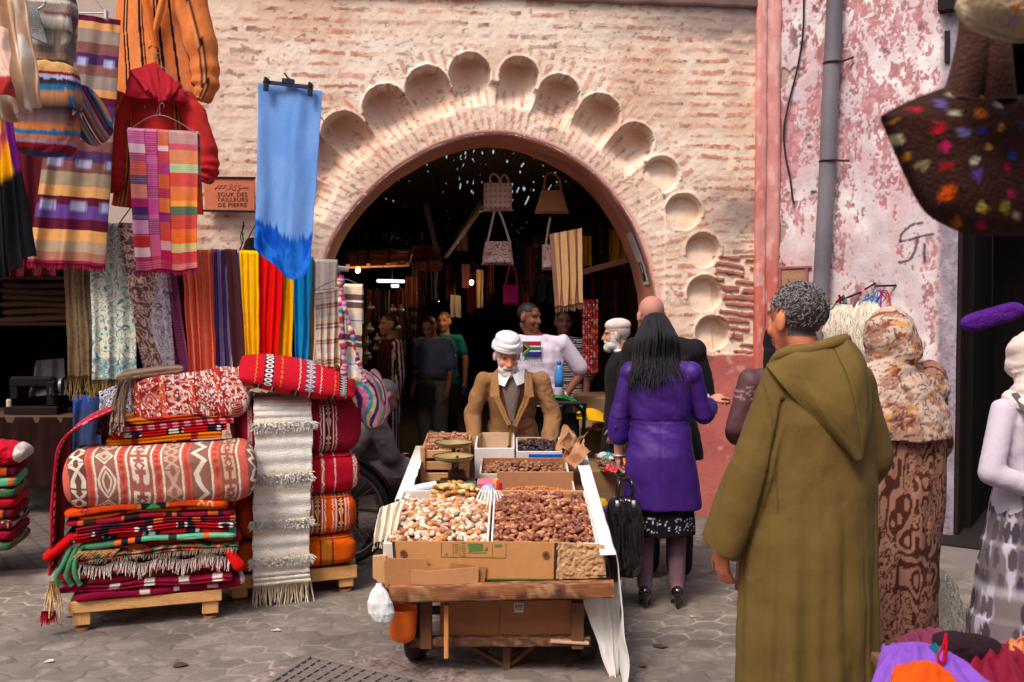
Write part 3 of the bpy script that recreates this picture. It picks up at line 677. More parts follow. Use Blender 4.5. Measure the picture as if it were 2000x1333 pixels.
multi = [(random.Random(i).uniform(.6, 1.6), c) for i, c in enumerate([(200, 60, 90), (60, 40, 90), (226, 140, 190), (30, 120, 160), (222, 200, 160), (180, 60, 50), (120, 60, 130), (230, 160, 60), (50, 90, 160), (214, 120, 160), (90, 40, 60), (222, 214, 200)]*2)]
g = G()
for pts, r in ((((664, 540, 5.5), (667, 575, 5.48), (668, 640, 5.47), (672, 700, 5.47), (674, 738, 5.47)), .02), (((668, 580, 5.47), (682, 630, 5.45), (696, 690, 5.45), (706, 725, 5.45), (716, 752, 5.45)), .014)):
    a = catmull([pix(q) for q in pts], 14); t = np.linspace(0, 1, len(a)); g.tube(a+A(.004, 0, 0)*np.sin(t*40)[:, None], r*(.8+.3*np.sin(t*23)), 12, stripes((t*1.6) % 1, multi))
g.build('scarf', CLOTH, label='twisted many coloured striped scarf slung over the hanger', cat='scarf', group='scarves on the wire hanger at the end of the rail', smooth=True)
def clothes_hanger(label, l, r, top, Y, col=(120, 118, 120), rad=.0025):
    g = G(); a, b, c = P(l[0], l[1], Y), P(r[0], r[1], Y), P(top[0], top[1], Y); n = (a+b)/2; nk = c-A(0, 0, .05)
    g.tube(catmull([a, nk, b], 8), rad, 6, L(*col)); g.tube([a, b], rad*.8, 6, L(*col)); h = [nk, c, c+A(.012, 0, .018), c+A(.026, 0, .006), c+A(.024, 0, -.006)]; g.tube(catmull(h, 5), rad, 6, L(*col))
    return g.build('clothes_hanger', METAL, label=label, cat='hanger', group='wire clothes hangers', smooth=True)
clothes_hanger('wire hanger carrying the brown and cream scarves at the rail end', (612, 568), (707, 558), (664, 528), 5.58)
# the striped bundle bagged under the rail end
def swirl(u, wv, Q): return stripes((wv*2+.35*np.sin(u*4)+u*.3) % 1, [(1, (226, 150, 180)), (1, (60, 60, 120)), (1, (236, 196, 140)), (1, (70, 160, 180)), (1, (236, 130, 170)), (1, (90, 50, 100)), (1, (236, 214, 190)), (1, (200, 70, 60)), (1, (80, 150, 190)), (1, (220, 160, 80))])
cushion('cloth_bundle', 'bundle of pastel rainbow striped cloth sagging beside the top red cushion', 'cloth bundle', P(716, 778, 5.75), (.36, .16, .17), roty(math.radians(72)), swirl, seed=4, lump=.03, p=3)
cushion('cloth_bundle', 'striped cloth end hanging over the outer side of the rainbow bundle', 'cloth bundle', P(741, 768, 5.85), (.30, .08, .08), roty(math.radians(75)), swirl, seed=5, lump=.02, p=3)
# ================================================================ CLOTHES AND BAGS HUNG ABOVE
u, v, Q = surf((505, 163, 5.5), (630, 178, 5.5), (606, 500, 5.42), (500, 492, 5.42), 120, 300, amp=.022, freq=1.7, seed=3, hem=0)
Q[..., 2] -= .00285*np.interp(u, [0, .1, .3, .52, .72, .88, 1], [-8, 4, 22, 44, 50, 44, 20])*ss(.62, 1, v); Q[..., 1] -= .02*ss(.8, 1, v)*np.sin(u*7+1)
grid('scarf', Q, mix(mix(L(84, 136, 208), L(124, 160, 218), fbm(u*2.5, v*4, 3, 5)), mix(L(0, 70, 178), L(30, 114, 212), ss(.35, .7, fbm(u*9, v*16, 4, 9))), ss(.80, .835, v-.05*(fbm(u*14, v*3, 3, 2)-.5)-.035*(vn(u*46, v*4, 3)-.5))), FINE, label='long sky blue scarf with deep blue dipped lower end, hung on a clip hanger', cat='scarf', solid=.003)
g = G(); a, b = P(514, 160, 5.47), P(612, 172, 5.47); g.bar(a, b, .012, .022, L(30, 40, 80)); 
for q in (P(520, 166, 5.45), P(606, 176, 5.45)): g.box(q, (.026, .03, .07), roty(.1), L(26, 30, 40)); g.box(q+A(0, -.012, .025), (.016, .02, .03), None, L(20, 20, 26))
g.box((a+b)/2+A(0, 0, .018), (.07, .02, .03), roty(.12), L(26, 34, 60)); c = (a+b)/2; g.tube(catmull([c+A(0, 0, .03), c+A(-.01, .06, .05), c+A(-.03, 1.7, .0)], 5), .004, 6, L(120, 120, 124))
g.build('clip_hanger', PLASTIC, label='dark blue plastic clip hanger holding the sky blue scarf', cat='hanger')
dark = (86, 20, 46)
blanket = [(2, dark), (3, (206, 148, 96)), (5, (140, 124, 116)), (4, (120, 74, 72)), (4, (70, 40, 86)), (4, (122, 82, 78)), (5, (138, 124, 116)), (3, (196, 140, 88)), (3, dark), (4, (76, 44, 96)), (2, dark), (3, (196, 140, 92)), (4, (146, 130, 116)), (4, (120, 76, 72)), (4, (74, 46, 92)), (4, (116, 72, 68)), (5, (148, 132, 108)), (4, (200, 148, 92)), (3, dark), (5, (92, 60, 130)), (4, dark), (4, (208, 152, 92)), (4, (166, 142, 118)), (3, (160, 106, 92)), (1.2, (140, 24, 60))]
def blanketf(u, v):
    c = stripes(v, blanket); pb = np.zeros(u.shape)
    for c0, h in ((.19, .024), (.42, .024), (.60, .024), (.77, .028)): pb = np.maximum(pb, ss(h, h*.35, abs(v-c0))*ss(-.2, .9, np.sin(u*15+c0*40)+.9*(vn(u*60, v*14, 3)-.5)))
    return mix(c, L(176, 180, 220), pb*.75)
for i, (lb, q) in enumerate([('long cross striped blanket in maroon, ochre, brown and violet with a red fringe', [(126, 24, 5.75), (236, 40, 5.75), (206, 520, 5.55), (54, 512, 5.55)])]):
    sheet('blanket', lb, 'blanket', *q, blanketf, nu=120, nv=420, freq=2.3, amp=.03, seed=9, frg=(.035, 110, (150, 26, 62), .003))
g = G(); a = P(128, 26, 5.74); b = P(208, 26, 5.74); g.tube([a, b], .004, 6, L(150, 150, 154)); m_ = (a+b)/2; g.tube(catmull([a, m_+A(0, 0, .12), b], 6), .003, 6, L(150, 150, 154))
for q in (P(207, 30, 5.70),): g.box(q, (.02, .03, .055), None, L(190, 190, 194))
g.build('clothes_hanger', METAL, label='metal skirt hanger clipped to the long striped blanket', cat='hanger', group='wire clothes hangers')
# pink and orange scarf on a hanger before the red jacket
def pinkf(u, v):
    seqA = [(3, (200, 90, 150)), (2, (236, 200, 214)), (2, (190, 60, 120)), (3, (226, 90, 70)), (2, (96, 70, 110)), (3, (236, 140, 110)), (2, (190, 40, 110)), (3, (90, 50, 110)), (3, (222, 150, 190)), (3, (200, 50, 60)), (2, (236, 200, 190)), (3, (190, 50, 100))]
    seqB = [(6, (192, 50, 130)), (2, (206, 100, 160)), (5, (196, 60, 140)), (3, (170, 40, 110)), (5, (206, 80, 150)), (4, (160, 50, 120)), (5, (214, 96, 140)), (3, (200, 60, 90))]
    seqC = [(3, (226, 110, 70)), (1, (240, 210, 220)), (3, (214, 60, 80)), (2, (190, 40, 140)), (3, (232, 100, 50)), (2, (200, 30, 80)), (3, (236, 120, 60)), (2, (160, 30, 120)), (4, (226, 70, 60)), (2, (236, 170, 180)), (4, (200, 30, 90))]
    seqD = [(4, (196, 150, 146)), (2, (214, 80, 100)), (5, (230, 140, 90)), (3, (186, 206, 160)), (5, (222, 70, 60)), (5, (240, 120, 50)), (2, (236, 160, 70)), (3, (90, 110, 90)), (5, (220, 60, 40)), (5, (240, 110, 40)), (3, (210, 190, 130)), (4, (214, 60, 70)), (2, (230, 120, 120))]
    c = np.where((u < .24)[..., None], stripes(v, seqA), np.where((u < .42)[..., None], stripes(v, seqB), np.where((u < .58)[..., None], stripes(v, seqC), stripes(v, seqD))))
    ln = ((v*64) % 1 < .4)*(fbm(u*0, v*9, 2, 4) > .42); c = mix(c, lin((226, 180, 190))*(1-.6*(u > .42))[..., None], ln*.35); e = np.minimum.reduce([abs(u-.24), abs(u-.42), abs(u-.58)]); return c*(1-.5*ss(.012, .004, e))[..., None]
sheet('scarf', 'pink, orange and magenta woven scarf folded lengthwise on a hanger before the red jacket', 'scarf', (249, 254, 5.55), (386, 262, 5.55), (385, 526, 5.5), (268, 528, 5.5), pinkf, nu=130, nv=300, freq=2.6, amp=.014, seed=17, over=.5, frg=(.03, 90, (170, 30, 80), .003))
clothes_hanger('thin wire hanger of the pink woven scarf', (247, 256), (392, 264), (312, 208), 5.56)
clothes_hanger('wire hanger inside the collar of the red jacket', (262, 180), (366, 178), (304, 110), 5.85)
# jackets: body, sleeves, collar
def jacket(label, kind, body, sleeves, Y, colf, hood=None, extra=None, cat='jacket'):
    root = thing('hanging_jacket', label, cat, P(body[3][0], body[3][1], Y))
    a = catmull([(x, y) for x, y in body], 1) if False else body
    # body from left and right outline at matching heights, padded
    Lf, Rt = a[0], a[1]; nv = 200; nu = 120; u, v = UV(nu, nv)
    lx = np.interp(v, np.linspace(0, 1, len(Lf)), [p[0] for p in Lf]); ly = np.interp(v, np.linspace(0, 1, len(Lf)), [p[1] for p in Lf])
    rx = np.interp(v, np.linspace(0, 1, len(Rt)), [p[0] for p in Rt]); ry = np.interp(v, np.linspace(0, 1, len(Rt)), [p[1] for p in Rt])
    th = .075*np.sin(PI*np.clip(u, .0, 1))**.6; ph = u*11+2.5*fbm(u*2, v*2, 2, 5)
    for side, nm in ((-1, 'front'), (1, 'back')):
        Q = P(lx*(1-u)+rx*u, ly*(1-u)+ry*u, Y); Q[..., 1] += side*(th+.012*np.sin(ph)*v+.02*(fbm(u*5, v*5, 3, 8)-.5)*np.sin(PI*u))
        grid(nm, Q, colf(u, v, 'b'), CLOTH, root, solid=.006)
    for i, sl in enumerate(sleeves):
        c = catmull([P(x, y, Y-.03-.05*j/len(sl)) for j, (x, y, r) in enumerate(sl)], 12); r = catmull([(q[2]*Y/F, 0) for q in sl], 12)[:, 0]
        n = len(c); seg = 40; g = G(); t = np.linspace(0, 1, n); k = np.arange(seg)
        r = r*(1+.06*np.sin(t*34+2*np.sin(t*9)))
        g.tube(c, r*.92, seg, (1, 1, 1)); V, Fc, _ = g.arr(); TT, KK = np.meshgrid(t, k/seg, indexing='ij'); cc = colf(KK, TT, 's').reshape(-1, 3)
        V = V+(V-np.repeat(c, seg, 0))*(.16*(fbm(TT*7, KK*6, 3, 11+i)-.5).reshape(-1, 1)*2)
        mk('sleeve', V, Fc, cc, CLOTH, root)
    return root
oj = [(5, (214, 122, 66)), (.8, (40, 24, 26)), (.6, (226, 140, 84)), (.8, (40, 24, 26)), (5, (222, 132, 76)), (1.2, (36, 22, 24)), (.5, (206, 120, 70)), (.6, (36, 22, 24)), (5, (218, 126, 70)), (.8, (40, 24, 26)), (.5, (226, 140, 84)), (1.2, (36, 22, 24)), (4, (212, 120, 64)), (1, (40, 26, 28)), (6, (222, 132, 80))]
def orangef(u, v, k):
    if k == 's': return grain(lambda a, b: stripes((a*1.3+.12*b) % 1, oj[:9]), .2)(u, v)
    return grain(lambda a, b: stripes(a+.015*np.sin(b*7), oj), .2)(u, v)
o_ = jacket('orange hooded wool robe with black lengthwise stripes, topmost on the wall', 'o', [[(236, -90), (226, 60), (226, 170), (236, 215)], [(352, -90), (372, 60), (384, 170), (386, 212)], None, (300, 200)], [[(352, -70, 30), (376, 20, 34), (396, 100, 32), (402, 165, 28), (392, 196, 18)]], 6.35, orangef, cat='robe')
u, v = UV(30, 90); Q = P(272+26*v+16*u*(1-v*.3), -20+112*v+u*4, 6.22); Q[..., 1] -= .02*np.sin(PI*u); grid('collar', Q, lin((214, 112, 50))*np.ones(u.shape+(3,))*(1-.3*ss(.1, .0, u))[..., None], CLOTH, o_, solid=.012)
u, v = UV(30, 90); Q = P(330-30*v-14*u*(1-v*.3), -20+112*v+u*4, 6.23); Q[..., 1] -= .02*np.sin(PI*u); grid('collar', Q, lin((222, 128, 66))*np.ones(u.shape+(3,)), CLOTH, o_, solid=.012)
def redf(u, v, k):
    b = mix(L(176, 30, 34), L(196, 54, 50), fbm(u*5, v*6, 3, 3))
    if k == 's': return mix(b, stripes((u*3) % 1, [(2, (176, 40, 40)), (.4, (206, 130, 60)), (.3, (60, 50, 50)), (2, (180, 40, 44))]), ss(.86, .93, v)*.9+(abs(u-.5) < .05)*.5)
    s = (abs(u-.14) < .05) | (abs(u-.80) < .035); st = stripes((u*22) % 1, [(1, (196, 110, 50)), (1, (110, 90, 50)), (1, (70, 40, 40)), (1, (200, 130, 60))])
    c = np.where(s[..., None], st, b); dots = (vn(u*18, v*18, 6) > .93) & (u > .35) & (u < .6); return mix(c, L(220, 190, 180), dots*.8)
r_ = jacket('red hooded wool jacket with ochre stripes hanging by its collar', 'r', [[(252, 166), (238, 220), (232, 330), (220, 402)], [(346, 160), (376, 200), (392, 330), (396, 420)], None, (310, 400)], [[(246, 186, 22), (226, 240, 26), (222, 300, 25), (218, 345, 25), (220, 372, 24)], [(358, 190, 22), (386, 240, 26), (400, 300, 27), (403, 335, 25), (396, 354, 18)]], 5.95, redf)
for q, nm in (([(254, 140, 5.80), (306, 122, 5.84), (314, 198, 5.74), (288, 178, 5.74)], 'hood'), ([(304, 124, 5.84), (352, 168, 5.80), (330, 196, 5.75), (312, 202, 5.74)], 'hood'), ([(256, 138, 5.82), (350, 160, 5.82), (366, 200, 5.8), (246, 190, 5.8)], 'hood')):
    u, v, Q = surf(*q, 50, 50, amp=.018, freq=1.5, seed=len(q)+q[0][0], hem=.0); grid(nm, Q, mix(L(178, 34, 38), L(150, 28, 50), fbm(u*4, v*4, 3, 5)), CLOTH, r_, solid=.02)
g = G(); g.tube(catmull([P(304, 150, 5.8), P(318, 186, 5.78), P(314, 196, 5.78), P(306, 230, 5.8)], 6), .006, 8, L(130, 70, 90)); g.tube(catmull([P(300, 180, 5.78), P(318, 190, 5.76), P(336, 186, 5.78)], 6), .008, 8, L(110, 60, 90)); g.build('tie', CLOTH, r_, smooth=True)
# bags at the top left
bagA = [(2, (150, 136, 124)), (2, (96, 84, 78)), (1, (200, 190, 180)), (3, (140, 126, 116)), (1, (112, 50, 80)), (3, (206, 196, 184)), (2, (90, 80, 74)), (3, (176, 164, 150)), (3, (120, 106, 96)), (2, (150, 124, 104)), (2, (80, 68, 64)), (2, (190, 180, 168))]
bagB = [(3, (196, 150, 96)), (1, (140, 20, 40)), (1, (170, 176, 214)), (1.4, (50, 44, 60)), (1.4, (40, 110, 150)), (1.6, (200, 136, 90)), (1.5, (60, 120, 160)), (1.5, (176, 120, 110)), (1, (40, 34, 44)), (1, (226, 220, 214)), (1.4, (140, 24, 44)), (1.5, (120, 90, 90)), (1.4, (196, 120, 70)), (1.4, (40, 110, 156)), (1.4, (190, 110, 80)), (1, (150, 130, 160)), (2, (130, 24, 40)), (1, (60, 70, 110))]
def vb(seq, k=1, tilt=0): return lambda u, wv, Q: grain(lambda a, b: stripes(np.clip(.5-Q[..., 2]/k+tilt*Q[..., 0], 0, .999), seq), .3, 90, 90)(u, wv)
b1 = cushion('shoulder_bag', 'grey, brown and white striped wool bag with a felt flap, topmost of the bags', 'bag', P(84, 62, 5.1), (.32, .12, .44), roty(.1), vb(bagA, .44, .1), seed=3, p=9, q=5, lump=.012, group='striped wool bags hung at the top left')
g = G(); g.tube([P(62+26*math.cos(a), 4+16*math.sin(a), 4.98) for a in np.linspace(0, 2*PI, 20)], .006, 8, L(200, 200, 204)); g.build('ring', METAL, b1, smooth=True)
u, v = UV(30, 50); Q = P(40+34*u+30*v*.6, 0+72*v+14*u, 4.98); Q[..., 1] -= .01*np.sin(v*6); grid('flap', Q, mix(L(150, 150, 152), L(110, 110, 114), fbm(u*9, v*9, 3, 3)), WOOL, b1, solid=.01)
cushion('shoulder_bag', 'square bag striped in blue, ochre, red and white below the grey one', 'bag', P(92, 214, 5.05), (.32, .13, .48), roty(.06), vb(bagB, .48, .0), seed=6, p=9, q=5, lump=.016, group='striped wool bags hung at the top left')
cushion('shoulder_bag', 'small red and blue diagonally striped bag peeping out behind the square one', 'bag', P(172, 226, 5.3), (.20, .08, .34), roty(-.5), lambda u, wv, Q: stripes((Q[..., 0]/.2*1.4+.5) % 1, bagB[3:]), seed=8, p=3, q=3, lump=.02, group='striped wool bags hung at the top left')
def creamf(u, v): return mix(mix(L(214, 192, 162), L(190, 146, 118), fbm(u*3, v*3, 3, 4)), L(234, 222, 204), ss(.5, .7, fbm(u*5, v*5, 2, 5)))
sheet('shawl', 'cream and tan cloth hanging in soft folds at the top left corner', 'shawl', (-70, -60, 4.62), (38, -60, 4.62), (72, 205, 4.55), (14, 236, 4.55), creamf, nu=110, nv=160, amp=.05, freq=2.6, seed=15, thick=.012, hem=.03)
sheet('shawl', 'white and pale pink cloth with a red lower end cut by the left edge', 'shawl', (-90, 10, 4.4), (16, 60, 4.4), (30, 190, 4.36), (-90, 176, 4.36), lambda u, v: mix(mix(L(232, 214, 200), L(222, 170, 150), fbm(u*3, v*3, 3, 7)), L(168, 50, 50), ss(.78, .84, v+.1*u)), nu=80, nv=110, amp=.04, freq=2.2, seed=19, thick=.012, hem=.02)
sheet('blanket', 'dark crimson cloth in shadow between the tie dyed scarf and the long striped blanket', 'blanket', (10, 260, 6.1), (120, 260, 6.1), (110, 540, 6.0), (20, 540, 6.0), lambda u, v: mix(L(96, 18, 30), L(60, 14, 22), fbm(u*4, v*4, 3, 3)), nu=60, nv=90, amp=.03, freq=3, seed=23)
def tied(u, v):
    c = mix(L(240, 176, 10), L(240, 110, 20), ss(.4, .6, fbm(u*3, v*4, 3, 5))); c = mix(c, L(120, 30, 130), ss(.52, .62, fbm(u*4+3, v*3, 3, 8))*(v < .5)); c = mix(c, L(244, 226, 200), ss(.62, .72, fbm(u*6, v*5, 3, 14))*.6)
    return mix(c, L(24, 24, 30), ss(.48, .54, v+.12*(fbm(u*6, v*3, 3, 6)-.5)+.10*(u-.5)))
sheet('scarf', 'tie dyed scarf, yellow and purple above and black below, at the left edge', 'scarf', (-60, 150, 4.75), (18, 190, 4.75), (66, 500, 4.7), (-60, 580, 4.7), tied, nu=100, nv=260, freq=3.4, amp=.035, seed=21)
# sign
sg = thing('street_sign', 'terracotta sign plate with black edges naming the stone cutters souk', 'sign', P(449, 415, 7.3))
a, b, c_, d = [P(x, y, 7.32) for x, y in ((398, 347), (497, 348), (497, 414), (400, 412))]
g = G(); g.prism([a, b, c_, d], (0, .02, 0), L(206, 116, 84)); g.build('plate', PAINTM, sg)
g = G(); G().bar(a+A(-.01, -.004, 0), b+A(.01, -.004, 0), .014, .014, L(50, 48, 52)).build('edging', METAL, sg); G().bar(d+A(-.01, -.004, 0), c_+A(.01, -.004, 0), .014, .018, L(50, 48, 52)).build('edging', METAL, sg)
def text(s, pos, size, m_, col, parent, name='lettering', align='CENTER', sx=1, R=(PI/2, 0, 0), ext=.001, off=0):
    cu = bpy.data.curves.new(name, 'FONT'); cu.body = s; cu.size = size; cu.extrude = ext; cu.align_x = align; cu.offset = off; cu.space_character = 1.08
    t = bpy.data.objects.new('t', cu); COL.objects.link(t); t.rotation_euler = R; t.scale = (sx, 1, 1); t.location = tuple(pos)
    bpy.context.view_layer.update(); dg = bpy.context.evaluated_depsgraph_get(); me = bpy.data.meshes.new_from_object(t.evaluated_get(dg))
    M = t.matrix_world; V = np.array([(M @ v.co)[:] for v in me.vertices]); Fc = [list(p.vertices) for p in me.polygons]; bpy.data.objects.remove(t)
    return mk(name, V, Fc, col, m_, parent, smooth=False) if len(V) else None
for s_, py in (('SOUK DES', 384), ('TAILLEURS', 394), ('DE PIERRE', 404.5)): text(s_, P(454, py, 7.3186), .042, PAINTM, L(44, 26, 32), sg, sx=1.08, off=0)
def strokes(name, lines, Y, r, col, parent, m_=PAINTM):
    g = G()
    for ln in lines:
        a = catmull(ln, 6) if len(ln) > 2 else np.array(ln, float); g.tube([P(x, y, Y) for x, y in a], r, 5, col)
    return g.build(name, m_, parent)
strokes('arabic_lettering', [[(484, 366), (482, 369), (478, 367), (475, 369), (471, 368), (467, 371)], [(470, 363), (466, 364), (467, 367), (468, 371), (463, 374)], [(462, 363), (458, 364), (459, 368), (461, 371), (457, 372), (452, 370)], [(453, 360), (453, 369)], [(449, 361), (449, 369), (444, 370), (441, 366)], [(444, 363), (439, 363), (437, 368), (433, 368)], [(435, 363), (430, 364), (431, 368), (426, 368)], [(427, 363), (424, 366), (420, 371), (421, 367)], [(461, 359), (463, 359)], [(440, 373), (442, 373)]], 7.319, .0022, L(60, 36, 38), sg)
# a small dark archlet and dangling cord on the wall beside the blue scarf
g = G(); c = P(492, 480, 7.30); g.prism([c+A(-.06, 0, -.07)]+[c+A(-.06*math.cos(t), 0, .06*math.sin(t)) for t in np.linspace(0, PI, 12)]+[c+A(.06, 0, -.07)], (0, .05, 0), L(56, 44, 44)); g.build('wall_lamp', METAL, label='dark rounded fitting on the wall half hidden by the blue scarf', cat='wall fitting')
g = G(); g.tube(catmull([P(476, 434, 7.25), P(473, 455, 7.22), P(475, 470, 7.0), P(468, 490, 6.2)], 6), .005, 6, L(30, 26, 28)); g.tube(catmull([P(478, 440, 7.25), P(470, 462, 7.2), P(473, 478, 7.1)], 6), .004, 6, L(30, 26, 28)); g.build('cord', RUBBER, label='black knotted cord tied to the wall below the sign', cat='cord')
# ================================================================ STACK OF RUGS, LEFT
def stand(label, a, b, depth, h, rail):
    a, b = np.array(a), np.array(b); d = unit(b-a); n = A(-d[1], d[0], 0); root = thing('pallet_stand', label, 'stand', (a+b)/2+n*depth/2, 'pine stands under the goods'); Lx = np.linalg.norm(b-a); R = np.stack([d, n, A(0, 0, 1)], 1)
    wc = L(222, 168, 106)
    for o in (0, depth-.03): G().box((a+b)/2+n*(o+.015)+A(0, 0, h-rail/2), (Lx, .028, rail), R, wc, .004).build('side_rail', WOOD, root)
    for o in (.0, Lx-.03): G().box(a+d*(o+.015)+n*depth/2+A(0, 0, h-rail/2-.002), (.028, depth-.07, rail-.01), R, wc, .004).build('end_rail', WOOD, root)
    for k in range(5): G().box((a+b)/2+n*(.05+k*(depth-.1)/4)+A(0, 0, h-.006), (Lx-.07, .08, .012), R, wc*.9, .003).build('slat', WOOD, root)
    for x in (.06, Lx-.06):
        for y in (.05, depth-.05):
            l = G().box(a+d*x+n*y+A(0, 0, (h-rail)/2+.018), (.085, .07, h-rail-.036+.0), R, wc*.95, .004).build('leg', WOODZ, root); G().lathe(a+d*x+n*y+A(0, 0, .004), [(.0, 0), (.036, 0), (.036, .016), (0, .016)], 14, L(150, 104, 70)).build('foot', WOOD, l)
    return R
S1a, S1b = P(134, 1240, 4.93)*A(1, 1, 0), P(434, 1210, 5.16)*A(1, 1, 0)
S1R = stand('pine stand carrying the tall pile of folded rugs', S1a, S1b, .52, .165, .06)
S2a, S2b = P(448, 1190, 5.40)*A(1, 1, 0), P(698, 1165, 5.66)*A(1, 1, 0)
S2R = stand('pine stand carrying the leather and kilim poufs', S2a, S2b, .55, .165, .075)
c1 = (S1a+S1b)/2+S1R @ A(.035, .25, 0)
def frm(x, y, z, c=c1, R=S1R): return c+R @ A(x, y, z)
RG = [ # height, length, x shift, layers, label, colours
 (.050, .86, .03, 1, 'crimson wool rug with small white squares, lowest of the tall pile', 'sq'), (.045, .88, .02, 2, 'magenta rug with square white checks, second from the bottom of the pile', 'sq2'),
 (.040, .80, .04, 1, 'brown and crimson folded rug below the pink striped one', 'brn'), (.052, .86, .0, 1, 'crimson rug with bold pink stripes across its fold', 'pk'),
 (.055, .82, .03, 3, 'dark shaggy rug with a long white knotted fringe', 'shag'), (.045, .80, .05, 2, 'rug flecked with green, black and red below the green one', 'fleck'),
 (.036, .76, .07, 2, 'rug of thin orange and red folds under the green band', 'oran'), (.034, .78, .07, 1, 'sea green and orange banded folded rug', 'grn'), (.036, .84, .02, 1, 'bright scarlet rug with black and white woven patches', 'scar'),
 (.036, .82, .04, 2, 'red rug with black patches of white zigzags', 'scar2'), (.034, .80, .04, 2, 'dark maroon rug with orange and black checks', 'mar'), (.032, .84, .02, 1, 'wine red rug with charcoal patches', 'wine'), (.028, .74, .03, 1, 'thin amber orange folded rug', 'amb'), (.048, .82, .02, 1, 'vivid orange rug with a green triangle on a black patch, top of the tall pile', 'top')]
def rugcol(k):
    def f(u, wv, Q):
        x, y = Q[..., 0], Q[..., 2]; r = fbm(x*14, y*20+wv*9, 3, 9); d = {}
        if k in ('sq', 'sq2'):
            c = mix(L(160, 16, 56), L(120, 10, 50), r); m = (abs(((x/.17+(k == 'sq2')*.4) % 1)-.5) < .15) & (Q[..., 2] > -.005) & (vn(x*9, y*0+3, 4) > .3); return mix(c, L(226, 206, 196), m)
        if k == 'pk': return mix(L(176, 14, 46), L(222, 130, 140), ss(.45, .55, abs(((x/.062+y*4) % 1)-.5)*2))
        if k == 'brn': return mix(L(110, 60, 30), L(130, 20, 40), r > .5)
        if k == 'shag': return mix(mix(L(60, 20, 34), L(120, 30, 44), r > .5), L(200, 190, 180), vn(x*70, y*70+wv*50, 6) > .7)
        if k == 'fleck': return np.choose((vn(x*45, y*60+wv*30, 7)*5).astype(int)[..., None] % 5, [L(150, 24, 34)*np.ones(3), L(36, 24, 34), L(60, 110, 70), L(190, 40, 30), L(170, 150, 130)])
        if k == 'oran': return stripes(((x*2.3+y*6) % 1), [(3, (206, 70, 24)), (1, (90, 30, 30)), (2, (214, 120, 30)), (2, (170, 30, 34))])
        if k == 'grn': return stripes(np.clip((x+.42)/.84, 0, .999), [(2, (40, 100, 66)), (4, (70, 120, 90)), (1, (220, 110, 40)), (1, (40, 30, 36)), (1, (220, 110, 40)), (1, (40, 30, 36)), (4, (92, 176, 140)), (1.2, (40, 60, 50)), (4, (104, 190, 152)), (1, (220, 120, 50)), (5, (110, 196, 158))])
        if k in ('scar', 'scar2', 'mar', 'wine'):
            b = {'scar': L(206, 16, 20), 'scar2': L(180, 18, 34), 'mar': L(120, 14, 34), 'wine': L(150, 14, 44)}[k]; c = np.ones(x.shape+(3,))*b; t = (x/.21+{'scar': .1, 'scar2': .5, 'mar': .3, 'wine': .7}[k]) % 1
            m = (t < .42); pat = (vn(x*60, y*80+wv*20, 8) > .62) if k[0] == 's' else (vn(x*26, y*0, 3) > .5); c = mix(c, L(44, 28, 40), m); c = mix(c, L(222, 214, 210) if k[0] == 's' else L(206, 90, 30), m & pat); return c
        if k == 'amb': return mix(L(226, 120, 10), L(176, 30, 30), (abs(((x/.3) % 1)-.5) < .06))
        c = np.ones(x.shape+(3,))*L(226, 74, 14); m = abs(x-.03) < .06; c = mix(c, L(36, 28, 44), m); c = mix(c, L(50, 150, 90), m & (abs(x-.03) < .055-(y+.02)*1.1) & (y > -.018)); c = mix(c, L(150, 150, 90), abs(abs(x-.03)-.07) < .006)
        mm = abs(x-.29) < .045; c = mix(c, L(240, 180, 130), mm & motif('X', ((x-.29)/.022) % 2-1, (y/.02) % 2-1)); mm = abs(x+.30) < .03; c = mix(c, L(90, 30, 60), mm & motif('D', (x+.30)/.03, y/.02)); return c
    return lambda u, wv, Q: f(u, wv, Q)*(1+.22*(vn(u*160, wv*90, 5)-.5))[..., None]*(1-.12*ss(.3, .8, fbm(u*9, wv*5, 2, 6)))[..., None]
z = .166
sumh = sum(r[0] for r in RG); ks = .485/sumh
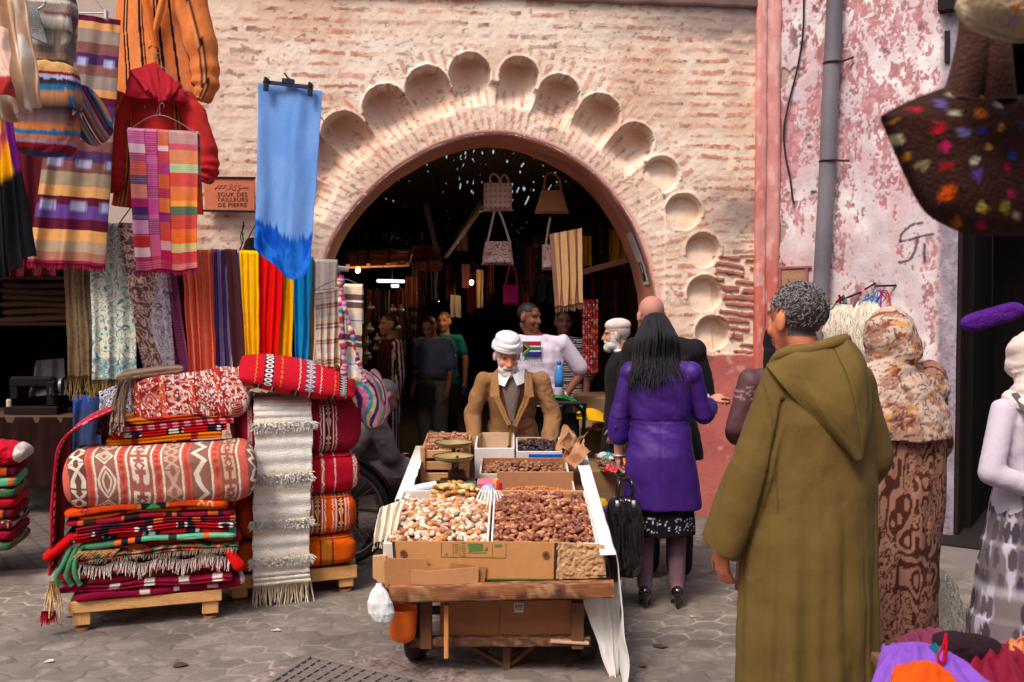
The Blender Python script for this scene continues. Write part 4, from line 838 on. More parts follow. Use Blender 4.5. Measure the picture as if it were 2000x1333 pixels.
for i, (h, ln, xs, gr, lb, k) in enumerate(RG):
    h *= ks; am = .010*(1+.5*math.sin(i)); 
    wave = lambda x, i=i: .014*np.sin(x*5.2+1.2)*min(1, i/5)+.004*np.sin(x*17+i*1.3)-.018*np.clip(np.abs(x)-.3, 0, 1)*(i > 2)
    o = cushion('folded_rug', lb, 'rug', frm(xs-.02+random.Random(i).uniform(-.035, .03), random.Random(i+50).uniform(-.03, .02), z+h/2), (ln, .50, h*1.22), S1R @ rotz(random.Random(i).uniform(-.06, .06)), rugcol(k), p=22, q=4.4, seed=i, lump=.006, nu=190, nw=110, grooves=gr if gr > 1 else 0, gamp=.014, wave=wave, group='rugs folded and piled on the left stand')
    if k == 'shag': fringe('fringe', [frm(x, -.262, z+h*.7+.012*math.sin(x*30)) for x in np.linspace(-.36, .40, 60)], .075, 130, L(222, 208, 198), o, rad=.0028, seed=5, down=(0, -.35, -.9))
    if k == 'fleck': fringe('fringe', [frm(x, -.262, z+h*.6) for x in np.linspace(-.30, .42, 60)], .045, 120, L(160, 140, 120), o, rad=.0026, seed=6, down=(0, -.5, -.6))
    if k == 'oran': fringe('fringe', [frm(x, -.262, z+h*.6) for x in np.linspace(-.36, -.16, 30)], .06, 40, L(206, 150, 100), o, rad=.0026, seed=7, down=(-.4, -.6, -.5))
    if k == 'scar': 
        g = G(); g.cap(frm(-.40, -.20, z+.012), frm(-.50, -.26, z-.055), .03, .026, 12, L(206, 16, 20)); g.build('rug_end', CLOTH, o, smooth=True); G().cap(frm(.38, -.26, z-.10), frm(.43, -.29, z-.17), .022, .032, 12, L(200, 14, 20)).build('rug_end', CLOTH, o, smooth=True)
    if k == 'grn':
        g = G()
        for dx in (0, .03, .055): g.tube(catmull([frm(-.40+dx, -.22, z), frm(-.43+dx, -.27, z-.07), frm(-.46+dx*1.6, -.28, z-.13), frm(-.44+dx*1.6, -.27, z-.18)], 5), .013, 8, L(70, 130, 90)*random.uniform(.8, 1.2))
        g.build('rug_end', CLOTH, o, smooth=True)
        fringe('tassel', [frm(-.49+.03*t, -.28, z-.15) for t in (0, .5, 1)], .16, 26, L(214, 170, 120), o, rad=.004, seed=8); fringe('tassel', [frm(-.53+.06*t, -.28, z-.30) for t in (0, .5, 1)], .07, 24, L(150, 14, 40), o, rad=.005, seed=9)
    z += h
# red blanket falling down the left side of the pile
def sidebl():
    u, v = UV(60, 200); pts = catmull([frm(-.20, .10, 1.13), frm(-.34, .06, 1.07), frm(-.44, .04, .98), frm(-.475, .02, .80), frm(-.485, 0, .55), frm(-.49, 0, .32)], 8)
    q = np.array([np.interp(np.linspace(0, 1, 200), np.linspace(0, 1, len(pts)), pts[:, k]) for k in range(3)]).T
    Q = q[None]+((u-.5)*.52)[..., None]*(S1R @ A(0, 1, 0)); Q = Q+(fbm(u*6, v*5, 3, 3)-.5)[..., None]*.02
    c = mix(L(160, 14, 44), L(186, 24, 54), fbm(u*6, v*9, 3, 4)); c = mix(c, L(226, 160, 170), ((v < .35) & (abs(((u*9+v*3) % 1)-.5) < .05))*.8); c = mix(c, stripes((v*14) % 1, [(1, (30, 26, 34)), (1, (222, 200, 150)), (1, (190, 60, 40)), (1, (222, 206, 190))]), ((u < .10) & (u > .03))*1.)
    grid('blanket', Q, c, CLOTH, label='crimson blanket with a striped edge falling down the left side of the rug pile', cat='blanket', solid=.012)
sidebl()
sal = (206, 100, 84); bei = (196, 164, 140); ivo = (230, 216, 196)
KB = [(1, sal), (2.4, (120, 74, 66), 'X', ivo, .10), (1, sal, 'B', (196, 84, 70), .03), (.3, ivo), (2.8, (160, 104, 88), 'L', ivo, .13), (.3, ivo), (1.1, sal, 'T', (180, 70, 60), .04), (.3, ivo), (3.2, (176, 100, 88), 'H', ivo, .15), (.3, ivo), (1.1, sal, 'T', (180, 70, 60), .04), (.3, ivo), (2.4, (170, 110, 92), 'X', (206, 170, 150), .07), (.3, ivo), (1.1, sal, 'B', (190, 80, 66), .04), (2.8, (150, 104, 90), 'z', ivo, .13), (.3, ivo), (1.2, sal, 'T', (186, 74, 60), .05), (2.4, (150, 96, 84), 'H', (222, 170, 140), .12), (.3, ivo), (1.2, sal), (1.6, (140, 90, 80), 'z', ivo, .08)]
cushion('kilim_bolster', 'long salmon and ivory kilim bolster with hooked diamond motifs lying on the rug pile', 'bolster', frm(.05, -.08, .79), (.97, .40, .33), S1R, lambda u, wv, Q: bands(u+.01*np.sin(wv*20), wv*1.15+.02*fbm(u*9, wv*9, 2, 2), KB)*(1+.2*(vn(u*200, wv*160, 3)-.5))[..., None], p=14, q=3.2, seed=13, lump=.012, sag=.015, nu=330, nw=300)
# small rugs above
zz_ = .95
for i, (h, k, lb, xs, ln) in enumerate([(.04, 'amb', 'flat red and green edged rug directly on the bolster', .06, .60), (.034, 'scar', 'flat scarlet rug with a smooth rolled fold above the bolster', .08, .60), (.034, 'pk', 'flat pink and rust striped rug under the beaded pillow', .10, .62), (.036, 'oran', 'flat orange and black checked rug just under the beaded pillow', .06, .52)]):
    cushion('folded_rug', lb, 'rug', frm(xs, .08, zz_+h/2), (ln, .38, h*1.1), S1R @ rotz(.04*i), rugcol(k), p=26, q=5, seed=i+40, lump=.003, grooves=2, gamp=.01, wave=lambda x: .01*np.sin(x*6), group='thin folded rugs between bolster and beaded pillow'); zz_ += h
def sequin(u, wv, Q):
    x, y = Q[..., 0], Q[..., 2]; c = bands(u, wv*.9, [(1, (186, 60, 50)), (2, (150, 34, 40), 'L', (206, 130, 116), .07), (.6, (204, 80, 50)), (2.4, (140, 30, 40), 'X', (214, 150, 136), .05), (.6, (196, 70, 46)), (2.2, (150, 34, 40), 'D', (206, 130, 116), .05), (.7, (186, 54, 46)), (3, (154, 34, 44), 'O', (210, 140, 130), .04)])
    b = vn(x*170, y*170+wv*60, 4); c = mix(c, L(240, 226, 214), (b > .66+.16*(.6-u))*.9); return mix(c, L(210, 120, 50), (vn(x*60, y*60, 14) > .86)*.7)
cushion('beaded_pillow', 'red pillow crusted with white beads and sequins, tilted on top of the left pile', 'pillow', frm(.20, .02, 1.175), (.62, .17, .29), S1R @ roty(math.radians(-7)) @ rotx(math.radians(-22)), sequin, p=9, q=3, seed=22, lump=.012, nu=260, nw=260)
def fr2():
    root = None; g = G(); rr = random.Random(3)
    for i in range(90):
        a = frm(-.17+rr.uniform(0, .05), -.04+rr.uniform(-.03, .1), 1.29-rr.uniform(0, .04)); b = frm(-.19+rr.uniform(-.02, .05), -.16+rr.uniform(-.02, .03), 1.03+rr.uniform(-.03, .06)); g.tube([a, (a+b)/2+A(rr.uniform(-.02, .01), -.02, 0), b], .005, 4, L(150, 120, 104)*rr.uniform(.7, 1.35))
    g.build('fringed_shawl', WOOL, label='dusty beige long fringed shawl hanging over the left end of the beaded pillow', cat='shawl', smooth=True)
fr2()
cushion('folded_shawl', 'tan folded shawl behind the beaded pillow', 'shawl', frm(-.02, .16, 1.31), (.36, .2, .06), S1R @ roty(-.12), lambda u, wv, Q: stripes((wv*6) % 1, [(1, (170, 140, 116)), (1, (140, 110, 90))]), seed=31, p=4)
def zeb(u, v): return mix(L(40, 42, 60), L(206, 206, 214), ss(.45, .55, ((fbm(u*5, v*16, 3, 4)*9+u*3) % 1)))
sheet('shawl', 'black and white zebra patterned shawl hanging behind the rug pile', 'shawl', (196, 765, 5.5), (262, 740, 5.5), (262, 860, 5.35), (190, 850, 5.35), zeb, nu=80, nv=90, freq=3, amp=.025, seed=27)
sheet('curtain', 'plain dark blue cloth hanging behind the fringe of the olive shawl', 'curtain', (143, 770, 6.1), (196, 775, 6.1), (196, 900, 6.1), (143, 905, 6.1), lambda u, v: mix(L(16, 84, 190), L(52, 66, 104), ss(.0, .35, v+.2*u)), nu=40, nv=60, freq=1.5, amp=.02, seed=28)
# ================================================================ POUFS, RIGHT STACK
c2 = (S2a+S2b)/2+S2R @ A(0, .27, 0)
def f2(x, y, z): return frm(x, y, z, c2, S2R)
def sub(sp, W_):    # vertical woven bands at positions (metres) on a plain ground
    def f(u, wv, Q, base=None):
        pass
    return f
def poufcol(base, bnds, L_, plain=None):
    def f(u, wv, Q):
        x = (u-.5)*L_; y = Q[..., 2]; c = np.ones(x.shape+(3,))*lin(base)*(1+.10*(fbm(u*8, wv*8, 3, 4)-.5))[..., None]
        for x0, wd, bg, mt, fg, per in bnds:
            X = (x-x0)/(wd/2); m = abs(X) < 1; k = motif(mt, X, ((wv*1.6/per) % 1)*2-1) if mt else X > 9; cc = np.where(k[..., None], lin(fg), lin(bg)); c = np.where(m[..., None], cc, c)
        return c*(1+.18*(vn(u*200, wv*200, 3)-.5))[..., None]
    return f
red, wht, ora = (176, 16, 40), (230, 220, 214), (210, 88, 10); blk = (40, 20, 30); yel = (220, 140, 40)
def tri(x, bg, extra=yel): return [(x-.045, .014, bg, 'z', wht, .03), (x-.028, .006, wht, None, wht, 1), (x, .034, blk, 'D', wht, .045), (x+.002, .010, extra, None, wht, 1), (x+.028, .006, wht, None, wht, 1), (x+.045, .014, bg, 'z', wht, .03)]
PF = [(.168, .19, .70, 'plain burnt orange pouf with grey and green stripes, lowest on the right stand', ora, [(.13, .012, (90, 50, 30), None, wht, 1), (.165, .016, (120, 120, 60), None, wht, 1), (.20, .010, (96, 52, 34), None, wht, 1)], .0),
 (.355, .245, .68, 'orange pouf with two bands of white weaving, second from the bottom', (206, 78, 8), tri(.10, ora)+tri(.235, ora), 0),
 (.59, .25, .70, 'crimson pouf with white and yellow braided bands, in the middle of the stack', red, [(.055, .018, red, 'z', wht, .05), (.12, .022, (200, 110, 60), 'z', wht, .06), (.19, .014, red, 'D', wht, .03), (.31, .03, (190, 120, 90), 'X', wht, .06)], 0),
 (.83, .32, .70, 'big dark crimson pouf with a black and white diamond band, fourth in the stack', (140, 20, 44), tri(.14, (150, 30, 50))+[(-.26, .03, blk, 'D', wht, .05), (-.30, .02, (200, 180, 170), 'z', red, .05), (-.22, .02, (200, 180, 170), 'z', red, .05)], 0)]
for i, (z0, h, ln, lb, base, bn, _) in enumerate(PF):
    o = cushion('pouf', lb, 'pouf', f2(.02+.008*i, -.01, z0+h/2), (ln, .58, h*1.04), S2R @ rotz(.02*(i-1)), poufcol(base, bn, ln), p=11, q=4.2, seed=i+60, lump=.012, sag=.004, nu=260, nw=240, group='poufs piled on the right stand')
    g = G(); zt = z0+h*.86; X = ln/2-.03
    for zt in (z0+h*.90,):
        loop = [f2(.02+.008*i+X*np.sign(math.cos(a))*abs(math.cos(a))**.25*1.0, -.01+.27*np.sign(math.sin(a))*abs(math.sin(a))**.25, zt) for a in np.linspace(0, 2*PI, 80, endpoint=False)]
        g.tube(loop, .005, 6, lin(base)*1.15, closed=True)
    g.build('piping', CLOTH, o, smooth=True)
def topc(u, wv, Q):
    x = (u-.5)*.66; s = (wv > .5); c = np.ones(u.shape+(3,))*L(190, 22, 40); 
    for x0, wd, bg, mt, fg, per in [(-.24, .014, red, 'z', yel, .05), (-.17, .05, blk, 'O', wht, .05), (-.10, .016, red, 'D', yel, .05), (.0, .012, red, 'z', wht, .05), (.06, .06, (120, 60, 100), 'D', wht, .05), (.12, .012, red, 'z', wht, .04), (.20, .012, red, 'D', yel, .05), (.25, .05, blk, 'D', wht, .03)]:
        X = (x-x0)/(wd/2); m = (abs(X) < 1) & ~s | ((abs(X) < 1) & (wv > .93)); k = motif(mt, X, ((wv*1.2/per) % 1)*2-1); c = np.where(m[..., None], np.where(k[..., None], lin(fg), lin(bg)), c)
    low = (wv > .5) & (wv < .93) ; st = stripes((u*3.2) % 1, [(5, (190, 20, 36)), (1.5, (60, 30, 24)), (.3, (200, 170, 120)), (1, (60, 30, 24)), (3, (184, 18, 34)), (.4, (220, 190, 150)), (.8, (50, 24, 24))]); return np.where(low[..., None], st, c)
tc_ = cushion('kilim_pillow', 'long red kilim pillow with zigzags lying aslant on top of the pouf stack', 'pillow', P(582, 736, 5.55), (.66, .34, .17), rotz(.3) @ roty(math.radians(10)) @ rotx(math.radians(24)), topc, p=2.6, q=2.0, seed=71, lump=.006, nu=260, nw=220)
cushion('kilim_pillow', 'dark red corner of a pillow squeezed behind the white rug', 'pillow', P(478, 790, 5.72), (.30, .2, .14), rotz(.3), lambda u, wv, Q: poufcol((140, 20, 40), [(0, .03, blk, 'D', wht, .03)], .3)(u, wv, Q), seed=75, p=5)
cushion('kilim_pillow', 'orange and white scrap pillow between beaded pillow and pouf stack', 'pillow', P(482, 735, 5.8), (.18, .12, .16), rotz(.3), lambda u, wv, Q: mix(L(226, 120, 40), L(206, 206, 170), fbm(u*4, wv*5, 2, 4) > .5), seed=76, p=3)
# white fringed rug draped down the front
def wrug():
    pts = [f2(-.06, .06, 1.165), f2(-.06, -.10, 1.17), f2(-.06, -.24, 1.155), f2(-.065, -.315, 1.10), f2(-.065, -.34, .95), f2(-.075, -.342, .70), f2(-.08, -.344, .45), f2(-.085, -.344, .22), f2(-.08, -.34, .12)]
    p = catmull(pts, 30); n = len(p); wd = .318; nu = 60; u = np.linspace(0, 1, nu); d = S2R @ A(1, 0, 0)
    v = np.linspace(0, 1, n); U, V = np.meshgrid(u, v, indexing='ij')
    ed = (fbm(V*40, U*3, 2, 3)-.5)*.012; Q = p[None]+((U-.5)*wd*(1+0*V))[..., None]*d+(ed*(abs(U-.5)*2)**4)[..., None]*d
    Q = Q+((.006*np.sin(V*160)*(.5+.5*vn(V*20, U*0, 4)))+.010*(fbm(U*4, V*9, 2, 5)-.5)-.0*U)[..., None]*(S2R @ A(0, -1, 0))
    c = mix(L(246, 242, 234), L(236, 224, 204), ss(.4, .7, fbm(U*1.2, V*30, 3, 7))); c = mix(c, L(196, 178, 156), (vn(U*3, V*170, 8) > .86)*.6)
    o = grid('fringed_rug', Q, c, WOOL, label='narrow white wool rug with shaggy bands draped down the pouf stack', cat='rug', solid=.01)
    for py in (772, 836, 937, 1027, 1100):
        j = int(np.argmin([abs((667-(((q[2]-CAMZ)/q[1]*1900)-67))-0*0-py) if False else abs(600-(q[2]-CAMZ)/q[1]*1900-py) for q in p])); g = G(); rr = random.Random(py)
        if py == 772: j = 45
        for k in range(520):
            b = p[j]+d*rr.uniform(-.5, .5)*wd*1.02+A(0, 0, rr.uniform(-.016, .024)); dr = S2R @ A(rr.uniform(-.6, .6), -1, rr.uniform(-1.0, .35)); dr = unit(dr)*rr.uniform(.018, .038)
            if abs(np.dot(b-p[j], d)) > wd*.46: dr = dr+d*np.sign(np.dot(b-p[j], d))*.02
            g.tube([b, b+dr*.6+A(0, 0, .004), b+dr], [.0042, .0036, .0012], 4, L(240, 234, 228)*rr.uniform(.78, 1.08), cap=False)
        g.build('shaggy_band', WOOL, o, smooth=True)
    fringe('fringe', [p[-1]+d*(t-.5)*wd+S2R @ A(0, -.012, 0) for t in np.linspace(0, 1, 30)], .13, 56, L(224, 204, 178), o, rad=.0048, seed=3)
wrug()
# ================================================================ WHAT STANDS IN THE DARK SHOP
def table_box(g, c, size, col): g.box(c, size, None, col)
tb = thing('work_table', 'low dark wooden work table inside the unlit shop', 'table', P(90, 880, 7.9)*A(1, 1, 0)+A(0, 0, .06))
c = tb.location; G().box((c[0], c[1], .80), (1.5, .7, .05), None, L(90, 62, 50)).build('tabletop', WOOD, tb); 
for sx in (-.68, .68):
    for sy in (-.3, .3): G().box((c[0]+sx, c[1]+sy, .42), (.06, .06, .73), None, L(70, 48, 40)).build('leg', WOODZ, tb)
sheet('table_cloth', None, None, (-60, 815, 7.55), (142, 815, 7.55), (142, 950, 7.5), (-60, 955, 7.5), lambda u, v: mix(L(44, 20, 18), L(28, 13, 13), fbm(u*4, v*6, 3, 3)), nu=80, nv=60, amp=.02, freq=4, parent=tb, seed=2, plabel='dull red cloth')
sm = thing('sewing_machine', 'black sewing machine standing on the dark work table', 'sewing machine', P(60, 800, 7.8))
q = np.array([P(70, 790, 7.75)[0], 7.75, .83]); G().box(q+A(0, 0, .03), (.42, .18, .06), None, L(36, 30, 30)).build('base', METAL, sm)
G().box(q+A(.14, 0, .16), (.09, .09, .22), None, L(30, 28, 30), .02).box(q+A(-.02, 0, .25), (.36, .08, .09), None, L(30, 28, 30), .03).box(q+A(-.16, 0, .17), (.07, .07, .12), None, L(30, 28, 30), .01).build('arm', METAL, sm); G().lathe(q+A(.21, 0, .22), [(0, 0), (.07, 0), (.07, .02), (0, .02)], 20, L(120, 120, 124), roty(PI/2)).build('hand_wheel', METAL, sm)
g = G(); g.lathe(P(18, 812, 7.7), [(0, 0), (.02, 0), (.02, .12), (.012, .13), (0, .13)], 14, L(206, 190, 160)); g.build('thread_spool', CLOTH, label='pale thread spool standing at the left of the work table', cat='spool')
sheet('garment', 'pale grey shirt heaped on the work table by the sewing machine', 'garment', (72, 705, 7.9), (125, 700, 7.9), (135, 770, 7.7), (60, 775, 7.7), solid((74, 68, 72)), nu=50, nv=40, amp=.05, freq=2, seed=61)
sh = G(); sh.box(P(80, 632, 8.6), (1.6, .5, .03), None, L(96, 66, 50)); sh.box(P(80, 545, 8.6), (1.6, .5, .03), None, L(96, 66, 50)); sh.build('shelf', WOOD, label='wooden shelves with folded blankets at the back of the unlit shop', cat='shelf')
for i in range(6): cushion('folded_blanket', ['lowest', 'second', 'third', 'fourth', 'fifth', 'topmost'][i]+' of the brown folded blankets on the shop shelf', 'blanket', P(88+4*(i % 2), 622-13*i, 8.5), (.62, .4, .06), rotz(.02*i), lambda u, wv, Q, i=i: np.ones(u.shape+(3,))*L(112-6*i, 84-5*i, 62)*(1+.2*(fbm(u*7, wv*5, 2, i)-.5))[..., None], p=20, q=4, seed=i+90, nu=60, nw=40, lump=.003, wave=lambda x, i=i: .01*np.sin(x*6+i), group='folded blankets on the shop shelf')
for i in range(9):
    cushion('folded_rug', ['lowest', 'second lowest', 'third', 'fourth', 'fifth', 'sixth', 'seventh', 'eighth', 'topmost'][i]+' rug of the small pile cut by the left edge', 'rug', P(-52, 1055-20*i, 5.85), (.55, .45, .07), rotz(.2+.02*i), rugcol(['fleck', 'wine', 'shag', 'mar', 'scar2', 'fleck', 'grn', 'mar', 'wine'][i]), p=18, q=4, seed=i+120, nu=90, nw=60, lump=.004, group='small rug pile at the left edge')
o = cushion('cloth_bundle', 'crumpled red and white cloth on top of the small rug pile', 'cloth', P(-12, 885, 5.8), (.40, .3, .15), rotz(.2), lambda u, wv, Q: mix(L(190, 20, 44), L(214, 206, 204), u > .86), seed=133, lump=.03, p=3)
# ================================================================ THE FRUIT CART
SLP = math.atan(.11); CR = rotx(SLP); C0 = A(0, 4.3, .44)
def cf(x, y, z): return C0+CR @ A(x, y, z)
cart = thing('hand_cart', 'two wheeled wooden hand cart loaded with trays of dates and nuts', 'cart', A(-.07, 4.9, 0))
wd1, wd2 = L(146, 92, 58), L(110, 72, 52)
G().box(cf(-.075, .98, .0), (1.02, 2.0, .03), CR, L(120, 84, 60)).build('bed', WOOD, cart)
def rough(a, b, w_, t_, col, seed, ch=.10):
    n = 60; g = G(); a, b = np.array(a), np.array(b); d = unit(b-a); up = A(0, -math.sin(SLP)*0, 1); sd = np.cross(up, d); ks = 20
    ang = np.linspace(0, 2*PI, ks, endpoint=False); x = np.linspace(0, 1, n); cs, sn = np.cos(ang), np.sin(ang)
    X, K = np.meshgrid(x, ang, indexing='ij'); py = np.sign(np.cos(K))*abs(np.cos(K))**.35*t_/2; pz = np.sign(np.sin(K))*abs(np.sin(K))**.35*w_/2
    nz = 1+ch*(fbm(X*9+seed, K*1.2, 3, seed)-.5)*2; V = a+(b-a)*X[..., None]+(py*nz)[..., None]*sd+(pz*nz)[..., None]*up
    V[0] = V[0]+d*(.02*(fbm(ang*3, ang*0, 2, seed)-.5))[:, None]; c = mix(col, np.asarray(col)*.6, ss(.45, .7, fbm(X*14, K*6, 3, seed+2))); c = mix(c, L(60, 42, 34), ss(.62, .72, fbm(X*7, K*1.5, 3, seed+5))*.9)
    c = mix(c, L(196, 150, 112), ss(.6, .7, fbm(X*30, K*3, 2, seed+8))*.5)
    f = gfaces(n, ks, False, True).tolist()+[list(range(ks))[::-1], [(n-1)*ks+i for i in range(ks)]]; g.add(V.reshape(-1, 3), f, c.reshape(-1, 3)); return g
rough(P(759, 1160, 4.24), P(1198, 1150, 4.24), .075, .05, wd1, 3).build('front_beam', WOOD, cart, smooth=True)
for sx in (-.575, .425): rough(cf(sx, -.02, -.02), cf(sx, 2.3, -.02), .06, .045, wd2, 5 if sx < 0 else 8).build('side_beam', WOOD, cart, smooth=True)
for sx in (-.575, .425): rough(cf(sx, 2.3, -.02), cf(sx, 2.62, .05), .045, .04, wd2, 15).build('handle', WOOD, cart, smooth=True)
def wheel(x, y, r, px=None):
    root_ = G().lathe((x, y, r), [(r-.045, -.028), (r-.012, -.038), (r, -.022), (r, .022), (r-.012, .038), (r-.045, .028), (r-.045, -.028)], 40, L(44, 38, 38), roty(PI/2)).build('wheel', RUBBER, cart, smooth=True)
    g = G(); g.lathe((x, y, r), [(r-.06, -.02), (r-.044, -.02), (r-.044, .02), (r-.06, .02), (r-.06, -.02)], 36, L(90, 82, 80), roty(PI/2)); g.lathe((x, y, r), [(0, -.05), (.03, -.05), (.03, .05), (0, .05)], 16, L(80, 72, 70), roty(PI/2))
    for k in range(8): a = k*PI/4; g.tube([(x, y+.02*math.cos(a), r+.02*math.sin(a)), (x, y+(r-.05)*math.cos(a), r+(r-.05)*math.sin(a))], .006, 6, L(90, 82, 80))
    g.build('rim', METAL, root_)
wheel(-.462, 4.62, .225); wheel(.356, 4.62, .225)
G().bar((-.50, 4.62, .225), (.38, 4.62, .225), .035, .035, L(80, 60, 50)).build('axle', METAL, cart)
for px in (832, 1128):
    G().bar(P(px, 1175, 4.36), P(px, 1266, 4.36), .055, .04, wd2, (0, 1, 0)).build('front_post', WOODZ, cart)
G().bar(P(872, 1180, 4.30), P(872, 1285, 4.30), .02, .035, L(206, 140, 78), (0, 1, 0)).build('batten', WOODZ, cart)
rough(P(800, 1253, 4.38), P(1152, 1251, 4.38), .045, .05, wd2, 21).build('lower_beam', WOOD, cart, smooth=True)
G().bar(P(1075, 1252, 4.345), P(1150, 1256, 4.345), .03, .012, L(196, 160, 130)).build('splint', WOOD, cart)
G().bar(P(990, 1262, 4.45), P(989, 1318, 4.45)+A(0, 0, .0), .035, .035, wd2, (0, 1, 0)).build('prop_leg', WOODZ, cart)
for a, b in (((920, 1262), (985, 1300)), ((1040, 1262), (995, 1300))): G().bar(P(*a, 4.48), P(*b, 4.46), .022, .02, wd2).build('brace', WOOD, cart)
for sx in (-.57, .42):
    G().bar(cf(sx, .55, -.03), A(sx*.99, 4.62, .25), .06, .04, wd2, (1, 0, 0)).build('axle_post', WOODZ, cart)
# cardboard fastened round the cart
kd = (186, 130, 84)
def card(name, pts, Y, th, col, parent=cart, seed=1, label=None, m=CARD, dy=0):
    pl = [P(x, y, Y+dy*(i % 2)) for i, (x, y) in enumerate(pts)]; return G().prism(pl, (0, th, 0), lin(col)).build(name, m, parent, label=label)
c = card('printed_board', [(766, 1058), (1087, 1060), (1083, 1134), (770, 1132)], 4.275, .012, (196, 138, 84), label='brown printed cardboard flap with green drawings and two round vents')
def marks(name, shapes, Y, col, parent, m=PAINTM):
    g = G()
    for s in shapes:
        if s[0] == 'l': g.bar(P(s[1], s[2], Y), P(s[3], s[4], Y), s[5], .0012, lin(col), (0, 1, 0), 0)
        else: g.prism([P(x, y, Y) for x, y in s[1:]], (0, .0012, 0), lin(col))
    return g.build(name, m, parent)
gr = (92, 124, 66)
marks('printed_drawing', [('l', 862, 1061, 862, 1088, .002), ('l', 862, 1088, 988, 1090, .002), ('l', 988, 1062, 988, 1090, .002), ('l', 961, 1062, 961, 1090, .0015), ('l', 898, 1061, 898, 1088, .0015), ('l', 885, 1061, 885, 1088, .0015)]+[('l', 902, 1061+5*i, 909, 1061+5*i, .003) for i in range(6)]+[('l', 888, 1064+4*i, 895, 1064+4*i, .0022) for i in range(5)]+[('p', (914, 1062), (943, 1062), (943, 1076), (916, 1078)), ('p', (945, 1076), (953, 1067), (952, 1077)), ('p', (966, 1064), (980, 1064), (980, 1069), (966, 1069)), ('p', (870, 1081), (874, 1081), (874, 1085), (870, 1085)), ('l', 913, 1080, 950, 1080, .0016)], 4.2735, gr, c)
marks('green_edge', [('l', 948, 1132, 1082, 1132.5, .008)], 4.2735, (60, 110, 50), c)
marks('dark_edge', [('l', 768, 1058, 771, 1090, .012), ('l', 1086, 1061, 1084, 1132, .014)], 4.2735, (60, 46, 40), c)
for x, y in ((788, 1081), (1066, 1084)):
    q = P(x, y, 4.272); G().lathe(q, [(0, 0), (.016, 0), (.016, .003), (0, .003)], 20, L(120, 84, 60), rotx(PI/2)).lathe(q+A(0, -.002, 0), [(0, 0), (.009, 0), (.009, .002), (0, .002)], 18, L(84, 56, 42), rotx(PI/2)).build('vent', CARD, c)
card('cardboard_scrap', [(750, 1098), (757, 1091), (834, 1093), (836, 1106), (852, 1110), (850, 1146), (752, 1147)], 4.25, .010, (176, 122, 78))
card('cardboard_scrap', [(880, 1100), (950, 1108), (946, 1139), (876, 1139)], 4.262, .008, (168, 116, 76))
card('cardboard_scrap', [(803, 1114), (824, 1114), (830, 1117), (935, 1108), (934, 1141), (803, 1141)], 4.244, .008, (188, 136, 90))
card('cardboard_side', [(728, 1088), (754, 1086), (754, 1140), (742, 1140), (728, 1128)], 4.29, .03, (206, 158, 108))
def crum(pts, Y, col, name, parent, amp=.012, f=9, seed=1, m=CARD, label=None):
    u, v = UV(60, 50); a, b, c_, d = [P(x, y, Y) for x, y in pts]; U, V = u[..., None], v[..., None]; Q = (a*(1-U)+b*U)*(1-V)+(d*(1-U)+c_*U)*V
    n = np.abs(fbm(u*f, v*f*.7, 3, seed)-.5); Q[..., 1] += -amp*3*(.25-n)
    return grid(name, Q, mix(lin(col), lin(col)*.8, fbm(u*8, v*8, 3, seed+1)), m, parent, solid=.003, **({'label': label} if parent is not None else dict(label=label, cat='paper')))
crum([(1087, 1058), (1180, 1064), (1184, 1128), (1086, 1132)], 4.28, (202, 160, 118), 'brown_paper', cart)
box_ = thing('cardboard_box', 'big brown cardboard box slung under the cart bed', 'box', P(1000, 1250, 4.6))
card('box_front', [(860, 1176), (1150, 1172), (1141, 1247), (858, 1249)], 4.40, .5, (168, 112, 74), box_)
marks('box_crease', [('l', 977, 1180, 974, 1248, .006)], 4.3985, (140, 90, 58), box_); marks('box_label', [('p', (1004, 1178), (1023, 1178), (1022, 1197), (1004, 1197))], 4.3985, (214, 208, 204), box_)
marks('box_print', [('l', 1007+i*2.6, 1181, 1007+i*2.6, 1188, .0022) for i in range(6)]+[('l', 1007, 1191, 1020, 1191, .002)], 4.396, (60, 60, 66), box_)
# trays
GT = 'trays on the fruit cart'
def tray(label, x0, x1, y0, y1, h, inn, out, th=.010, front_h=None, hb=None, name='tray', z0=.02):
    t = thing(name, label, 'tray', cf((x0+x1)/2, (y0+y1)/2, z0), GT); cx, cy = (x0+x1)/2, (y0+y1)/2; fh = front_h or h; hb = hb or h
    G().box(cf(cx, cy, z0+.005), (x1-x0-.002, y1-y0-.002, .008), CR, lin(inn)).build('bottom', CARD, t)
    G().box(cf(cx, y0+th/2, z0+fh/2), (x1-x0, th, fh), CR, lin(out), .003).build('front_wall', CARD, t); G().box(cf(cx, y1-th/2, z0+hb/2), (x1-x0, th, hb), CR, lin(inn), .003).build('back_wall', CARD, t)
    for x in (x0+th/2, x1-th/2): G().box(cf(x, cy, z0+h/2), (th, y1-y0-2*th-.002, h-.002), CR, lin(out), .003).build('side_wall', CARD, t)
    return t
whb = (226, 216, 206)
tray('white rimmed tray of dried figs painted sunlit pale at the front left of the cart', -.575, -.105, .02, .82, .165, whb, whb)
tray('white rimmed tray heaped with glossy brown dates at the front right', -.095, .385, .02, .82, .165, (196, 150, 110), whb)
G().box(cf(.05, .30, .17), (.14, .008, .10), CR @ rotz(.5) @ rotx(.2), L(196, 146, 104)).build('cardboard_divider', CARD, label='bent cardboard divider stuck in the front date heap', cat='divider')
tray('low tray of small orange nuts in the middle of the cart', -.085, .345, .86, 1.16, .12, (176, 128, 92), (216, 196, 172), hb=.17)
tray('cardboard tray of light brown dates behind the orange nuts', -.185, .325, 1.18, 1.53, .15, (166, 110, 72), (214, 200, 186))
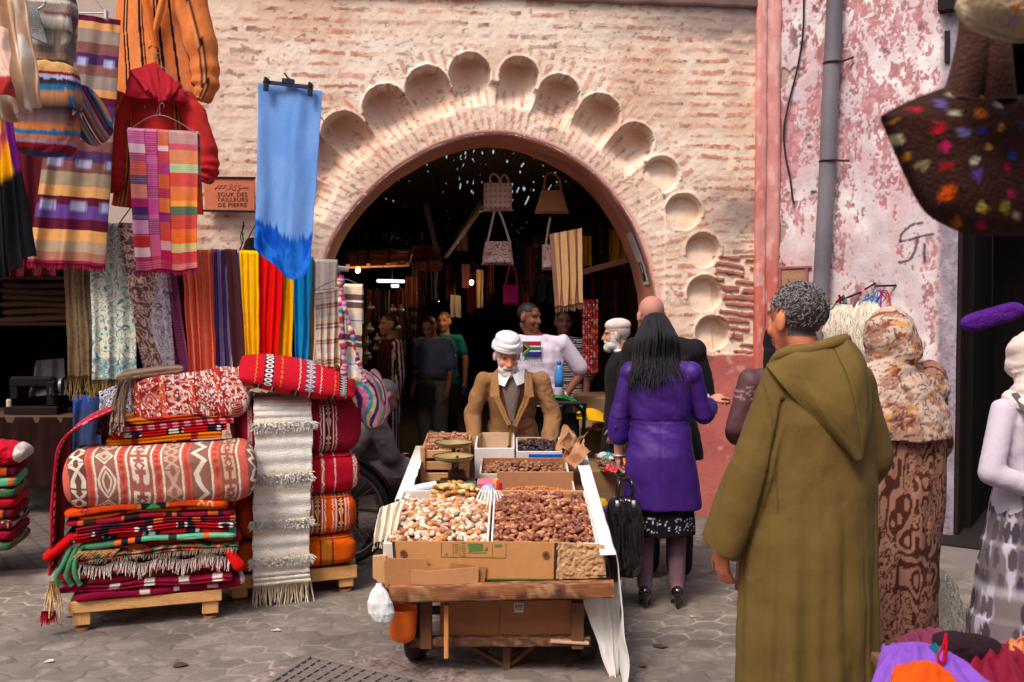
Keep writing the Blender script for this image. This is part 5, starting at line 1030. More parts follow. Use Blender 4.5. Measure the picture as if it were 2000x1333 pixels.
tray('empty white box at the vendor end of the cart', -.225, .015, 1.56, 1.96, .19, (206, 176, 146), (226, 224, 224), z0=.03)
tb_ = tray('white and blue box of black dates at the vendor end', .025, .305, 1.56, 1.92, .17, (190, 160, 130), (214, 212, 214), z0=.03)
G().box(cf(.20, 1.552, .12), (.2, .004, .13), CR, L(10, 90, 200), 0).build('blue_panel', PAINTM, tb_)
cr_ = thing('crate', 'slatted wooden crate of pinkish dates at the far left of the cart', 'crate', cf(-.40, 1.75, .03), GT)
for x in (-.535, -.265):
    for k in range(3): G().box(cf(x, 1.72, .06+.07*k), (.012, .44, .05), CR, L(200, 150, 100)).build('slat', WOOD, cr_)
for k in range(3): G().box(cf(-.40, 1.50, .06+.07*k), (.27, .012, .05), CR, L(206, 156, 104)).build('slat', WOOD, cr_)
for x in (-.53, -.27): G().box(cf(x, 1.488, .13), (.03, .02, .24), CR, L(190, 140, 92)).build('corner_post', WOODZ, cr_)
G().box(cf(-.40, 1.93, .13), (.27, .012, .19), CR, L(196, 146, 98)).build('back_board', WOOD, cr_)
# fruit
def fruitmesh(name, l, w_, col, seed, wr=.12):
    nu, nv = 16, 12; t, p = np.meshgrid(np.linspace(0, 2*PI, nu, endpoint=False), np.linspace(-PI/2+.05, PI/2-.05, nv), indexing='ij')
    r = 1+wr*(fbm(t*1.6+seed, p*2.2, 3, seed)-.5)*2; r[:, :] += .06*np.sin(t*5+seed)*np.cos(p)
    V = np.stack([np.sin(p)*l/2, np.cos(p)*np.cos(t)*w_/2*r, np.cos(p)*np.sin(t)*w_/2*r*.9], -1).reshape(-1, 3)
    c = mix(lin(col), lin(col)*.55, ss(.4, .8, fbm(t*2, p*3, 3, seed+9))).reshape(-1, 3); f = gfaces(nu, nv, True, False); return V, f, c
def heapz(x, y, x0, x1, y0, y1, base, hump):
    a = 1-((2*(x-x0)/(x1-x0)-1)**2)**1.2; b = 1-((2*(y-y0)/(y1-y0)-1)**2)**1.2; a = np.clip(a, 0, 1); b = np.clip(b, 0, 1); return base+hump*(a*b)**.6
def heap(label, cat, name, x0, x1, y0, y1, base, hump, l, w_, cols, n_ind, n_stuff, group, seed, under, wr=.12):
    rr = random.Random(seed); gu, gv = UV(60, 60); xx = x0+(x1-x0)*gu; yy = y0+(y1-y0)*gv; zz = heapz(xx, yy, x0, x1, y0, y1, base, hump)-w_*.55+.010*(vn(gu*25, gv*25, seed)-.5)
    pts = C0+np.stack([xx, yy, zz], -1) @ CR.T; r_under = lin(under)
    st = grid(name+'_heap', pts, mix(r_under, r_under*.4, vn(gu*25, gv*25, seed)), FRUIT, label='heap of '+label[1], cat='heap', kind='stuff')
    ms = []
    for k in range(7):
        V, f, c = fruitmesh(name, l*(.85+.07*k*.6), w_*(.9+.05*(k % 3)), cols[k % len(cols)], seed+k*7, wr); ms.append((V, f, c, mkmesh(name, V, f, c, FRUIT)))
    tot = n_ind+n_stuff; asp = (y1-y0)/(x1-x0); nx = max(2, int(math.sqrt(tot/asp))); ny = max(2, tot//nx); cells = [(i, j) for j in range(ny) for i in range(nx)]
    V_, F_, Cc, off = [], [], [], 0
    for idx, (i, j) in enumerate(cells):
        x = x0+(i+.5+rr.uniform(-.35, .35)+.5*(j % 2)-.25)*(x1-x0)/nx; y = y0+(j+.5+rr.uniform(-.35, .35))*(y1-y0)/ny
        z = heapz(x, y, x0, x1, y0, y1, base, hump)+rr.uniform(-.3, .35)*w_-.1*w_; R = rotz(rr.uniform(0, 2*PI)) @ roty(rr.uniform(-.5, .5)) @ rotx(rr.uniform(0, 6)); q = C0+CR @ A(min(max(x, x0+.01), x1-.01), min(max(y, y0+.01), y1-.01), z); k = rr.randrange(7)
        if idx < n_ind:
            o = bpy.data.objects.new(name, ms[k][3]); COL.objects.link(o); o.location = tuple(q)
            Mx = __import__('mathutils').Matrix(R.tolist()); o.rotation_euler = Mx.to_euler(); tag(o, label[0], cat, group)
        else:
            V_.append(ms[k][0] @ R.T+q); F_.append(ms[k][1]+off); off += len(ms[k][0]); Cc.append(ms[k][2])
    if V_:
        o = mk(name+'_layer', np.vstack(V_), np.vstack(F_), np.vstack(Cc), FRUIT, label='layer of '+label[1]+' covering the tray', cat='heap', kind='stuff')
heap(('glossy brown date in the heap at the front right of the cart', 'brown dates filling the front right tray'), 'date', 'date', -.085, .375, .03, .80, .165, .05, .041, .026, [(150, 84, 58), (176, 108, 72), (130, 68, 48), (190, 128, 92), (160, 92, 62), (118, 60, 46), (204, 144, 104)], 300, 230, 'brown dates of the front right heap', 3, (70, 32, 20))
heap(('dried fig with sunlit paleness painted on, in the heap at the front left of the cart', 'figs painted sunlit pale filling the front left tray'), 'fig', 'sun_painted_fig', -.565, -.115, .03, .70, .165, .045, .043, .029, [(240, 214, 184), (226, 180, 142), (242, 226, 206), (196, 130, 94), (236, 208, 182), (212, 144, 84), (230, 196, 168)], 300, 60, 'dried figs painted sunlit pale of the front left heap', 5, (150, 100, 66))  # pale tones paint the patch of sun on this heap into the fruit colour
heap(('', 'striped pale fig strings at the back of the fig tray'), 'fig', 'fig_string', -.42, -.18, .70, .84, .18, .05, .05, .03, [(232, 190, 120), (196, 130, 60), (240, 210, 150)], 0, 40, None, 7, (150, 100, 60))
heap(('', 'small orange nuts in the low middle tray'), 'nut', 'nut', -.075, .335, .87, 1.15, .08, .05, .020, .013, [(206, 124, 60), (180, 96, 44), (220, 144, 80), (190, 110, 50)], 0, 520, None, 9, (150, 84, 40))
heap(('', 'light brown dates in the middle tray'), 'date', 'brown_date', -.175, .315, 1.19, 1.52, .12, .055, .036, .024, [(150, 96, 64), (176, 120, 84), (128, 76, 50), (160, 104, 76)], 0, 240, None, 11, (90, 54, 36))
heap(('', 'black dates in the blue fronted box'), 'date', 'black_date', .035, .295, 1.57, 1.91, .165, .04, .036, .024, [(44, 24, 30), (62, 32, 36), (34, 20, 26), (80, 44, 46)], 0, 150, None, 13, (30, 18, 22))
heap(('', 'pinkish dates in the slatted crate'), 'date', 'pink_date', -.525, -.275, 1.51, 1.92, .215, .03, .036, .024, [(176, 116, 92), (196, 140, 110), (160, 96, 74)], 0, 150, None, 15, (120, 76, 56))
# brown paper by the black dates
for k in range(3):
    u, v = UV(40, 40); a = P(1092+8*k, 850+6*k, 6.0-.1*k); Q = a+np.stack([(u*.10-.0+.03*np.sin(v*6+k)), -.16*v+.02*np.sin(u*7), .05*np.sin(u*4+k*2)-.09*v+.05*(fbm(u*4, v*4, 3, k)-.5)], -1)
    grid('paper_sheet', Q, mix(L(190, 140, 100), L(150, 104, 74), fbm(u*6, v*6, 3, k)), CARD, label=['back', 'middle', 'front'][k]+' sheet of crumpled brown paper beside the black dates', cat='paper', solid=.002)
# weighing scales
wsx = thing('weighing_scales', 'old iron weighing scales with two dull brass pans', 'scales', P(895, 948, 5.4))
q = P(893, 946, 5.42); G().box(q+A(0, 0, .012), (.20, .12, .03), None, L(84, 60, 50), .008).box(q+A(0, .0, .055), (.10, .07, .06), None, L(104, 70, 56), .012).build('base', METAL, wsx)
G().bar(q+A(-.0, -.16, .13), q+A(0, .17, .16), .016, .022, L(90, 66, 56)).build('beam', METAL, wsx); G().bar(q+A(0, 0, .06), q+A(0, 0, .14), .02, .02, L(90, 66, 56), (0, 1, 0)).build('pillar', METAL, wsx)
for (px, py, Y, r) in ((886, 895, 5.35, .112), (886, 868, 5.62, .112)):
    q2 = P(px, py, Y); o = G().lathe(q2, [(0, -.02), (r*.55, -.018), (r*.9, -.006), (r, .012), (r*.985, .014), (r*.87, -.0015), (r*.5, -.013), (0, -.015)], 40, L(176, 158, 108)).build('pan', mat('brass', .4, .35, bs=30, bump=.2, var=.2), wsx, smooth=True)
    G().tube([q2+A(r*math.cos(t), r*math.sin(t), .012) for t in np.linspace(0, 2*PI, 40, endpoint=False)], .004, 6, L(120, 100, 60), closed=True).build('pan_rim', METAL, o, smooth=True); G().bar(q2+A(0, 0, -.02), q2+A(0, 0, -.10), .02, .02, L(80, 60, 52), (0, 1, 0)).build('pan_stem', METAL, o)
for i, (px, py, sz, cl) in enumerate([(842, 938, .032, (70, 60, 60)), (856, 944, .024, (60, 54, 56)), (832, 930, .02, (130, 122, 120))]):
    q = cf((px-1000)/1900*5.3, 1.05, .10-.02*i); G().lathe(q, [(0, 0), (sz, 0), (sz, sz*1.2), (sz*.4, sz*1.3), (sz*.4, sz*1.8), (0, sz*1.8)], 18, lin(cl)).build('weight', METAL, label=['largest', 'middle', 'smallest'][i]+' of the iron weights beside the scales', cat='weight', smooth=True)
G().box(cf(-.37, 1.05, .06), (.36, .36, .09), CR, L(70, 52, 44)).build('wooden_block', WOOD, label='dark wooden block under the scales and weights', cat='block')
gb = G().box(cf(-.225, 1.0, .13), (.075, .07, .09), CR, L(40, 104, 76), .012).build('tin_box', PAINTM, label='small dark green tin beside the scales', cat='tin')
gb = thing('paper_cups', 'pink packet of cups beside the green tin', 'packet', cf(-.14, .98, .05)); G().box(cf(-.14, 1.0, .12), (.10, .09, .13), CR, L(206, 110, 130), .006).build('packet', CARD, gb); G().box(cf(-.14, .95, .13), (.05, .008, .05), CR, L(226, 190, 200), 0).build('printed_patch', CARD, gb)
G().lathe(cf(-.125, .90, .10), [(0, .09), (.02, .088), (.034, .07), (.04, .03), (.04, -.03), (0, -.03)], 24, L(150, 176, 226)).build('plastic_cup', PLASTIC, label='upturned pale blue and pink plastic cup', cat='cup', smooth=True)
G().box(cf(-.075, .93, .15), (.02, .09, .11), CR @ rotz(.3), L(236, 190, 40), .003).box(cf(-.068, .905, .155), (.02, .05, .11), CR @ rotz(.3), L(206, 36, 60), .003).build('snack_packet', PLASTIC, label='yellow and red snack packet standing by the nuts', cat='packet')
g = G()
for i in range(9): a = cf(-.145+.010*i, .72+.01*(i % 3), .24-.004*i); g.tube([a, a+A(.004*(i-4), -.03, -.02), a+A(.010*(i-4), -.07, -.075)], [.003, .0035, .007], 6, L(232, 230, 230))
g.build('plastic_forks', PLASTIC, label='fan of white plastic forks stuck between the two front trays', cat='forks', smooth=True)
bt = thing('water_bottle', 'clear plastic bottle with a blue cap lying at the left edge of the cart', 'bottle', P(820, 962, 5.15)); q = P(796, 962, 5.15); q2 = P(852, 950, 5.2)
G().tube(catmull([q, q+(q2-q)*.12, q+(q2-q)*.3, q+(q2-q)*.7, q2], 4), [.012]*4+[.016, .02, .026, .03]+[.031]*9, 16, L(206, 216, 220)).build('body', PLASTIC, bt, smooth=True)
G().cap(q-(q2-q)*.10, q, .013, .013, 12, L(20, 130, 190)).build('cap', PLASTIC, bt, smooth=True)
# white sheet over both sides
def sidecloth(name, label, x, s, Ys, drop, seed):
    u, v = UV(140, 70); Y = Ys[0]+(Ys[1]-Ys[0])*u; dr = np.interp(u, np.linspace(0, 1, len(drop)), drop); bz = .44+.11*(Y-4.3)+.165
    top = .07; t = v*(top+dr); hx = np.clip(t, 0, top); dn = np.maximum(t-top, 0)
    f = np.sin(u*26+1.5*fbm(u*4, v*2, 2, seed)*6)*.5+(fbm(u*12, v*4, 3, seed)-.5)
    X = x+s*(hx-.03+.020*f*np.minimum(1, dn*5)+.05*(1-np.exp(-dn*6))*np.minimum(1, dr*3)); Z = bz+.006*np.sin(u*40)*(v < .2)-dn
    Q = np.stack([X, Y+.02*np.sin(v*5)*u, Z], -1); return grid(name, Q, L(232, 230, 228)*np.ones(u.shape+(3,)), FINE, label=label, cat='cloth', solid=.003, group='white sheets tucked round the cart')
sidecloth('white_sheet', 'white sheet hanging over the right side of the cart almost to the ground', .415, 1, (6.15, 4.20), [.05, .08, .10, .12, .14, .20, .36, .58, .62], 3)
sheet('sheet_end', None, None, (1138, 1172, 4.40), (1214, 1132, 4.42), (1207, 1322, 4.36), (1192, 1326, 4.34), lambda u, v: L(230, 228, 226)*np.ones(u.shape+(3,)), nu=50, nv=90, amp=.02, freq=1.6, seed=6, m=FINE, parent=[o for o in COL.objects if o.name == 'white_sheet'][0])
sidecloth('white_sheet', 'white sheet tucked over the far left edge of the cart', -.565, -1, (6.1, 5.0), [.1, .14, .12, .08], 5)
g = sheet('cloth', 'frayed cream cloth hanging from the front left corner of the cart', 'cloth', (742, 992, 4.5), (790, 975, 4.6), (772, 1052, 4.42), (730, 1062, 4.4), solid((232, 218, 196)), nu=50, nv=50, amp=.03, freq=3, seed=41, frg=(.03, 20, (226, 210, 190)))
# plastic bag and orange bucket hanging from the front beam
def pbag():
    u, v = UV(48, 60); vv = v; prof = np.interp(v, [0, .08, .2, .45, .7, .9, 1], [.010, .014, .030, .048, .050, .034, .004]); a = u*2*PI; prof = prof*(1+.15*np.cos(a*2+1)+.25*(fbm(np.cos(a)*5, v*5+np.sin(a)*4, 3, 3)-.5)*2)
    c = P(741, 1138, 4.2); Q = c+np.stack([prof*np.cos(a)+.02*v**2, prof*.6*np.sin(a)-.01, -.185*v], -1); grid('plastic_bag', Q[:-1], L(228, 230, 234)*np.ones((47, 60, 3)), PLASTIC, wu=True, label='white plastic bag knotted to the left end of the front beam', cat='bag')
pbag()
q = P(787, 1252, 4.33); bk = thing('bucket', 'ribbed orange plastic bucket hanging under the front left corner', 'bucket', q); pr = [(0, 0), (.035, .001), (.052, .012), (.058, .03)]
for k in range(9): pr += [(.059+.0006*k, .035+.011*k), (.061+.0006*k, .040+.011*k)]
pr += [(.068, .145), (.068, .152), (.062, .152), (.056, .03), (0, .01)]
G().lathe(q, pr, 36, L(236, 106, 12)).build('pail', PLASTIC, bk, smooth=True)
G().tube([q+A(.065*math.cos(t), 0, .145+.06*math.sin(t)) for t in np.linspace(0, PI, 16)], .0025, 6, L(150, 150, 150)).build('bail', METAL, bk, smooth=True)
# ================================================================ PEOPLE
J0 = dict(pel=(0, 0, .95), chest=(0, 0, 1.24), neck=(0, -.01, 1.43), head=(0, .015, 1.575), shL=(-.18, -.01, 1.375), shR=(.18, -.01, 1.375), elL=(-.23, -.03, 1.10), elR=(.23, -.03, 1.10), wrL=(-.24, .05, .86), wrR=(.24, .05, .86), hiL=(-.09, 0, .92), hiR=(.09, 0, .92), knL=(-.10, .02, .50), knR=(.10, .02, .50), anL=(-.10, -.02, .09), anR=(.10, -.02, .09))
class Fig:
    def __init__(s, label, loc, th=0, H=1.7, J=None, yaw=0, pitch=0, roll=0, hs=1.0, name='person', cat='person', group=None):
        s.k = H/1.70; s.loc = np.array(loc, float); s.R = rotz(th); s.J = {k: np.array(v, float) for k, v in {**J0, **(J or {})}.items()}
        s.RH = rotz(yaw) @ rotx(pitch) @ roty(roll); s.hs = hs
        s.root = thing(name, label, cat, loc, group); s.n = 0
    def w(s, p): return s.loc+(np.asarray(p)*s.k) @ s.R.T
    def hl(s, p): return ((p-s.J['head']) @ s.RH)/s.hs      # local -> head frame
    def hp(s, *p): return s.J['head']+s.RH @ (A(*p)*s.hs)
    def out(s, name, g, m, col, voxel=.01, it=5, fold=None, parent=None, label=None, post=None):
        V, Fc, N = remesh(g, voxel, it)
        if post: V = post(V, N)
        if fold:
            am, fx, fz = fold[:3]; sd = fold[3] if len(fold) > 3 else 1
            q = V*A(fx, fx, fz); n = fbm(q[:, 0]+.5*q[:, 1]+.3*fbm(V[:, 2]*4, V[:, 0]*4, 2, sd), q[:, 2]+.6*q[:, 1], 3, sd); n2 = np.abs(fbm(q[:, 0]*.7-.4*q[:, 1]+q[:, 2]*.5, q[:, 2]*1.4-q[:, 0]*.3, 3, sd+5)-.5)*2
            cr = (1-np.abs(2*fbm(q[:, 0]*.8+q[:, 2]*1.1+4, q[:, 2]*1.3-q[:, 0]*.9+q[:, 1]*.5, 2, sd+9)-1))**7+(1-np.abs(2*fbm(q[:, 0]*1.3-q[:, 2]*.7, q[:, 2]*2.2+q[:, 1], 2, sd+14)-1))**9*.7
            V = V+N*np.maximum((n-.5)*2*am+(.25-n2)*am*.9-cr*am*.6, -.45*am)[:, None]
        C = col(V, N) if callable(col) else np.tile(np.asarray(col, float), (len(V), 1))
        s.n += 1
        return mk(name, s.w(V), Fc, C, m, parent or s.root, label=label)
    def headprims(s, g, fine=True, beard=0):
        e = lambda c, r: g.ell(s.hp(*c), A(*r)*s.hs, s.RH, 24, 16)
        e((0, -.014, .035), (.076, .098, .085)); e((0, .018, -.02), (.064, .076, .092)); e((0, .036, -.078), (.046, .046, .034)); e((0, .074, -.098), (.02, .018, .018))
        c = lambda a, b, r0, r1: g.cap(s.hp(*a), s.hp(*b), r0*s.hs, r1*s.hs, 10)
        c((0, .088, .016), (0, .108, -.026), .009, .0135); c((-.014, .094, -.03), (.014, .094, -.03), .009, .009)
        c((-.036, .078, .030), (.036, .078, .030), .013, .013); e((-.038, .062, -.028), (.022, .024, .022)); e((.038, .062, -.028), (.022, .024, .022))
        c((-.018, .090, -.058), (.018, .090, -.058), .0075, .0075); c((-.016, .089, -.070), (.016, .089, -.070), .008, .008)
        for x in (-1, 1): e((x*.079, -.008, -.006), (.011, .021, .033))
        if beard: e((0, .062, -.098), (.046, .046, .045*beard)); e((0, .04, -.078), (.062, .06, .046)); c((-.03, .090, -.050), (.03, .090, -.050), .010, .010)
    def facecol(s, V, N, skin, hairc=None, beardc=None, brow=(60, 44, 38), age=0):
        h = s.hl(V); x, y, z = h[:, 0], h[:, 1], h[:, 2]; c = mix(lin(skin), lin(skin)*A(1.0, .82, .78), fbm(x*40+z*20, z*40+y*20, 3, 3)); c = mix(c, lin(skin)*A(1.05, .72, .68), ss(.03, .0, np.hypot(np.abs(x)-.045, z+.03))*.5*(y > .03)); f = y > .045
        c = mix(c, lin(skin)*A(.62, .45, .42), ss(.019, .010, np.hypot((np.abs(x)-.031)*.9, (z-.010)*1.3))*.35*f)
        ey = f & (np.hypot((np.abs(x)-.031)/1.9, (z-.009)) < .0042); c = mix(c, L(206, 196, 188), ey*.9); c = mix(c, L(34, 22, 18), (f & (np.hypot(np.abs(x)-.031, z-.009) < .0052))*1.); c = mix(c, L(60, 34, 28), (f & (abs(z-.0145-.10*(.01-abs(np.abs(x)-.031))) < .0022) & (abs(np.abs(x)-.031) < .014))*.6)
        c = mix(c, lin(brow), (f & (abs(z-.0345+.15*(abs(np.abs(x)-.030))) < .0055) & (abs(np.abs(x)-.033) < .020))*.85)
        c = mix(c, L(150, 84, 74), (f & (abs(z+.064) < .0075) & (abs(x) < .024))*.75); c = mix(c, L(84, 40, 36), (f & (abs(z+.0645) < .0016) & (abs(x) < .022))*.8)
        if age: c = mix(c, lin(skin)*.55, (f & (abs(((z*70+np.cos(x*40)*.5) % 1)-.5) < .12) & (z > .045) & (z < .085))*.35); c = mix(c, lin(skin)*.5, (f & (abs(np.abs(x)-.030-(.02-z)*.25) < .0026) & (z < -.016) & (z > -.06))*.5)
        if beardc:
            m = ss(-.034, -.048, z-.30*np.clip(np.abs(x)-.03, 0, .05))*(z > -.20)*(y > -.02)*(1-(abs(z+.064) < .006)*(abs(x) < .02)*(y > .06)); m = np.maximum(m, ss(.0, 1, ((np.abs(x) > .056) & (z < .03) & (y > .0) & (y < .045) & (z > -.1))*1.)); c = mix(c, mix(lin(beardc), lin(beardc)*.7, vn(x*300, z*200, 3)), m)
        if hairc:
            m = ((z > .045+.0*y-.0) & (y < .055)) | ((y < -.015) & (z > -.052)) | ((z > .085)); m &= ~((np.abs(x) > .074) & (z < .035) & (z > -.05) & (y > -.04)); c = mix(c, mix(lin(hairc), lin(hairc)*.55, vn(x*350+z*60, y*350, 5)), m*1.)
        return c
    def hand(s, g, wr, d, up, side, curl=.5, L_=.17, spread=1):
        """d: pointing direction, up: back-of-hand normal, side +1/-1 for the thumb side"""
        wr = np.array(wr); d = unit(d); up = unit(np.array(up)-d*np.dot(up, d)); sd = np.cross(d, up)*side; M = np.stack([sd, d, up], 1)
        g.ell(wr+d*.045, (.038, .052, .016), M); g.cap(wr-d*.02, wr+d*.03, .026, .024)
        for i, (o, ln) in enumerate([(-.027, .066), (-.009, .078), (.009, .084), (.027, .076)][::-1]):
            a = wr+d*.085+sd*(.028-.0185*i)*spread; ca = curl*(.8+.12*i); d1 = unit(d*math.cos(ca)-up*math.sin(ca)+sd*(.10-.07*i)*spread); d2 = unit(d*math.cos(ca*2.1)-up*math.sin(ca*2.1)); b = a+d1*ln*.5; g.cap(a-d*.015, b, .0098, .0088, 10); g.cap(b, b+d2*ln*.5, .0088, .0068, 10)
        a = wr+d*.025+sd*.030; b = a+unit(sd*.8+d*.9-up*.3)*.042; g.cap(a, b, .0125, .0105, 10); g.cap(b, b+unit(sd*.25+d-up*.45*curl)*.034, .0105, .008, 10)
    def limb(s, g, a, b, c, r): J = s.J; g.cap(J[a], J[b], r[0], r[1]); g.cap(J[b], J[c], r[1]*.98, r[2])
    def torso(s, g, e=0, z0=None, ws=1):
        J = s.J; p, c, n = J['pel'], J['chest'], J['neck']
        t = [(p+A(0, 0, -.06), .15, .105), (p, .165, .12), (p*.6+c*.4, .145, .105), (c-(0, 0, .02), .165, .115), (c*.5+n*.5+A(0, 0, -.02), .160, .11), (n+A(0, 0, -.06), .11, .085), (n, .07, .06)]
        g.loft([(q, rx*ws+e, ry+e) for q, rx, ry in t], 28)
        for k in ('shL', 'shR'): g.ell(J[k]+A(0, 0, -.015), (.046+e, .05+e, .05+e)); g.cap(n+A(0, 0, -.04), J[k]+A(0, 0, -.01), .040+e, .040+e)
    def body(s, skin, voxel=.009, hair=None, beard=None, brow=(60, 44, 38), hands=('L', 'R'), curl=.5, handdir=None, legs=True, bald=False, age=0, bsz=0, it=2):
        g = G(); s.headprims(g, beard=bsz); J = s.J; g.cap(s.hp(0, -.02, -.06), J['neck']+A(0, 0, -.03), .055, .062); s.torso(g)
        for q in 'LR':
            s.limb(g, 'sh'+q, 'el'+q, 'wr'+q, (.05, .04, .028))
            if legs: s.limb(g, 'hi'+q, 'kn'+q, 'an'+q, (.088, .058, .04)); g.cap(J['an'+q]+A(0, -.03, -.05), J['an'+q]+A(0, .12, -.055), .036, .03)
            if q in hands:
                hd = (handdir or {}).get(q, (J['wr'+q]-J['el'+q], (-1 if q == 'L' else 1, 0, 0), 1)); s.hand(g, J['wr'+q], hd[0], hd[1], hd[2], curl)
        def post(V, N):
            h = s.hl(V); d = np.zeros(len(V))
            for x in (-.031, .031): r = np.sqrt((h[:, 0]-x)**2+(h[:, 2]-.008)**2); d += ss(.024, .004, r)*(h[:, 1] > .05)*.011-ss(.012, .003, r)*(h[:, 1] > .05)*.005
            return V-(s.RH @ A(0, 1, 0))*d[:, None]
        return s.out('body', g, SKIN, lambda V, N: s.facecol(V, N, skin, hair, beard, brow, age), voxel, it, post=post)
    def top(s, name, col, m=FINE, e=.018, hem=None, sleeve=1.0, cuff=.0, fold=(.006, 9, 4), voxel=.012, flare=.0, ws=1, it=4, rs=(.048, .047, .040), parent=None, label=None, neckr=.062):
        g = G(); J = s.J; s.torso(g, e, ws=ws); p = J['pel']; hem = p[2]-.10 if hem is None else hem
        g.loft([(A(p[0], p[1], hem), .17*ws+e+flare, .125+e+flare*.7), (A(p[0], p[1], (hem+p[2])/2), .168*ws+e+flare*.6, .124+e+flare*.4), (p+A(0, 0, .03), .16*ws+e, .115+e)], 28)
        for q in 'LR':
            a, b, c = J['sh'+q], J['el'+q], J['wr'+q]
            if sleeve >= .55: t = (sleeve-.5)*2; g.cap(a, b, rs[0]+e*.6, rs[1]+e*.6); g.cap(b, b+(c-b)*t, rs[1]+e*.6, rs[2]+e*.5+cuff)
            else: g.cap(a, a+(b-a)*sleeve*2, rs[0]+e*.6, rs[1]+e*.8)
        return s.out(name, g, m, col, voxel, it, fold, parent, label)
    def trousers(s, name, col, m=FINE, e=.014, top=None, fold=(.007, 9, 4), voxel=.012, r=(.095, .075, .065), label=None):
        g = G(); J = s.J; p = J['pel']; g.loft([(p+A(0, 0, .08), .15+e, .11+e), (p, .165+e, .12+e), (p+A(0, 0, -.09), .15+e, .115+e)], 28)
        for q in 'LR': s.limb(g, 'hi'+q, 'kn'+q, 'an'+q, r)
        return s.out(name, g, m, col, voxel, 4, fold, label=label)
    def shoes(s, col=(40, 30, 28), voxel=.008, heel=0, m=None):
        for q in 'LR':
            a = s.J['an'+q]; g = G(); g.cap(a+A(0, -.035, -.045), a+A(0, .05, -.05), .040, .042); g.cap(a+A(0, .05, -.05), a+A(0, .15, -.062), .042, .028); g.box(a+A(0, .05, -.078), (.075, .25, .022), None, bev=.008)
            s.out('shoe', g, m or PATENT, lin(col), voxel, 2)
# ---------------------------------------------------------------- the vendor behind the cart
sk1 = (220, 150, 116)
v = Fig('old vendor with white cap, white beard and tan jacket leaning on the cart', P(1000, 1110, 6.32)*A(1, 1, 0), PI, 1.575, dict(pel=(0, -.10, .92), chest=(0, -.03, 1.19), neck=(0, .03, 1.36), head=(.035, .09, 1.475), shL=(-.20, .02, 1.305), shR=(.20, .02, 1.305), elL=(-.285, .02, 1.04), elR=(.28, .02, 1.04), wrL=(-.25, .20, .86), wrR=(.25, .20, .86), hiL=(-.09, -.12, .9), hiR=(.09, -.12, .9), knL=(-.1, -.12, .5), knR=(.1, -.12, .5), anL=(-.1, -.2, .09), anR=(.1, -.2, .09)), yaw=math.radians(12), pitch=math.radians(-20), hs=1.08)
v.body(sk1, .0055, beard=(226, 220, 212), brow=(150, 130, 120), bsz=.75, age=1, curl=1.0, legs=True)
cord = lambda c: (lambda V, N: mix(lin(c), lin(c)*.8, .5+.5*np.sin(V[:, 0]*700))*(1+.0*V[:, :1]))
v.top('jacket', lambda V, N: mix(L(160, 120, 82), L(138, 98, 66), fbm(V[:, 0]*9, V[:, 2]*9+V[:, 1]*5, 3, 3)), CLOTH, e=.016, fold=(.013, 8, 6, 4), voxel=.008, rs=(.052, .054, .044), ws=1.02, hem=.72, flare=.01)
v.trousers('trousers', L(70, 66, 68)); v.shoes((60, 46, 40))
g = G(); g.ell(v.hp(0, -.008, .085), (.092, .112, .048), v.RH); g.ell(v.hp(0, -.012, .115), (.088, .105, .045), v.RH)
for k in range(5): g.tube([v.hp((.094-.0012*k*k)*math.cos(t), -.008+.112*math.sin(t), .056+.011*k+.004*math.sin(t*2+k*1.9)) for t in np.linspace(0, 2*PI, 40, endpoint=False)], .009, 8, closed=True)
v.out('turban', g, FINE, lambda V, N: mix(L(226, 224, 226), L(200, 198, 204), fbm(V[:, 0]*30, V[:, 2]*80, 3, 4)), .005, 1, fold=(.002, 40, 60))
# shirt, vest and lapels lie on the chest: small sheets in front of the jacket surface
def patch(f, name, pts, off, col, m=FINE, nu=30, nv=50, amp=.004, solid=.006, label=None, seed=1, bend=0):
    """quad patch given in the figure's own frame (x right, y front, z up)"""
    u, vv = UV(nu, nv); a, b, c, d = [np.array(q, float) for q in pts]; U, V = u[..., None], vv[..., None]; Q = (a*(1-U)+b*U)*(1-V)+(d*(1-U)+c*U)*V
    Q[..., 1] += off+bend*np.sin(PI*u)*np.sin(PI*np.clip(vv, 0.05, 1))+amp*(fbm(u*5, vv*7, 3, seed)-.5)*2
    cc = col(u, vv) if callable(col) else np.ones(u.shape+(3,))*lin(col)
    return grid(name, f.w(Q.reshape(-1, 3)).reshape(Q.shape), cc, m, f.root, solid=solid, plabel=None) if False else mk(name, f.w(Q.reshape(-1, 3)), gfaces(nu, nv), cc.reshape(-1, 3), m, f.root, solid=solid, label=label)
patch(v, 'vest', [(-.075, .125, 1.33), (.085, .125, 1.33), (.012, .165, 1.02), (-.008, .165, 1.02)], .0, (112, 98, 92), CLOTH, bend=.015)
patch(v, 'shirt_collar', [(-.005, .150, 1.345), (-.085, .095, 1.385), (-.085, .115, 1.29), (-.035, .158, 1.27)], .012, (232, 232, 236), FINE, amp=.002)
patch(v, 'shirt_collar', [(.012, .150, 1.345), (.09, .095, 1.385), (.098, .115, 1.28), (.05, .158, 1.265)], .012, (228, 228, 232), FINE, amp=.002)
for s_ in (-1, 1):
    patch(v, 'lapel', [(s_*.095+.003, .085, 1.385), (s_*.135+.003, .085, 1.345), (s_*.15, .135, 1.19), (s_*.085, .150, 1.20)], .016, (158, 114, 74), CLOTH, solid=.010)
    patch(v, 'lapel', [(s_*.085, .150, 1.20), (s_*.13, .140, 1.195), (s_*.03, .178, .99), (s_*.006, .180, 1.0)], .014, (154, 110, 72), CLOTH, solid=.010)
for z_ in (1.0, .86): G().ell(v.w((.02, .198, z_)), (.011, .005, .011), v.R, col=L(70, 46, 34)).build('button', PLASTIC, v.root, smooth=True)
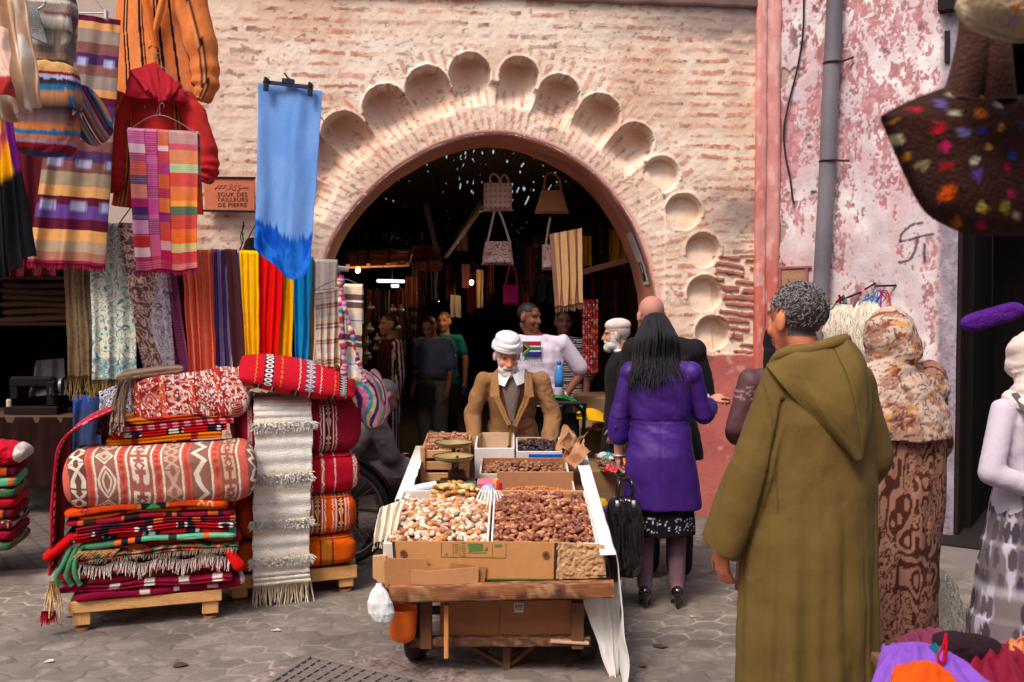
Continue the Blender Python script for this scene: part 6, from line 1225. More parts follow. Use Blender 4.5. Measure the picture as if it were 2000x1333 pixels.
for s_ in (-1, 1): patch(v, 'placket', [(.004, .176, .99), (.018, .176, .99), (.03, .185, .74), (.012, .185, .74)], .012, (120, 84, 54), CLOTH) if s_ > 0 else None
# ---------------------------------------------------------------- man in the green hooded robe, seen from behind
gm = Fig('heavy grey haired man in a long olive green hooded robe seen from behind', (1.12, 3.62, 0), math.radians(4), 1.76, dict(neck=(-.02, .0, 1.45), head=(-.05, .03, 1.572), shL=(-.115, -.01, 1.365), shR=(.155, -.01, 1.35), elL=(-.225, -.05, 1.06), elR=(.225, .02, 1.08), wrL=(-.32, .03, .735), wrR=(.20, .20, .90)), yaw=math.radians(24), pitch=math.radians(-4), hs=1.12)
grn = (112, 90, 48)
gm.body((204, 128, 92), .0055, hair=(104, 94, 92), beard=None, hands=('L', 'R'), curl=.55, handdir={'L': ((.10, .12, -1), (-.9, -.45, 0), 1)})
def curls():
    g = G(); rr = random.Random(4)
    for i in range(2600):
        t, p = rr.uniform(0, 2*PI), rr.uniform(-.62, 1.5); q = A(.077*math.cos(p)*math.cos(t), -.016+.100*math.cos(p)*math.sin(t), .036+.087*math.sin(p))
        if (q[1] > .050 and q[2] < .092) or (abs(q[0]) > .058 and q[2] < .035 and q[1] > -.036) or q[2] < -.055+.3*q[1]*0: continue
        n = unit(q-A(0, -.016, .036)); tg = unit(np.cross(n, A(rr.uniform(-1, 1), rr.uniform(-1, 1), rr.uniform(-.2, 1)))); a = gm.w(gm.hp(*q)); b = gm.w(gm.hp(*(q+n*.004+tg*.006))); c = gm.w(gm.hp(*(q+n*.003+tg*.014)))
        gy = L(158, 152, 152) if rr.random() < (.68 if q[2] > .03 else .40) else L(62, 52, 50); g.tube([a, b, c], [.0020, .0016, .0008], 4, gy*rr.uniform(.7, 1.2), cap=False)
    g.build('hair', HAIR, gm.root, smooth=True)
curls()
g = G(); J = gm.J
g.loft([(A(-.01, 0, .07), .262, .215), (A(-.01, 0, .40), .255, .205), (A(-.008, 0, .80), .245, .188), (A(.01, -.005, 1.05), .222, .160), (A(.015, -.01, 1.22), .198, .145), (A(.01, -.01, 1.33), .165, .120), (A(0, 0, 1.40), .115, .095), (A(-.02, .0, 1.45), .075, .075)], 40)
for k in ('shL', 'shR'): g.cap(J['neck']+A(0, 0, -.05), J[k]+A(0, 0, -.012), .065, .068)
def tsleeve(g, a, b, c, ra, rb, rc, flat=1.5): 
    d = unit(c-b); g.cap(a, b, ra, rb); u = unit(np.cross(d, (1, 0, 0))); w_ = np.cross(d, u)
    g.loft([(b, rb, rb, np.stack([w_, u, d], 1)), ((b+c)/2, (rb+rc)/2*.95, (rb+rc)/2*1.15, np.stack([w_, u, d], 1)), (c, rc*.78, rc*flat, np.stack([w_, u, d], 1))], 24)
tsleeve(g, J['shL'], J['elL'], J['wrL']+A(.0, -.0, .015), .070, .085, .098, 1.1); tsleeve(g, J['shR'], J['elR'], J['wrR'], .072, .086, .09)
def robefold(V, N):
    x, y, z = V.T; a = np.arctan2(y, x); low = ss(1.25, .3, z); f = np.sin(a*9+1.4*np.sin(z*2.2)+2)*.5+np.sin(a*17+z*1.5)*.25+(fbm(a*3, z*1.2, 3, 8)-.5)*1.6
    arm = (x < -.21) & (z > .66); d = f*.017*low*(~arm); s2 = (fbm(x*7+z*4, z*5-x*6, 3, 9)-.5)*2; s3 = np.abs(fbm(x*5-z*3, z*4+x*5, 3, 19)-.5)
    cr = (1-np.abs(2*fbm(x*5+z*4+3, z*3.2-x*3, 2, 29)-1))**8+(1-np.abs(2*fbm(x*9-z*5, z*5+x*4, 2, 39)-1))**9*.6; d = d-cr*.0022*ss(.6, 1.0, z)-(1-np.abs(2*fbm(a*3.2, z*.35, 2, 49)-1))**5*.016*low
    d = d+s2*.008+(.12-s3)*.02*ss(.9, 1.2, z); crease = ss(.014, .0, np.abs(x+.150-(z-1.25)*.22))*(z > .25)*(z < 1.3)*(y < .05); return V+N*(d-crease*.016)[:, None]
gm.out('robe', g, FINE, lambda V, N: mix(lin(grn), lin((92, 72, 36)), fbm(V[:, 0]*4, V[:, 2]*3, 3, 6))*(1-.35*ss(.004, .001, np.abs(np.abs(V[:, 0]+.185+.02*np.sin(V[:, 2]*5))-.0))*(V[:, 1] < 0)*(V[:, 2] > .9)*(V[:, 2] < 1.34))[:, None], .0085, 4, post=robefold)
# the hood lying on his back: a soft pointed bag
def hood():
    u, v_ = UV(90, 110); tip = A(.085, -.185, 1.12)
    top = np.stack([np.interp(u, [0, .2, .5, .8, 1], [-.150, -.11, -.01, .085, .125]), np.interp(u, [0, .25, .5, .75, 1], [.02, -.075, -.105, -.085, .0]), np.interp(u, [0, .25, .5, .75, 1], [1.405, 1.47, 1.485, 1.515, 1.50])], -1)
    mid = np.stack([np.interp(u, [0, .2, .5, .8, 1], [-.165, -.10, .02, .13, .175]), np.interp(u, [0, .25, .5, .75, 1], [-.085, -.165, -.20, -.185, -.09]), np.interp(u, [0, .5, 1], [1.37, 1.335, 1.385])], -1)
    bot = np.stack([np.interp(u, [0, .5, 1], [.055, .09, .120]), np.interp(u, [0, .5, 1], [-.165, -.195, -.165]), np.interp(u, [0, .45, .55, 1], [1.145, 1.10, 1.10, 1.165])], -1)
    w = v_[..., None]; mm = 1.75*mid-.375*(top+bot); Q = top*(1-w)**2+2*w*(1-w)*mm+bot*w*w
    Q[..., 1] -= .012*np.sin(u*9+v_*5)*np.sin(PI*v_)+.02*(fbm(u*3, v_*3, 3, 5)-.5); seam = ss(.012, .0, abs(u-.60)); Q[..., 1] += seam*.010
    C = mix(L(122, 99, 54), L(98, 78, 40), fbm(u*4, v_*4, 3, 6))*(1-.5*seam)[..., None]
    mk('hood', gm.w(Q.reshape(-1, 3)), gfaces(90, 110), C.reshape(-1, 3), FINE, gm.root, solid=.02)
    g = G(); g.tube([gm.w(q) for q in catmull([(-.135, .045, 1.395), (-.125, -.05, 1.455), (-.04, -.10, 1.475), (.05, -.10, 1.50), (.11, -.02, 1.50), (.10, .07, 1.45), (0, .11, 1.40), (-.10, .10, 1.38)], 6)], .024, 12, L(114, 92, 50), closed=True); g.build('hood_rim', FINE, gm.root, smooth=True)
hood()
# ---------------------------------------------------------------- woman in the purple coat
pw = Fig('black haired woman in a satin purple coat and black beaded skirt, back turned', (.83, 5.42, 0), math.radians(-6), 1.66, dict(hiL=(-.085, 0, .92), hiR=(.085, 0, .92), shL=(-.175, -.01, 1.355), shR=(.175, -.01, 1.355), neck=(0, -.01, 1.42), head=(-.03, .03, 1.56), elL=(-.235, .0, 1.09), elR=(.245, .04, 1.10), wrL=(-.235, .06, .86), wrR=(.30, .24, 1.16), anL=(-.085, -.02, .13), anR=(.10, .0, .13), knL=(-.09, .03, .50), knR=(.095, .03, .50)), yaw=math.radians(8), pitch=math.radians(-8))
pw.body((206, 150, 128), .006, hair=(24, 22, 26), curl=.9, handdir={'R': ((.55, .3, .25), (0, -.3, 1), 1)})
def tights(V, N): return mix(L(124, 94, 104), L(100, 74, 84), fbm(V[:, 0]*9, V[:, 2]*9, 2, 3))
g = G()
for q in 'LR': pw.limb(g, 'hi'+q, 'kn'+q, 'an'+q, (.090, .064, .045)); k = pw.J['kn'+q]; g.ell(k+A(0, -.025, -.13), (.056, .058, .12)); g.cap(pw.J['an'+q]+A(0, -.02, -.02), pw.J['an'+q]+A(0, .10, -.07), .038, .03)
pw.out('tights', g, FINE, tights, .008, 3)
for q in 'LR':
    a = pw.J['an'+q]; g = G(); g.cap(a+A(0, -.05, -.035), a+A(0, .06, -.085), .038, .040); g.cap(a+A(0, .06, -.09), a+A(0, .14, -.105), .040, .02); g.cap(a+A(0, -.055, -.05), a+A(0, -.06, -.118), .024, .013); g.box(a+A(0, .09, -.120), (.07, .13, .012), None, bev=.004)
    pw.out('shoe', g, PATENT, L(26, 22, 26), .006, 2)
g = G(); g.loft([(A(.01, 0, .42), .195, .135), (A(.01, 0, .50), .192, .135), (A(0, 0, .62), .19, .13), (A(0, 0, .9), .17, .125)], 36)
def skc(V, N): 
    sp_ = vn(V[:, 0]*140+V[:, 1]*60, V[:, 2]*140, 4); return mix(L(20, 16, 22), L(196, 200, 220), ((sp_ > .83) & (V[:, 2] > .45) & (V[:, 2] < .53)))
pw.out('skirt', g, FINE, skc, .007, 3, fold=(.006, 8, 2))
pc_ = (70, 30, 126)
g = G(); J = pw.J; pw.torso(g, .016); g.loft([(A(.01, -.01, .575), .222, .155), (A(.008, -.01, .72), .214, .155), (A(0, -.02, .88), .195, .150), (A(0, -.01, .98), .175, .13), (A(0, 0, 1.08), .152, .115), (A(0, 0, 1.2), .17, .12)], 36)
g.cap(J['shL'], J['elL'], .056, .055); g.cap(J['elL'], J['elL']+(J['wrL']-J['elL'])*.42, .055, .062); g.cap(J['shR'], J['elR'], .056, .055); g.cap(J['elR'], J['elR']+(J['wrR']-J['elR'])*.45, .055, .060); g.cap(J['neck']+A(0, 0, -.04), J['neck']+A(0, 0, .03), .07, .065)
def pwf(V, N):
    x, y, z = V.T; w_ = np.exp(-((z-1.05)/.16)**2); cr = (1-np.abs(2*fbm(x*7+z*6, z*7-x*6, 2, 33)-1))**8; d = -cr*.0018+(fbm(x*6, z*16+x*5, 3, 3)-.5)*.026*w_+(fbm(x*10+z*3, z*5, 3, 4)-.5)*.014+np.sin(x*26+z*4)*.005*ss(1.0, .6, z)-ss(.006, .0, abs(x-.0))*.006*(y < 0)*(z < 1.35)-ss(.006, 0, abs(z-1.075))*.006; return V+N*d[:, None]
pw.out('coat', g, SATIN, lambda V, N: mix(lin(pc_), lin((52, 20, 100)), fbm(V[:, 0]*5, V[:, 2]*5, 3, 3)), .008, 3, post=pwf)
for q, t in (('L', .42), ('R', .45)):
    c = J['el'+q]+(J['wr'+q]-J['el'+q])*t; g = G(); d = unit(J['wr'+q]-J['el'+q]); g.cap(c-d*.075, c+d*.008, .063, .068, 20); pw.out('cuff', g, SATIN, lin((54, 24, 118)), .007, 2, fold=(.003, 10, 10)); G().ell(pw.w(c-d*.04+A(-.02, -.066, 0)), (.010, .005, .010), col=L(34, 20, 60)).build('button', PLASTIC, pw.root, smooth=True)
def longhair():
    g = G(); rr = random.Random(9); H = pw.hp
    for i in range(900):
        t = rr.uniform(0, 2*PI); p = rr.uniform(.1, 1.5)
        n = A(math.cos(p)*math.cos(t), math.cos(p)*math.sin(t), math.sin(p)); q = n*A(.082, .102, .09)+A(0, -.014, .035)
        if q[1] > .055 and q[2] < .09: continue
        L_ = rr.uniform(.20, .34); s_ = 1 if n[0] > 0 else -1; a = pw.w(H(*q)); e0 = q+A(n[0]*.045, n[1]*.03-.01, -.09); e1 = A(n[0]*.135+rr.uniform(-.01, .01), min(n[1], .1)*.105-.02, q[2]-.20); e2 = A(n[0]*.155+rr.uniform(-.04, .04), min(n[1], .2)*.10-.055, q[2]-.20-L_*.55)
        if e2[2] < -.34: e2[2] = -.34+rr.uniform(-.03, .05)
        pts = catmull([a, pw.w(H(*e0)), pw.w(H(*e1)), pw.w(H(*e2))], 5); g.tube(pts, np.linspace(.0065, .0022, len(pts)), 4, L(30, 27, 33)*rr.uniform(.5, 1.7), cap=False)
    g.build('hair', HAIR, pw.root, smooth=True)
longhair()
g = G(); g.tube([pw.w(J['wrL']+A(.034*math.cos(t), .034*math.sin(t), -.002)) for t in np.linspace(0, 2*PI, 20, endpoint=False)], .006, 6, L(206, 196, 186), closed=True); g.build('watch', METAL, pw.root, smooth=True)
G().tube([pw.w(J['wrR']+A(-.01+.0*math.cos(t), .036*math.cos(t), .036*math.sin(t))) for t in np.linspace(0, 2*PI, 20, endpoint=False)], .009, 6, L(214, 208, 202), closed=True).build('bracelet', METAL, pw.root, smooth=True)
# her bag
hb = thing('handbag', 'shiny black patent handbag held low by the woman in purple', 'handbag', P(1220, 1122, 5.3)); q = P(1219, 1048, 5.3)
cushion('bag_body', None, None, q, (.20, .15, .44), rotz(.1), lambda u, wv, Q: np.ones(u.shape+(3,))*L(22, 20, 24), p=5, q=3.4, seed=5, lump=.028, sag=0, parent=hb, m=PATENT)
hnd = pw.w(J['wrL']+A(0, .0, -.085))
for dx, dy in ((-.045, -.05), (.045, -.05), (-.04, .05), (.05, .05)):
    G().tube(catmull([q+A(dx, dy, .19), q+A(dx*.7, dy, .32), hnd+A(dx*.35, dy*.3, -.04), hnd+A(0, 0, .0)], 6), .0075, 8, L(24, 20, 22)).build('strap', PATENT, hb, smooth=True); G().lathe(q+A(dx, dy-.008*np.sign(-dy), .19), [(0, -.02), (.011, -.02), (.011, .02), (0, .02)], 12, L(190, 186, 180)).build('buckle', METAL, hb, smooth=True)
# ---------------------------------------------------------------- others outside
bm = Fig('bald man in a black coat half hidden behind the woman in purple', (.935, 5.98, 0), math.radians(-12), 1.76, dict(head=(-.08, .06, 1.565), neck=(-.03, 0, 1.43), elR=(.24, .05, 1.10), wrR=(.16, .25, 1.05)), yaw=.3, pitch=-.25)
bm.body((186, 136, 122), .008, hair=None, curl=.8)
bm.top('coat', L(30, 27, 31), FINE, e=.03, hem=.72, flare=.04, fold=(.009, 7, 4)); bm.trousers('trousers', L(26, 24, 28), r=(.105, .09, .08)); bm.shoes((24, 22, 24))
bh = Fig('woman in a dark hood and embroidered plum brown robe beyond the man in green', (1.47, 5.35, 0), math.radians(10), 1.58, dict(elL=(-.25, .02, 1.10), wrL=(-.16, .22, 1.02)))
bh.body((180, 130, 110), .009, hair=(30, 24, 26)); bh.shoes((40, 34, 36))
g = G(); g.ell(bh.hp(0, -.02, .02), (.095, .115, .125)); g.cap(bh.hp(0, -.03, -.03), bh.J['neck']+A(0, -.03, -.02), .10, .11); bh.out('hood', g, FINE, L(26, 20, 24), .01, 4, fold=(.006, 10, 10))
def plum(V, N):
    c = mix(L(96, 62, 64), L(78, 48, 52), fbm(V[:, 0]*6, V[:, 2]*6, 3, 3)); e = (vn(V[:, 0]*110+V[:, 1]*40, V[:, 2]*110, 4) > .62) & (V[:, 2] > 1.27) & (V[:, 2] < 1.34); return mix(c, L(170, 140, 140), e*.7)
g = G(); bh.torso(g, .03); g.loft([(A(0, 0, .12), .25, .20), (A(0, 0, .5), .235, .19), (A(0, 0, .95), .21, .16), (A(0, 0, 1.15), .19, .14)], 30)
for q in 'LR': bh.limb(g, 'sh'+q, 'el'+q, 'wr'+q, (.075, .075, .07))
bh.out('robe', g, SATIN, plum, .011, 4, fold=(.012, 8, 3, 6))
lw = Fig('woman in a flower patterned headscarf and brown animal print robe, back turned', (1.69, 4.36, 0), math.radians(6), 1.67, dict(head=(.0, .03, 1.56), elL=(-.26, .06, 1.08), elR=(.25, .06, 1.08), wrL=(-.12, .26, 1.0), wrR=(.12, .26, 1.0)), yaw=.2)
lw.body((190, 140, 118), .010, hair=(30, 24, 26)); lw.shoes((50, 40, 40))
def flow(V, N):
    a = V[:, 0]*15+V[:, 1]*8; b = V[:, 2]*15+V[:, 1]*5; w1 = fbm(a, b, 3, 5); c = mix(L(196, 170, 154), L(160, 120, 100), ss(.48, .56, w1)); c = mix(c, L(140, 72, 48), ss(.64, .69, fbm(a*1.3+4, b*1.3, 3, 9))); c = mix(c, L(70, 44, 40), (abs(((fbm(a*.9, b*.9, 3, 15)*7) % 1)-.5) < .10)*.8); c = mix(c, L(200, 140, 70), ss(.70, .74, fbm(a*1.8, b*1.8+7, 2, 25))); return mix(c, L(208, 188, 176), (vn(a*12, b*12, 6) > .8)*.6)
g = G(); g.ell(lw.hp(0, -.03, .01), (.118, .14, .145)); g.ell(lw.hp(.01, -.10, -.04), (.095, .08, .095)); g.cap(lw.hp(0, -.02, -.06), lw.J['neck']+A(0, -.01, -.02), .095, .12); g.loft([(A(.02, -.03, 1.12), .258, .18), (A(.01, -.02, 1.25), .26, .17), (A(0, -.02, 1.35), .215, .14), (A(0, -.01, 1.45), .12, .11)], 30)
for k in ('shL', 'shR'): g.cap(lw.J['neck']+A(0, 0, -.05), lw.J[k]+A(0, 0, -.03), .085, .10)
lw.out('headscarf', g, FINE, flow, .008, 3, fold=(.011, 7, 8, 3))
def leo(V, N):
    a = np.arctan2(V[:, 1], V[:, 0])*.22; z = V[:, 2]; k = fbm(a*9, z*4, 3, 8); st = np.abs(((fbm(a*11, z*6, 2, 9)*6+a*3) % 1)-.5) < .24; q_ = fbm(a*60, z*44, 2, 7); sp_ = np.abs(q_-.5) < .07
    m = np.where(k > .5, st, sp_); return mix(L(156, 112, 94), L(62, 26, 22), m*.92)*(1-.0*a[:, None])
g = G(); lw.torso(g, .03); g.loft([(A(-.02, 0, .04), .27, .19), (A(-.01, 0, .4), .25, .185), (A(.01, 0, .8), .255, .18), (A(.02, 0, 1.1), .252, .17), (A(0, -.01, 1.25), .21, .14)], 34)
for q in 'LR': lw.limb(g, 'sh'+q, 'el'+q, 'wr'+q, (.09, .085, .07))
lw.out('robe', g, FINE, leo, .0062, 6, fold=(.016, 9, 1.6, 6))
gl = Fig('girl in a cream headscarf, white top and grey patterned pinafore dress, back turned', (2.14, 3.98, 0), math.radians(14), 1.57, dict(shL=(-.165, -.01, 1.36), elL=(-.27, -.06, 1.10), wrL=(-.06, -.16, 1.02), elR=(.22, -.02, 1.10)), yaw=-.3)
gl.body((206, 160, 140), .009, hair=(30, 24, 26)); gl.shoes((60, 50, 50))
g = G(); g.ell(gl.hp(0, -.02, .015), (.106, .13, .138)); g.cap(gl.hp(0, -.03, -.07), gl.J['neck']+A(0, -.03, -.03), .092, .125); g.tube([gl.J['neck']+A(.125*math.cos(t), -.02+.10*math.sin(t), -.03+.015*math.sin(t)) for t in np.linspace(0, 2*PI, 26, endpoint=False)], .035, 10, closed=True)
gl.out('headscarf', g, FINE, L(222, 206, 198), .009, 3, fold=(.018, 7, 8, 4))
gl.top('top', L(200, 190, 204), FINE, e=.012, sleeve=1.0, fold=(.007, 9, 6, 3), rs=(.052, .048, .038), voxel=.009)
def gdress(V, N):
    a = np.arctan2(V[:, 1], V[:, 0])*1.6; z = V[:, 2]; wx = a*4+fbm(a*2, z*4, 2, 3); wz = z*9; cx, cz = np.floor(wx), np.floor(wz); r = np.hypot((wx-cx-.5)*.9, wz-cz-.5); k = _h(cx.astype(np.int64), cz.astype(np.int64), 4)
    c = mix(L(186, 176, 196), L(120, 108, 112), ss(.4, .5, fbm(a*4, z*6, 3, 6))); c = mix(c, mix(L(110, 98, 104), L(60, 52, 66), k), ss(.46, .42, r)*(k > .3)); c = mix(c, L(206, 200, 214), (ss(.03, .0, np.abs(((z*2.6) % 1)-.5)*.3-.0)*.5)); return c
g = G(); g.loft([(A(0, 0, .10), .30, .25), (A(0, 0, .45), .265, .225), (A(0, 0, .46), .25, .215), (A(0, 0, .78), .215, .18), (A(0, 0, .79), .205, .17), (A(0, 0, 1.04), .165, .13), (A(0, -.0, 1.10), .155, .12)], 36)
gl.out('dress', g, FINE, gdress, .009, 3, fold=(.018, 12, 1.8, 8))
for sx in (-1, 1): 
    pts = [gl.w(q) for q in catmull([(sx*.10, -.145, 1.08), (sx*.13, -.150, 1.22), (sx*.135, -.115, 1.36), (sx*.125, -.03, 1.44)], 6)]; g = G()
    for a, b in zip(pts[:-1], pts[1:]): g.bar(a, b+(b-a)*.08, .028, .004, L(96, 84, 92), (0, 1, 0), 0)
    g.build('shoulder_strap', FINE, gl.root)
# ---------------------------------------------------------------- people in the passage
def at(px, Y): return P(px, 700, Y)*A(1, 1, 0)
bs = Fig('man with glasses in a blue grey shirt and khaki trousers looking down', at(846, 10.3), math.radians(148), 1.60, dict(head=(.0, .07, 1.555), neck=(0, .02, 1.43)), yaw=.2, pitch=-.35)
bs.body((150, 100, 84), .010, hair=(34, 26, 24)); bs.top('shirt', lambda V, N: mix(L(96, 108, 136), L(80, 92, 120), fbm(V[:, 0]*6, V[:, 2]*6, 3, 3)), e=.03, sleeve=.42, hem=.90, rs=(.056, .062, .05)); bs.trousers('trousers', L(110, 102, 88), r=(.115, .095, .085)); bs.shoes((60, 50, 44))
g = G(); p_ = bs.J['pel']; g.tube([p_+A(.185*math.cos(t), .14*math.sin(t), .06) for t in np.linspace(0, 2*PI, 24, endpoint=False)], .045, 8, closed=True); g.loft([(p_+A(-.02, .15, -.22), .13, .03), (p_+A(-.02, .16, .0), .11, .04)], 20); bs.out('jacket_tied_at_waist', g, FINE, L(70, 66, 62), .011, 3, fold=(.01, 8, 6))
G().box(bs.w((-.04, .19, .80)), (.20, .08, .22), bs.R, L(52, 48, 46), .02).build('waist_bag', CLOTH, bs.root)
G().tube([bs.w(bs.hp(x, .098, .008)) for x in (-.062, -.03, 0, .03, .062)], .0035, 6, L(24, 20, 20)).build('glasses', PLASTIC, bs.root)
tw = Fig('woman in a teal top with a blue phone behind the man with glasses', at(868, 10.9), math.radians(165), 1.63, dict(elR=(.24, .0, 1.12), elL=(-.26, .0, 1.12), wrL=(-.27, .06, .88)))
tw.body((176, 126, 108), .012, hair=(110, 76, 52)); tw.top('top', L(30, 120, 120), e=.015, sleeve=.3); tw.trousers('trousers', L(44, 44, 52)); tw.shoes()
G().box(tw.w((-.275, .08, .78)), (.07, .02, .12), None, L(30, 40, 140), .005).build('phone', PLASTIC, label='dark blue phone held by the woman in teal', cat='phone')
tk = Fig('person in a dark maroon tracksuit with white side stripes in the passage', at(762, 9.6), math.radians(120), 1.62, {})
def trk(V, N): return mix(L(48, 14, 22), L(170, 160, 170), ((abs(V[:, 0]-.0) > .155) & ((V[:, 1]*28) % 1 < .4) & (abs(V[:, 1]) < .055))*.9)
tk.body((120, 84, 70), .012, hair=(26, 20, 20)); tk.top('tracksuit_top', trk, e=.02); tk.trousers('tracksuit_trousers', trk); tk.shoes((70, 66, 70))
st_ = Fig('old man in a grey robe sitting bent forward on a rush stool beside the wheel', at(700, 6.75), math.radians(-62), 1.68, dict(pel=(0, -.22, .52), chest=(0, -.02, .80), neck=(0, .10, .96), head=(0, .20, 1.06), shL=(-.18, .06, .92), shR=(.18, .06, .92), elL=(-.20, .16, .66), elR=(.20, .16, .66), wrL=(-.06, .30, .60), wrR=(.06, .30, .58), hiL=(-.1, -.16, .50), hiR=(.1, -.16, .50), knL=(-.15, .28, .54), knR=(.15, .30, .52), anL=(-.14, .32, .10), anR=(.16, .38, .10)), pitch=-.55)
st_.body((150, 104, 86), .010, hair=(90, 86, 88)); g = G(); st_.torso(g, .03)
for q in 'LR': st_.limb(g, 'sh'+q, 'el'+q, 'wr'+q, (.08, .075, .06)); st_.limb(g, 'hi'+q, 'kn'+q, 'an'+q, (.13, .11, .13))
g.loft([(A(0, .05, .47), .24, .26), (A(0, -.08, .60), .2, .18)], 24); st_.out('robe', g, FINE, L(104, 92, 94), .012, 4, fold=(.016, 9, 7)); st_.shoes()
so_ = thing('stool', 'low rush seated wooden stool under the old man in grey', 'stool', at(722, 6.8)); c = np.array(so_.location)
G().box(c+A(0, 0, .42), (.40, .36, .04), rotz(-.2), L(150, 120, 84), .012).build('seat', CLOTH, so_)
for sx in (-.17, .17):
    for sy in (-.15, .15): G().box(c+rotz(-.2) @ A(sx, sy, .20), (.04, .04, .40), rotz(-.2), L(116, 86, 60)).build('leg', WOODZ, so_)
    for z_ in (.12, .24): G().bar(c+rotz(-.2) @ A(sx, -.15, z_), c+rotz(-.2) @ A(sx, .15, z_), .025, .02, L(116, 86, 60)).build('rung', WOOD, so_)
for z_ in (.14, .28): G().bar(c+rotz(-.2) @ A(-.17, -.16, z_), c+rotz(-.2) @ A(.17, -.16, z_), .025, .02, L(116, 86, 60)).build('rung', WOOD, so_)
fm = Fig('man in a white flag printed t-shirt looking over his shoulder, hand on hip', at(1056, 7.95), math.radians(172), 1.72, dict(head=(.09, .03, 1.575), neck=(.03, 0, 1.43), elL=(-.33, -.10, 1.13), wrL=(-.19, -.02, .93), elR=(.24, .02, 1.10)), yaw=math.radians(62), pitch=-.12)
fm.body((122, 76, 58), .008, hair=(22, 18, 18)); fm.top('t_shirt', L(206, 196, 216), e=.02, sleeve=.42, fold=(.010, 7, 6, 3), rs=(.054, .060, .05), hem=.86); fm.trousers('trousers', L(40, 38, 46)); fm.shoes((60, 60, 66))
def flag():
    n = 60; u, v_ = UV(n, n); Q = np.stack([.135-u*.155, 0*u+.0, 1.385-v_*.115], -1); x = Q[..., 0]; Q[..., 1] = .148-(x/.2)**2*.05+.002
    H_ = v_-.5; tri_ = (.5-abs(H_))*.9; c = np.ones(u.shape+(3,))*L(214, 208, 222); c[H_ < -.20] = L(150, 40, 46); c[H_ > .20] = L(40, 40, 120)
    c[(abs(H_) < .115) | (abs(u*1.35-(.5-abs(H_))*1.25) < .14) & (u < .5)] = L(46, 104, 60); inn = u*1.35 < (.5-abs(H_))*1.25-.18; c[u*1.35 < (.5-abs(H_))*1.25-.12] = L(206, 170, 60); c[inn] = L(26, 24, 28)
    mk('printed_flag', fm.w(Q.reshape(-1, 3)), gfaces(n, n), c.reshape(-1, 3), FINE, fm.root, solid=.002)
    text('in Africa', fm.w((.075, .158, 1.225)), .062, FINE, L(70, 104, 60), fm.root, 'printed_words', R=(PI/2, 0, math.radians(-8)), sx=.95)
flag()
g = G(); q = fm.J['wrL']; g.tube([fm.w(q+A(-.02, -.01, .02)+A(.018*math.cos(t), .032*math.sin(t), .026*math.cos(t))) for t in np.linspace(0, 2*PI, 20, endpoint=False)], .008, 6, L(206, 206, 210), closed=True); g.build('watch', METAL, fm.root, smooth=True)
sp2 = Fig('dark haired person in a fine black and white striped shirt behind the flag shirt man', at(1102, 8.8), math.radians(150), 1.66, {}, yaw=.6)
sp2.body((110, 74, 62), .012, hair=(24, 20, 20)); sp2.top('striped_shirt', lambda V, N: mix(L(34, 30, 34), L(186, 180, 184), ((V[:, 2]*46) % 1 < .38)*.9), e=.025, sleeve=.5, voxel=.009); sp2.trousers('trousers', L(26, 24, 28)); sp2.shoes()
om = Fig('old man with a white skullcap, white beard and black coat facing left', at(1216, 7.25), math.radians(85), 1.60, dict(head=(0, .05, 1.56)), pitch=-.05)
om.body((176, 126, 104), .007, beard=(220, 214, 208), hair=(190, 184, 180), brow=(170, 160, 150), bsz=.9, age=1); om.top('coat', L(28, 26, 30), e=.03, hem=.55, flare=.03); om.trousers('trousers', L(30, 28, 32)); om.shoes()
g = G(); g.ell(om.hp(0, -.015, .078), (.083, .105, .058), om.RH); om.out('skullcap', g, CLOTH, L(214, 196, 190), .006, 2)
tag(om.root, cat='person')
g = G(); g.tube([om.w(om.J['neck']+A(.066*math.cos(t), .01+.062*math.sin(t), .005)) for t in np.linspace(0, 2*PI, 24, endpoint=False)], .014, 8, L(220, 216, 220), closed=True); g.build('shirt_collar', FINE, om.root, smooth=True)
# ================================================================ RIGHT SIDE: ON AND BEFORE THE PEELING WALL
def rwp(px, py, t=0.):
    s, z = RW(px, py); return rp(s, z, t)
pp = thing('drain_pipe', 'grey metal downpipe strapped to the peeling wall', 'pipe', rwp(1604, 640, -.10))
pts = [rwp(x, y, -.085) for x, y in ((1640, -80), (1634, 60), (1627, 200), (1622, 330), (1615, 460), (1608, 590), (1600, 740), (1594, 900), (1590, 1000))]
a = catmull(pts, 10); t = np.linspace(0, 1, len(a)); g = G(); cc = mix(L(126, 122, 130), L(96, 90, 100), fbm(t*9, t*0, 3, 3)); g.tube(a, .062, 28, cc); g.build('pipe', PAINTM, pp, smooth=True)
for (x, y, yy, xe) in ((1632, 128, 113, 1668), (1624, 318, 315, 1660)):
    c = rwp(x, y, -.085); g = G(); g.tube([c+.066*(rwv*math.cos(q)+rwn*math.sin(q)) for q in np.linspace(PI*1.05, 2*PI-.05, 14)]+[rwp(xe, yy, -.02)], .009, 6, L(70, 50, 48)); g.build('clamp', METAL, pp, smooth=True)
g = G(); g.tube(catmull([rwp(x, y, -.02) for x, y in ((1572, -30), (1570, 60), (1560, 130), (1545, 190), (1533, 250), (1535, 300), (1545, 350), (1549, 385), (1553, 400))], 8), .0075, 8, L(34, 30, 46)); g.build('cable', RUBBER, label='loose black cable dangling between pilaster and downpipe', cat='cable', smooth=True)
g = G(); g.tube([rwp(1516, 410, -.015), rwp(1514, 520, -.015), rwp(1512, 640, -.015)], .008, 8, L(150, 150, 160)); g.build('conduit', METAL, label='thin grey conduit in the corner beside the pilaster', cat='conduit', smooth=True)
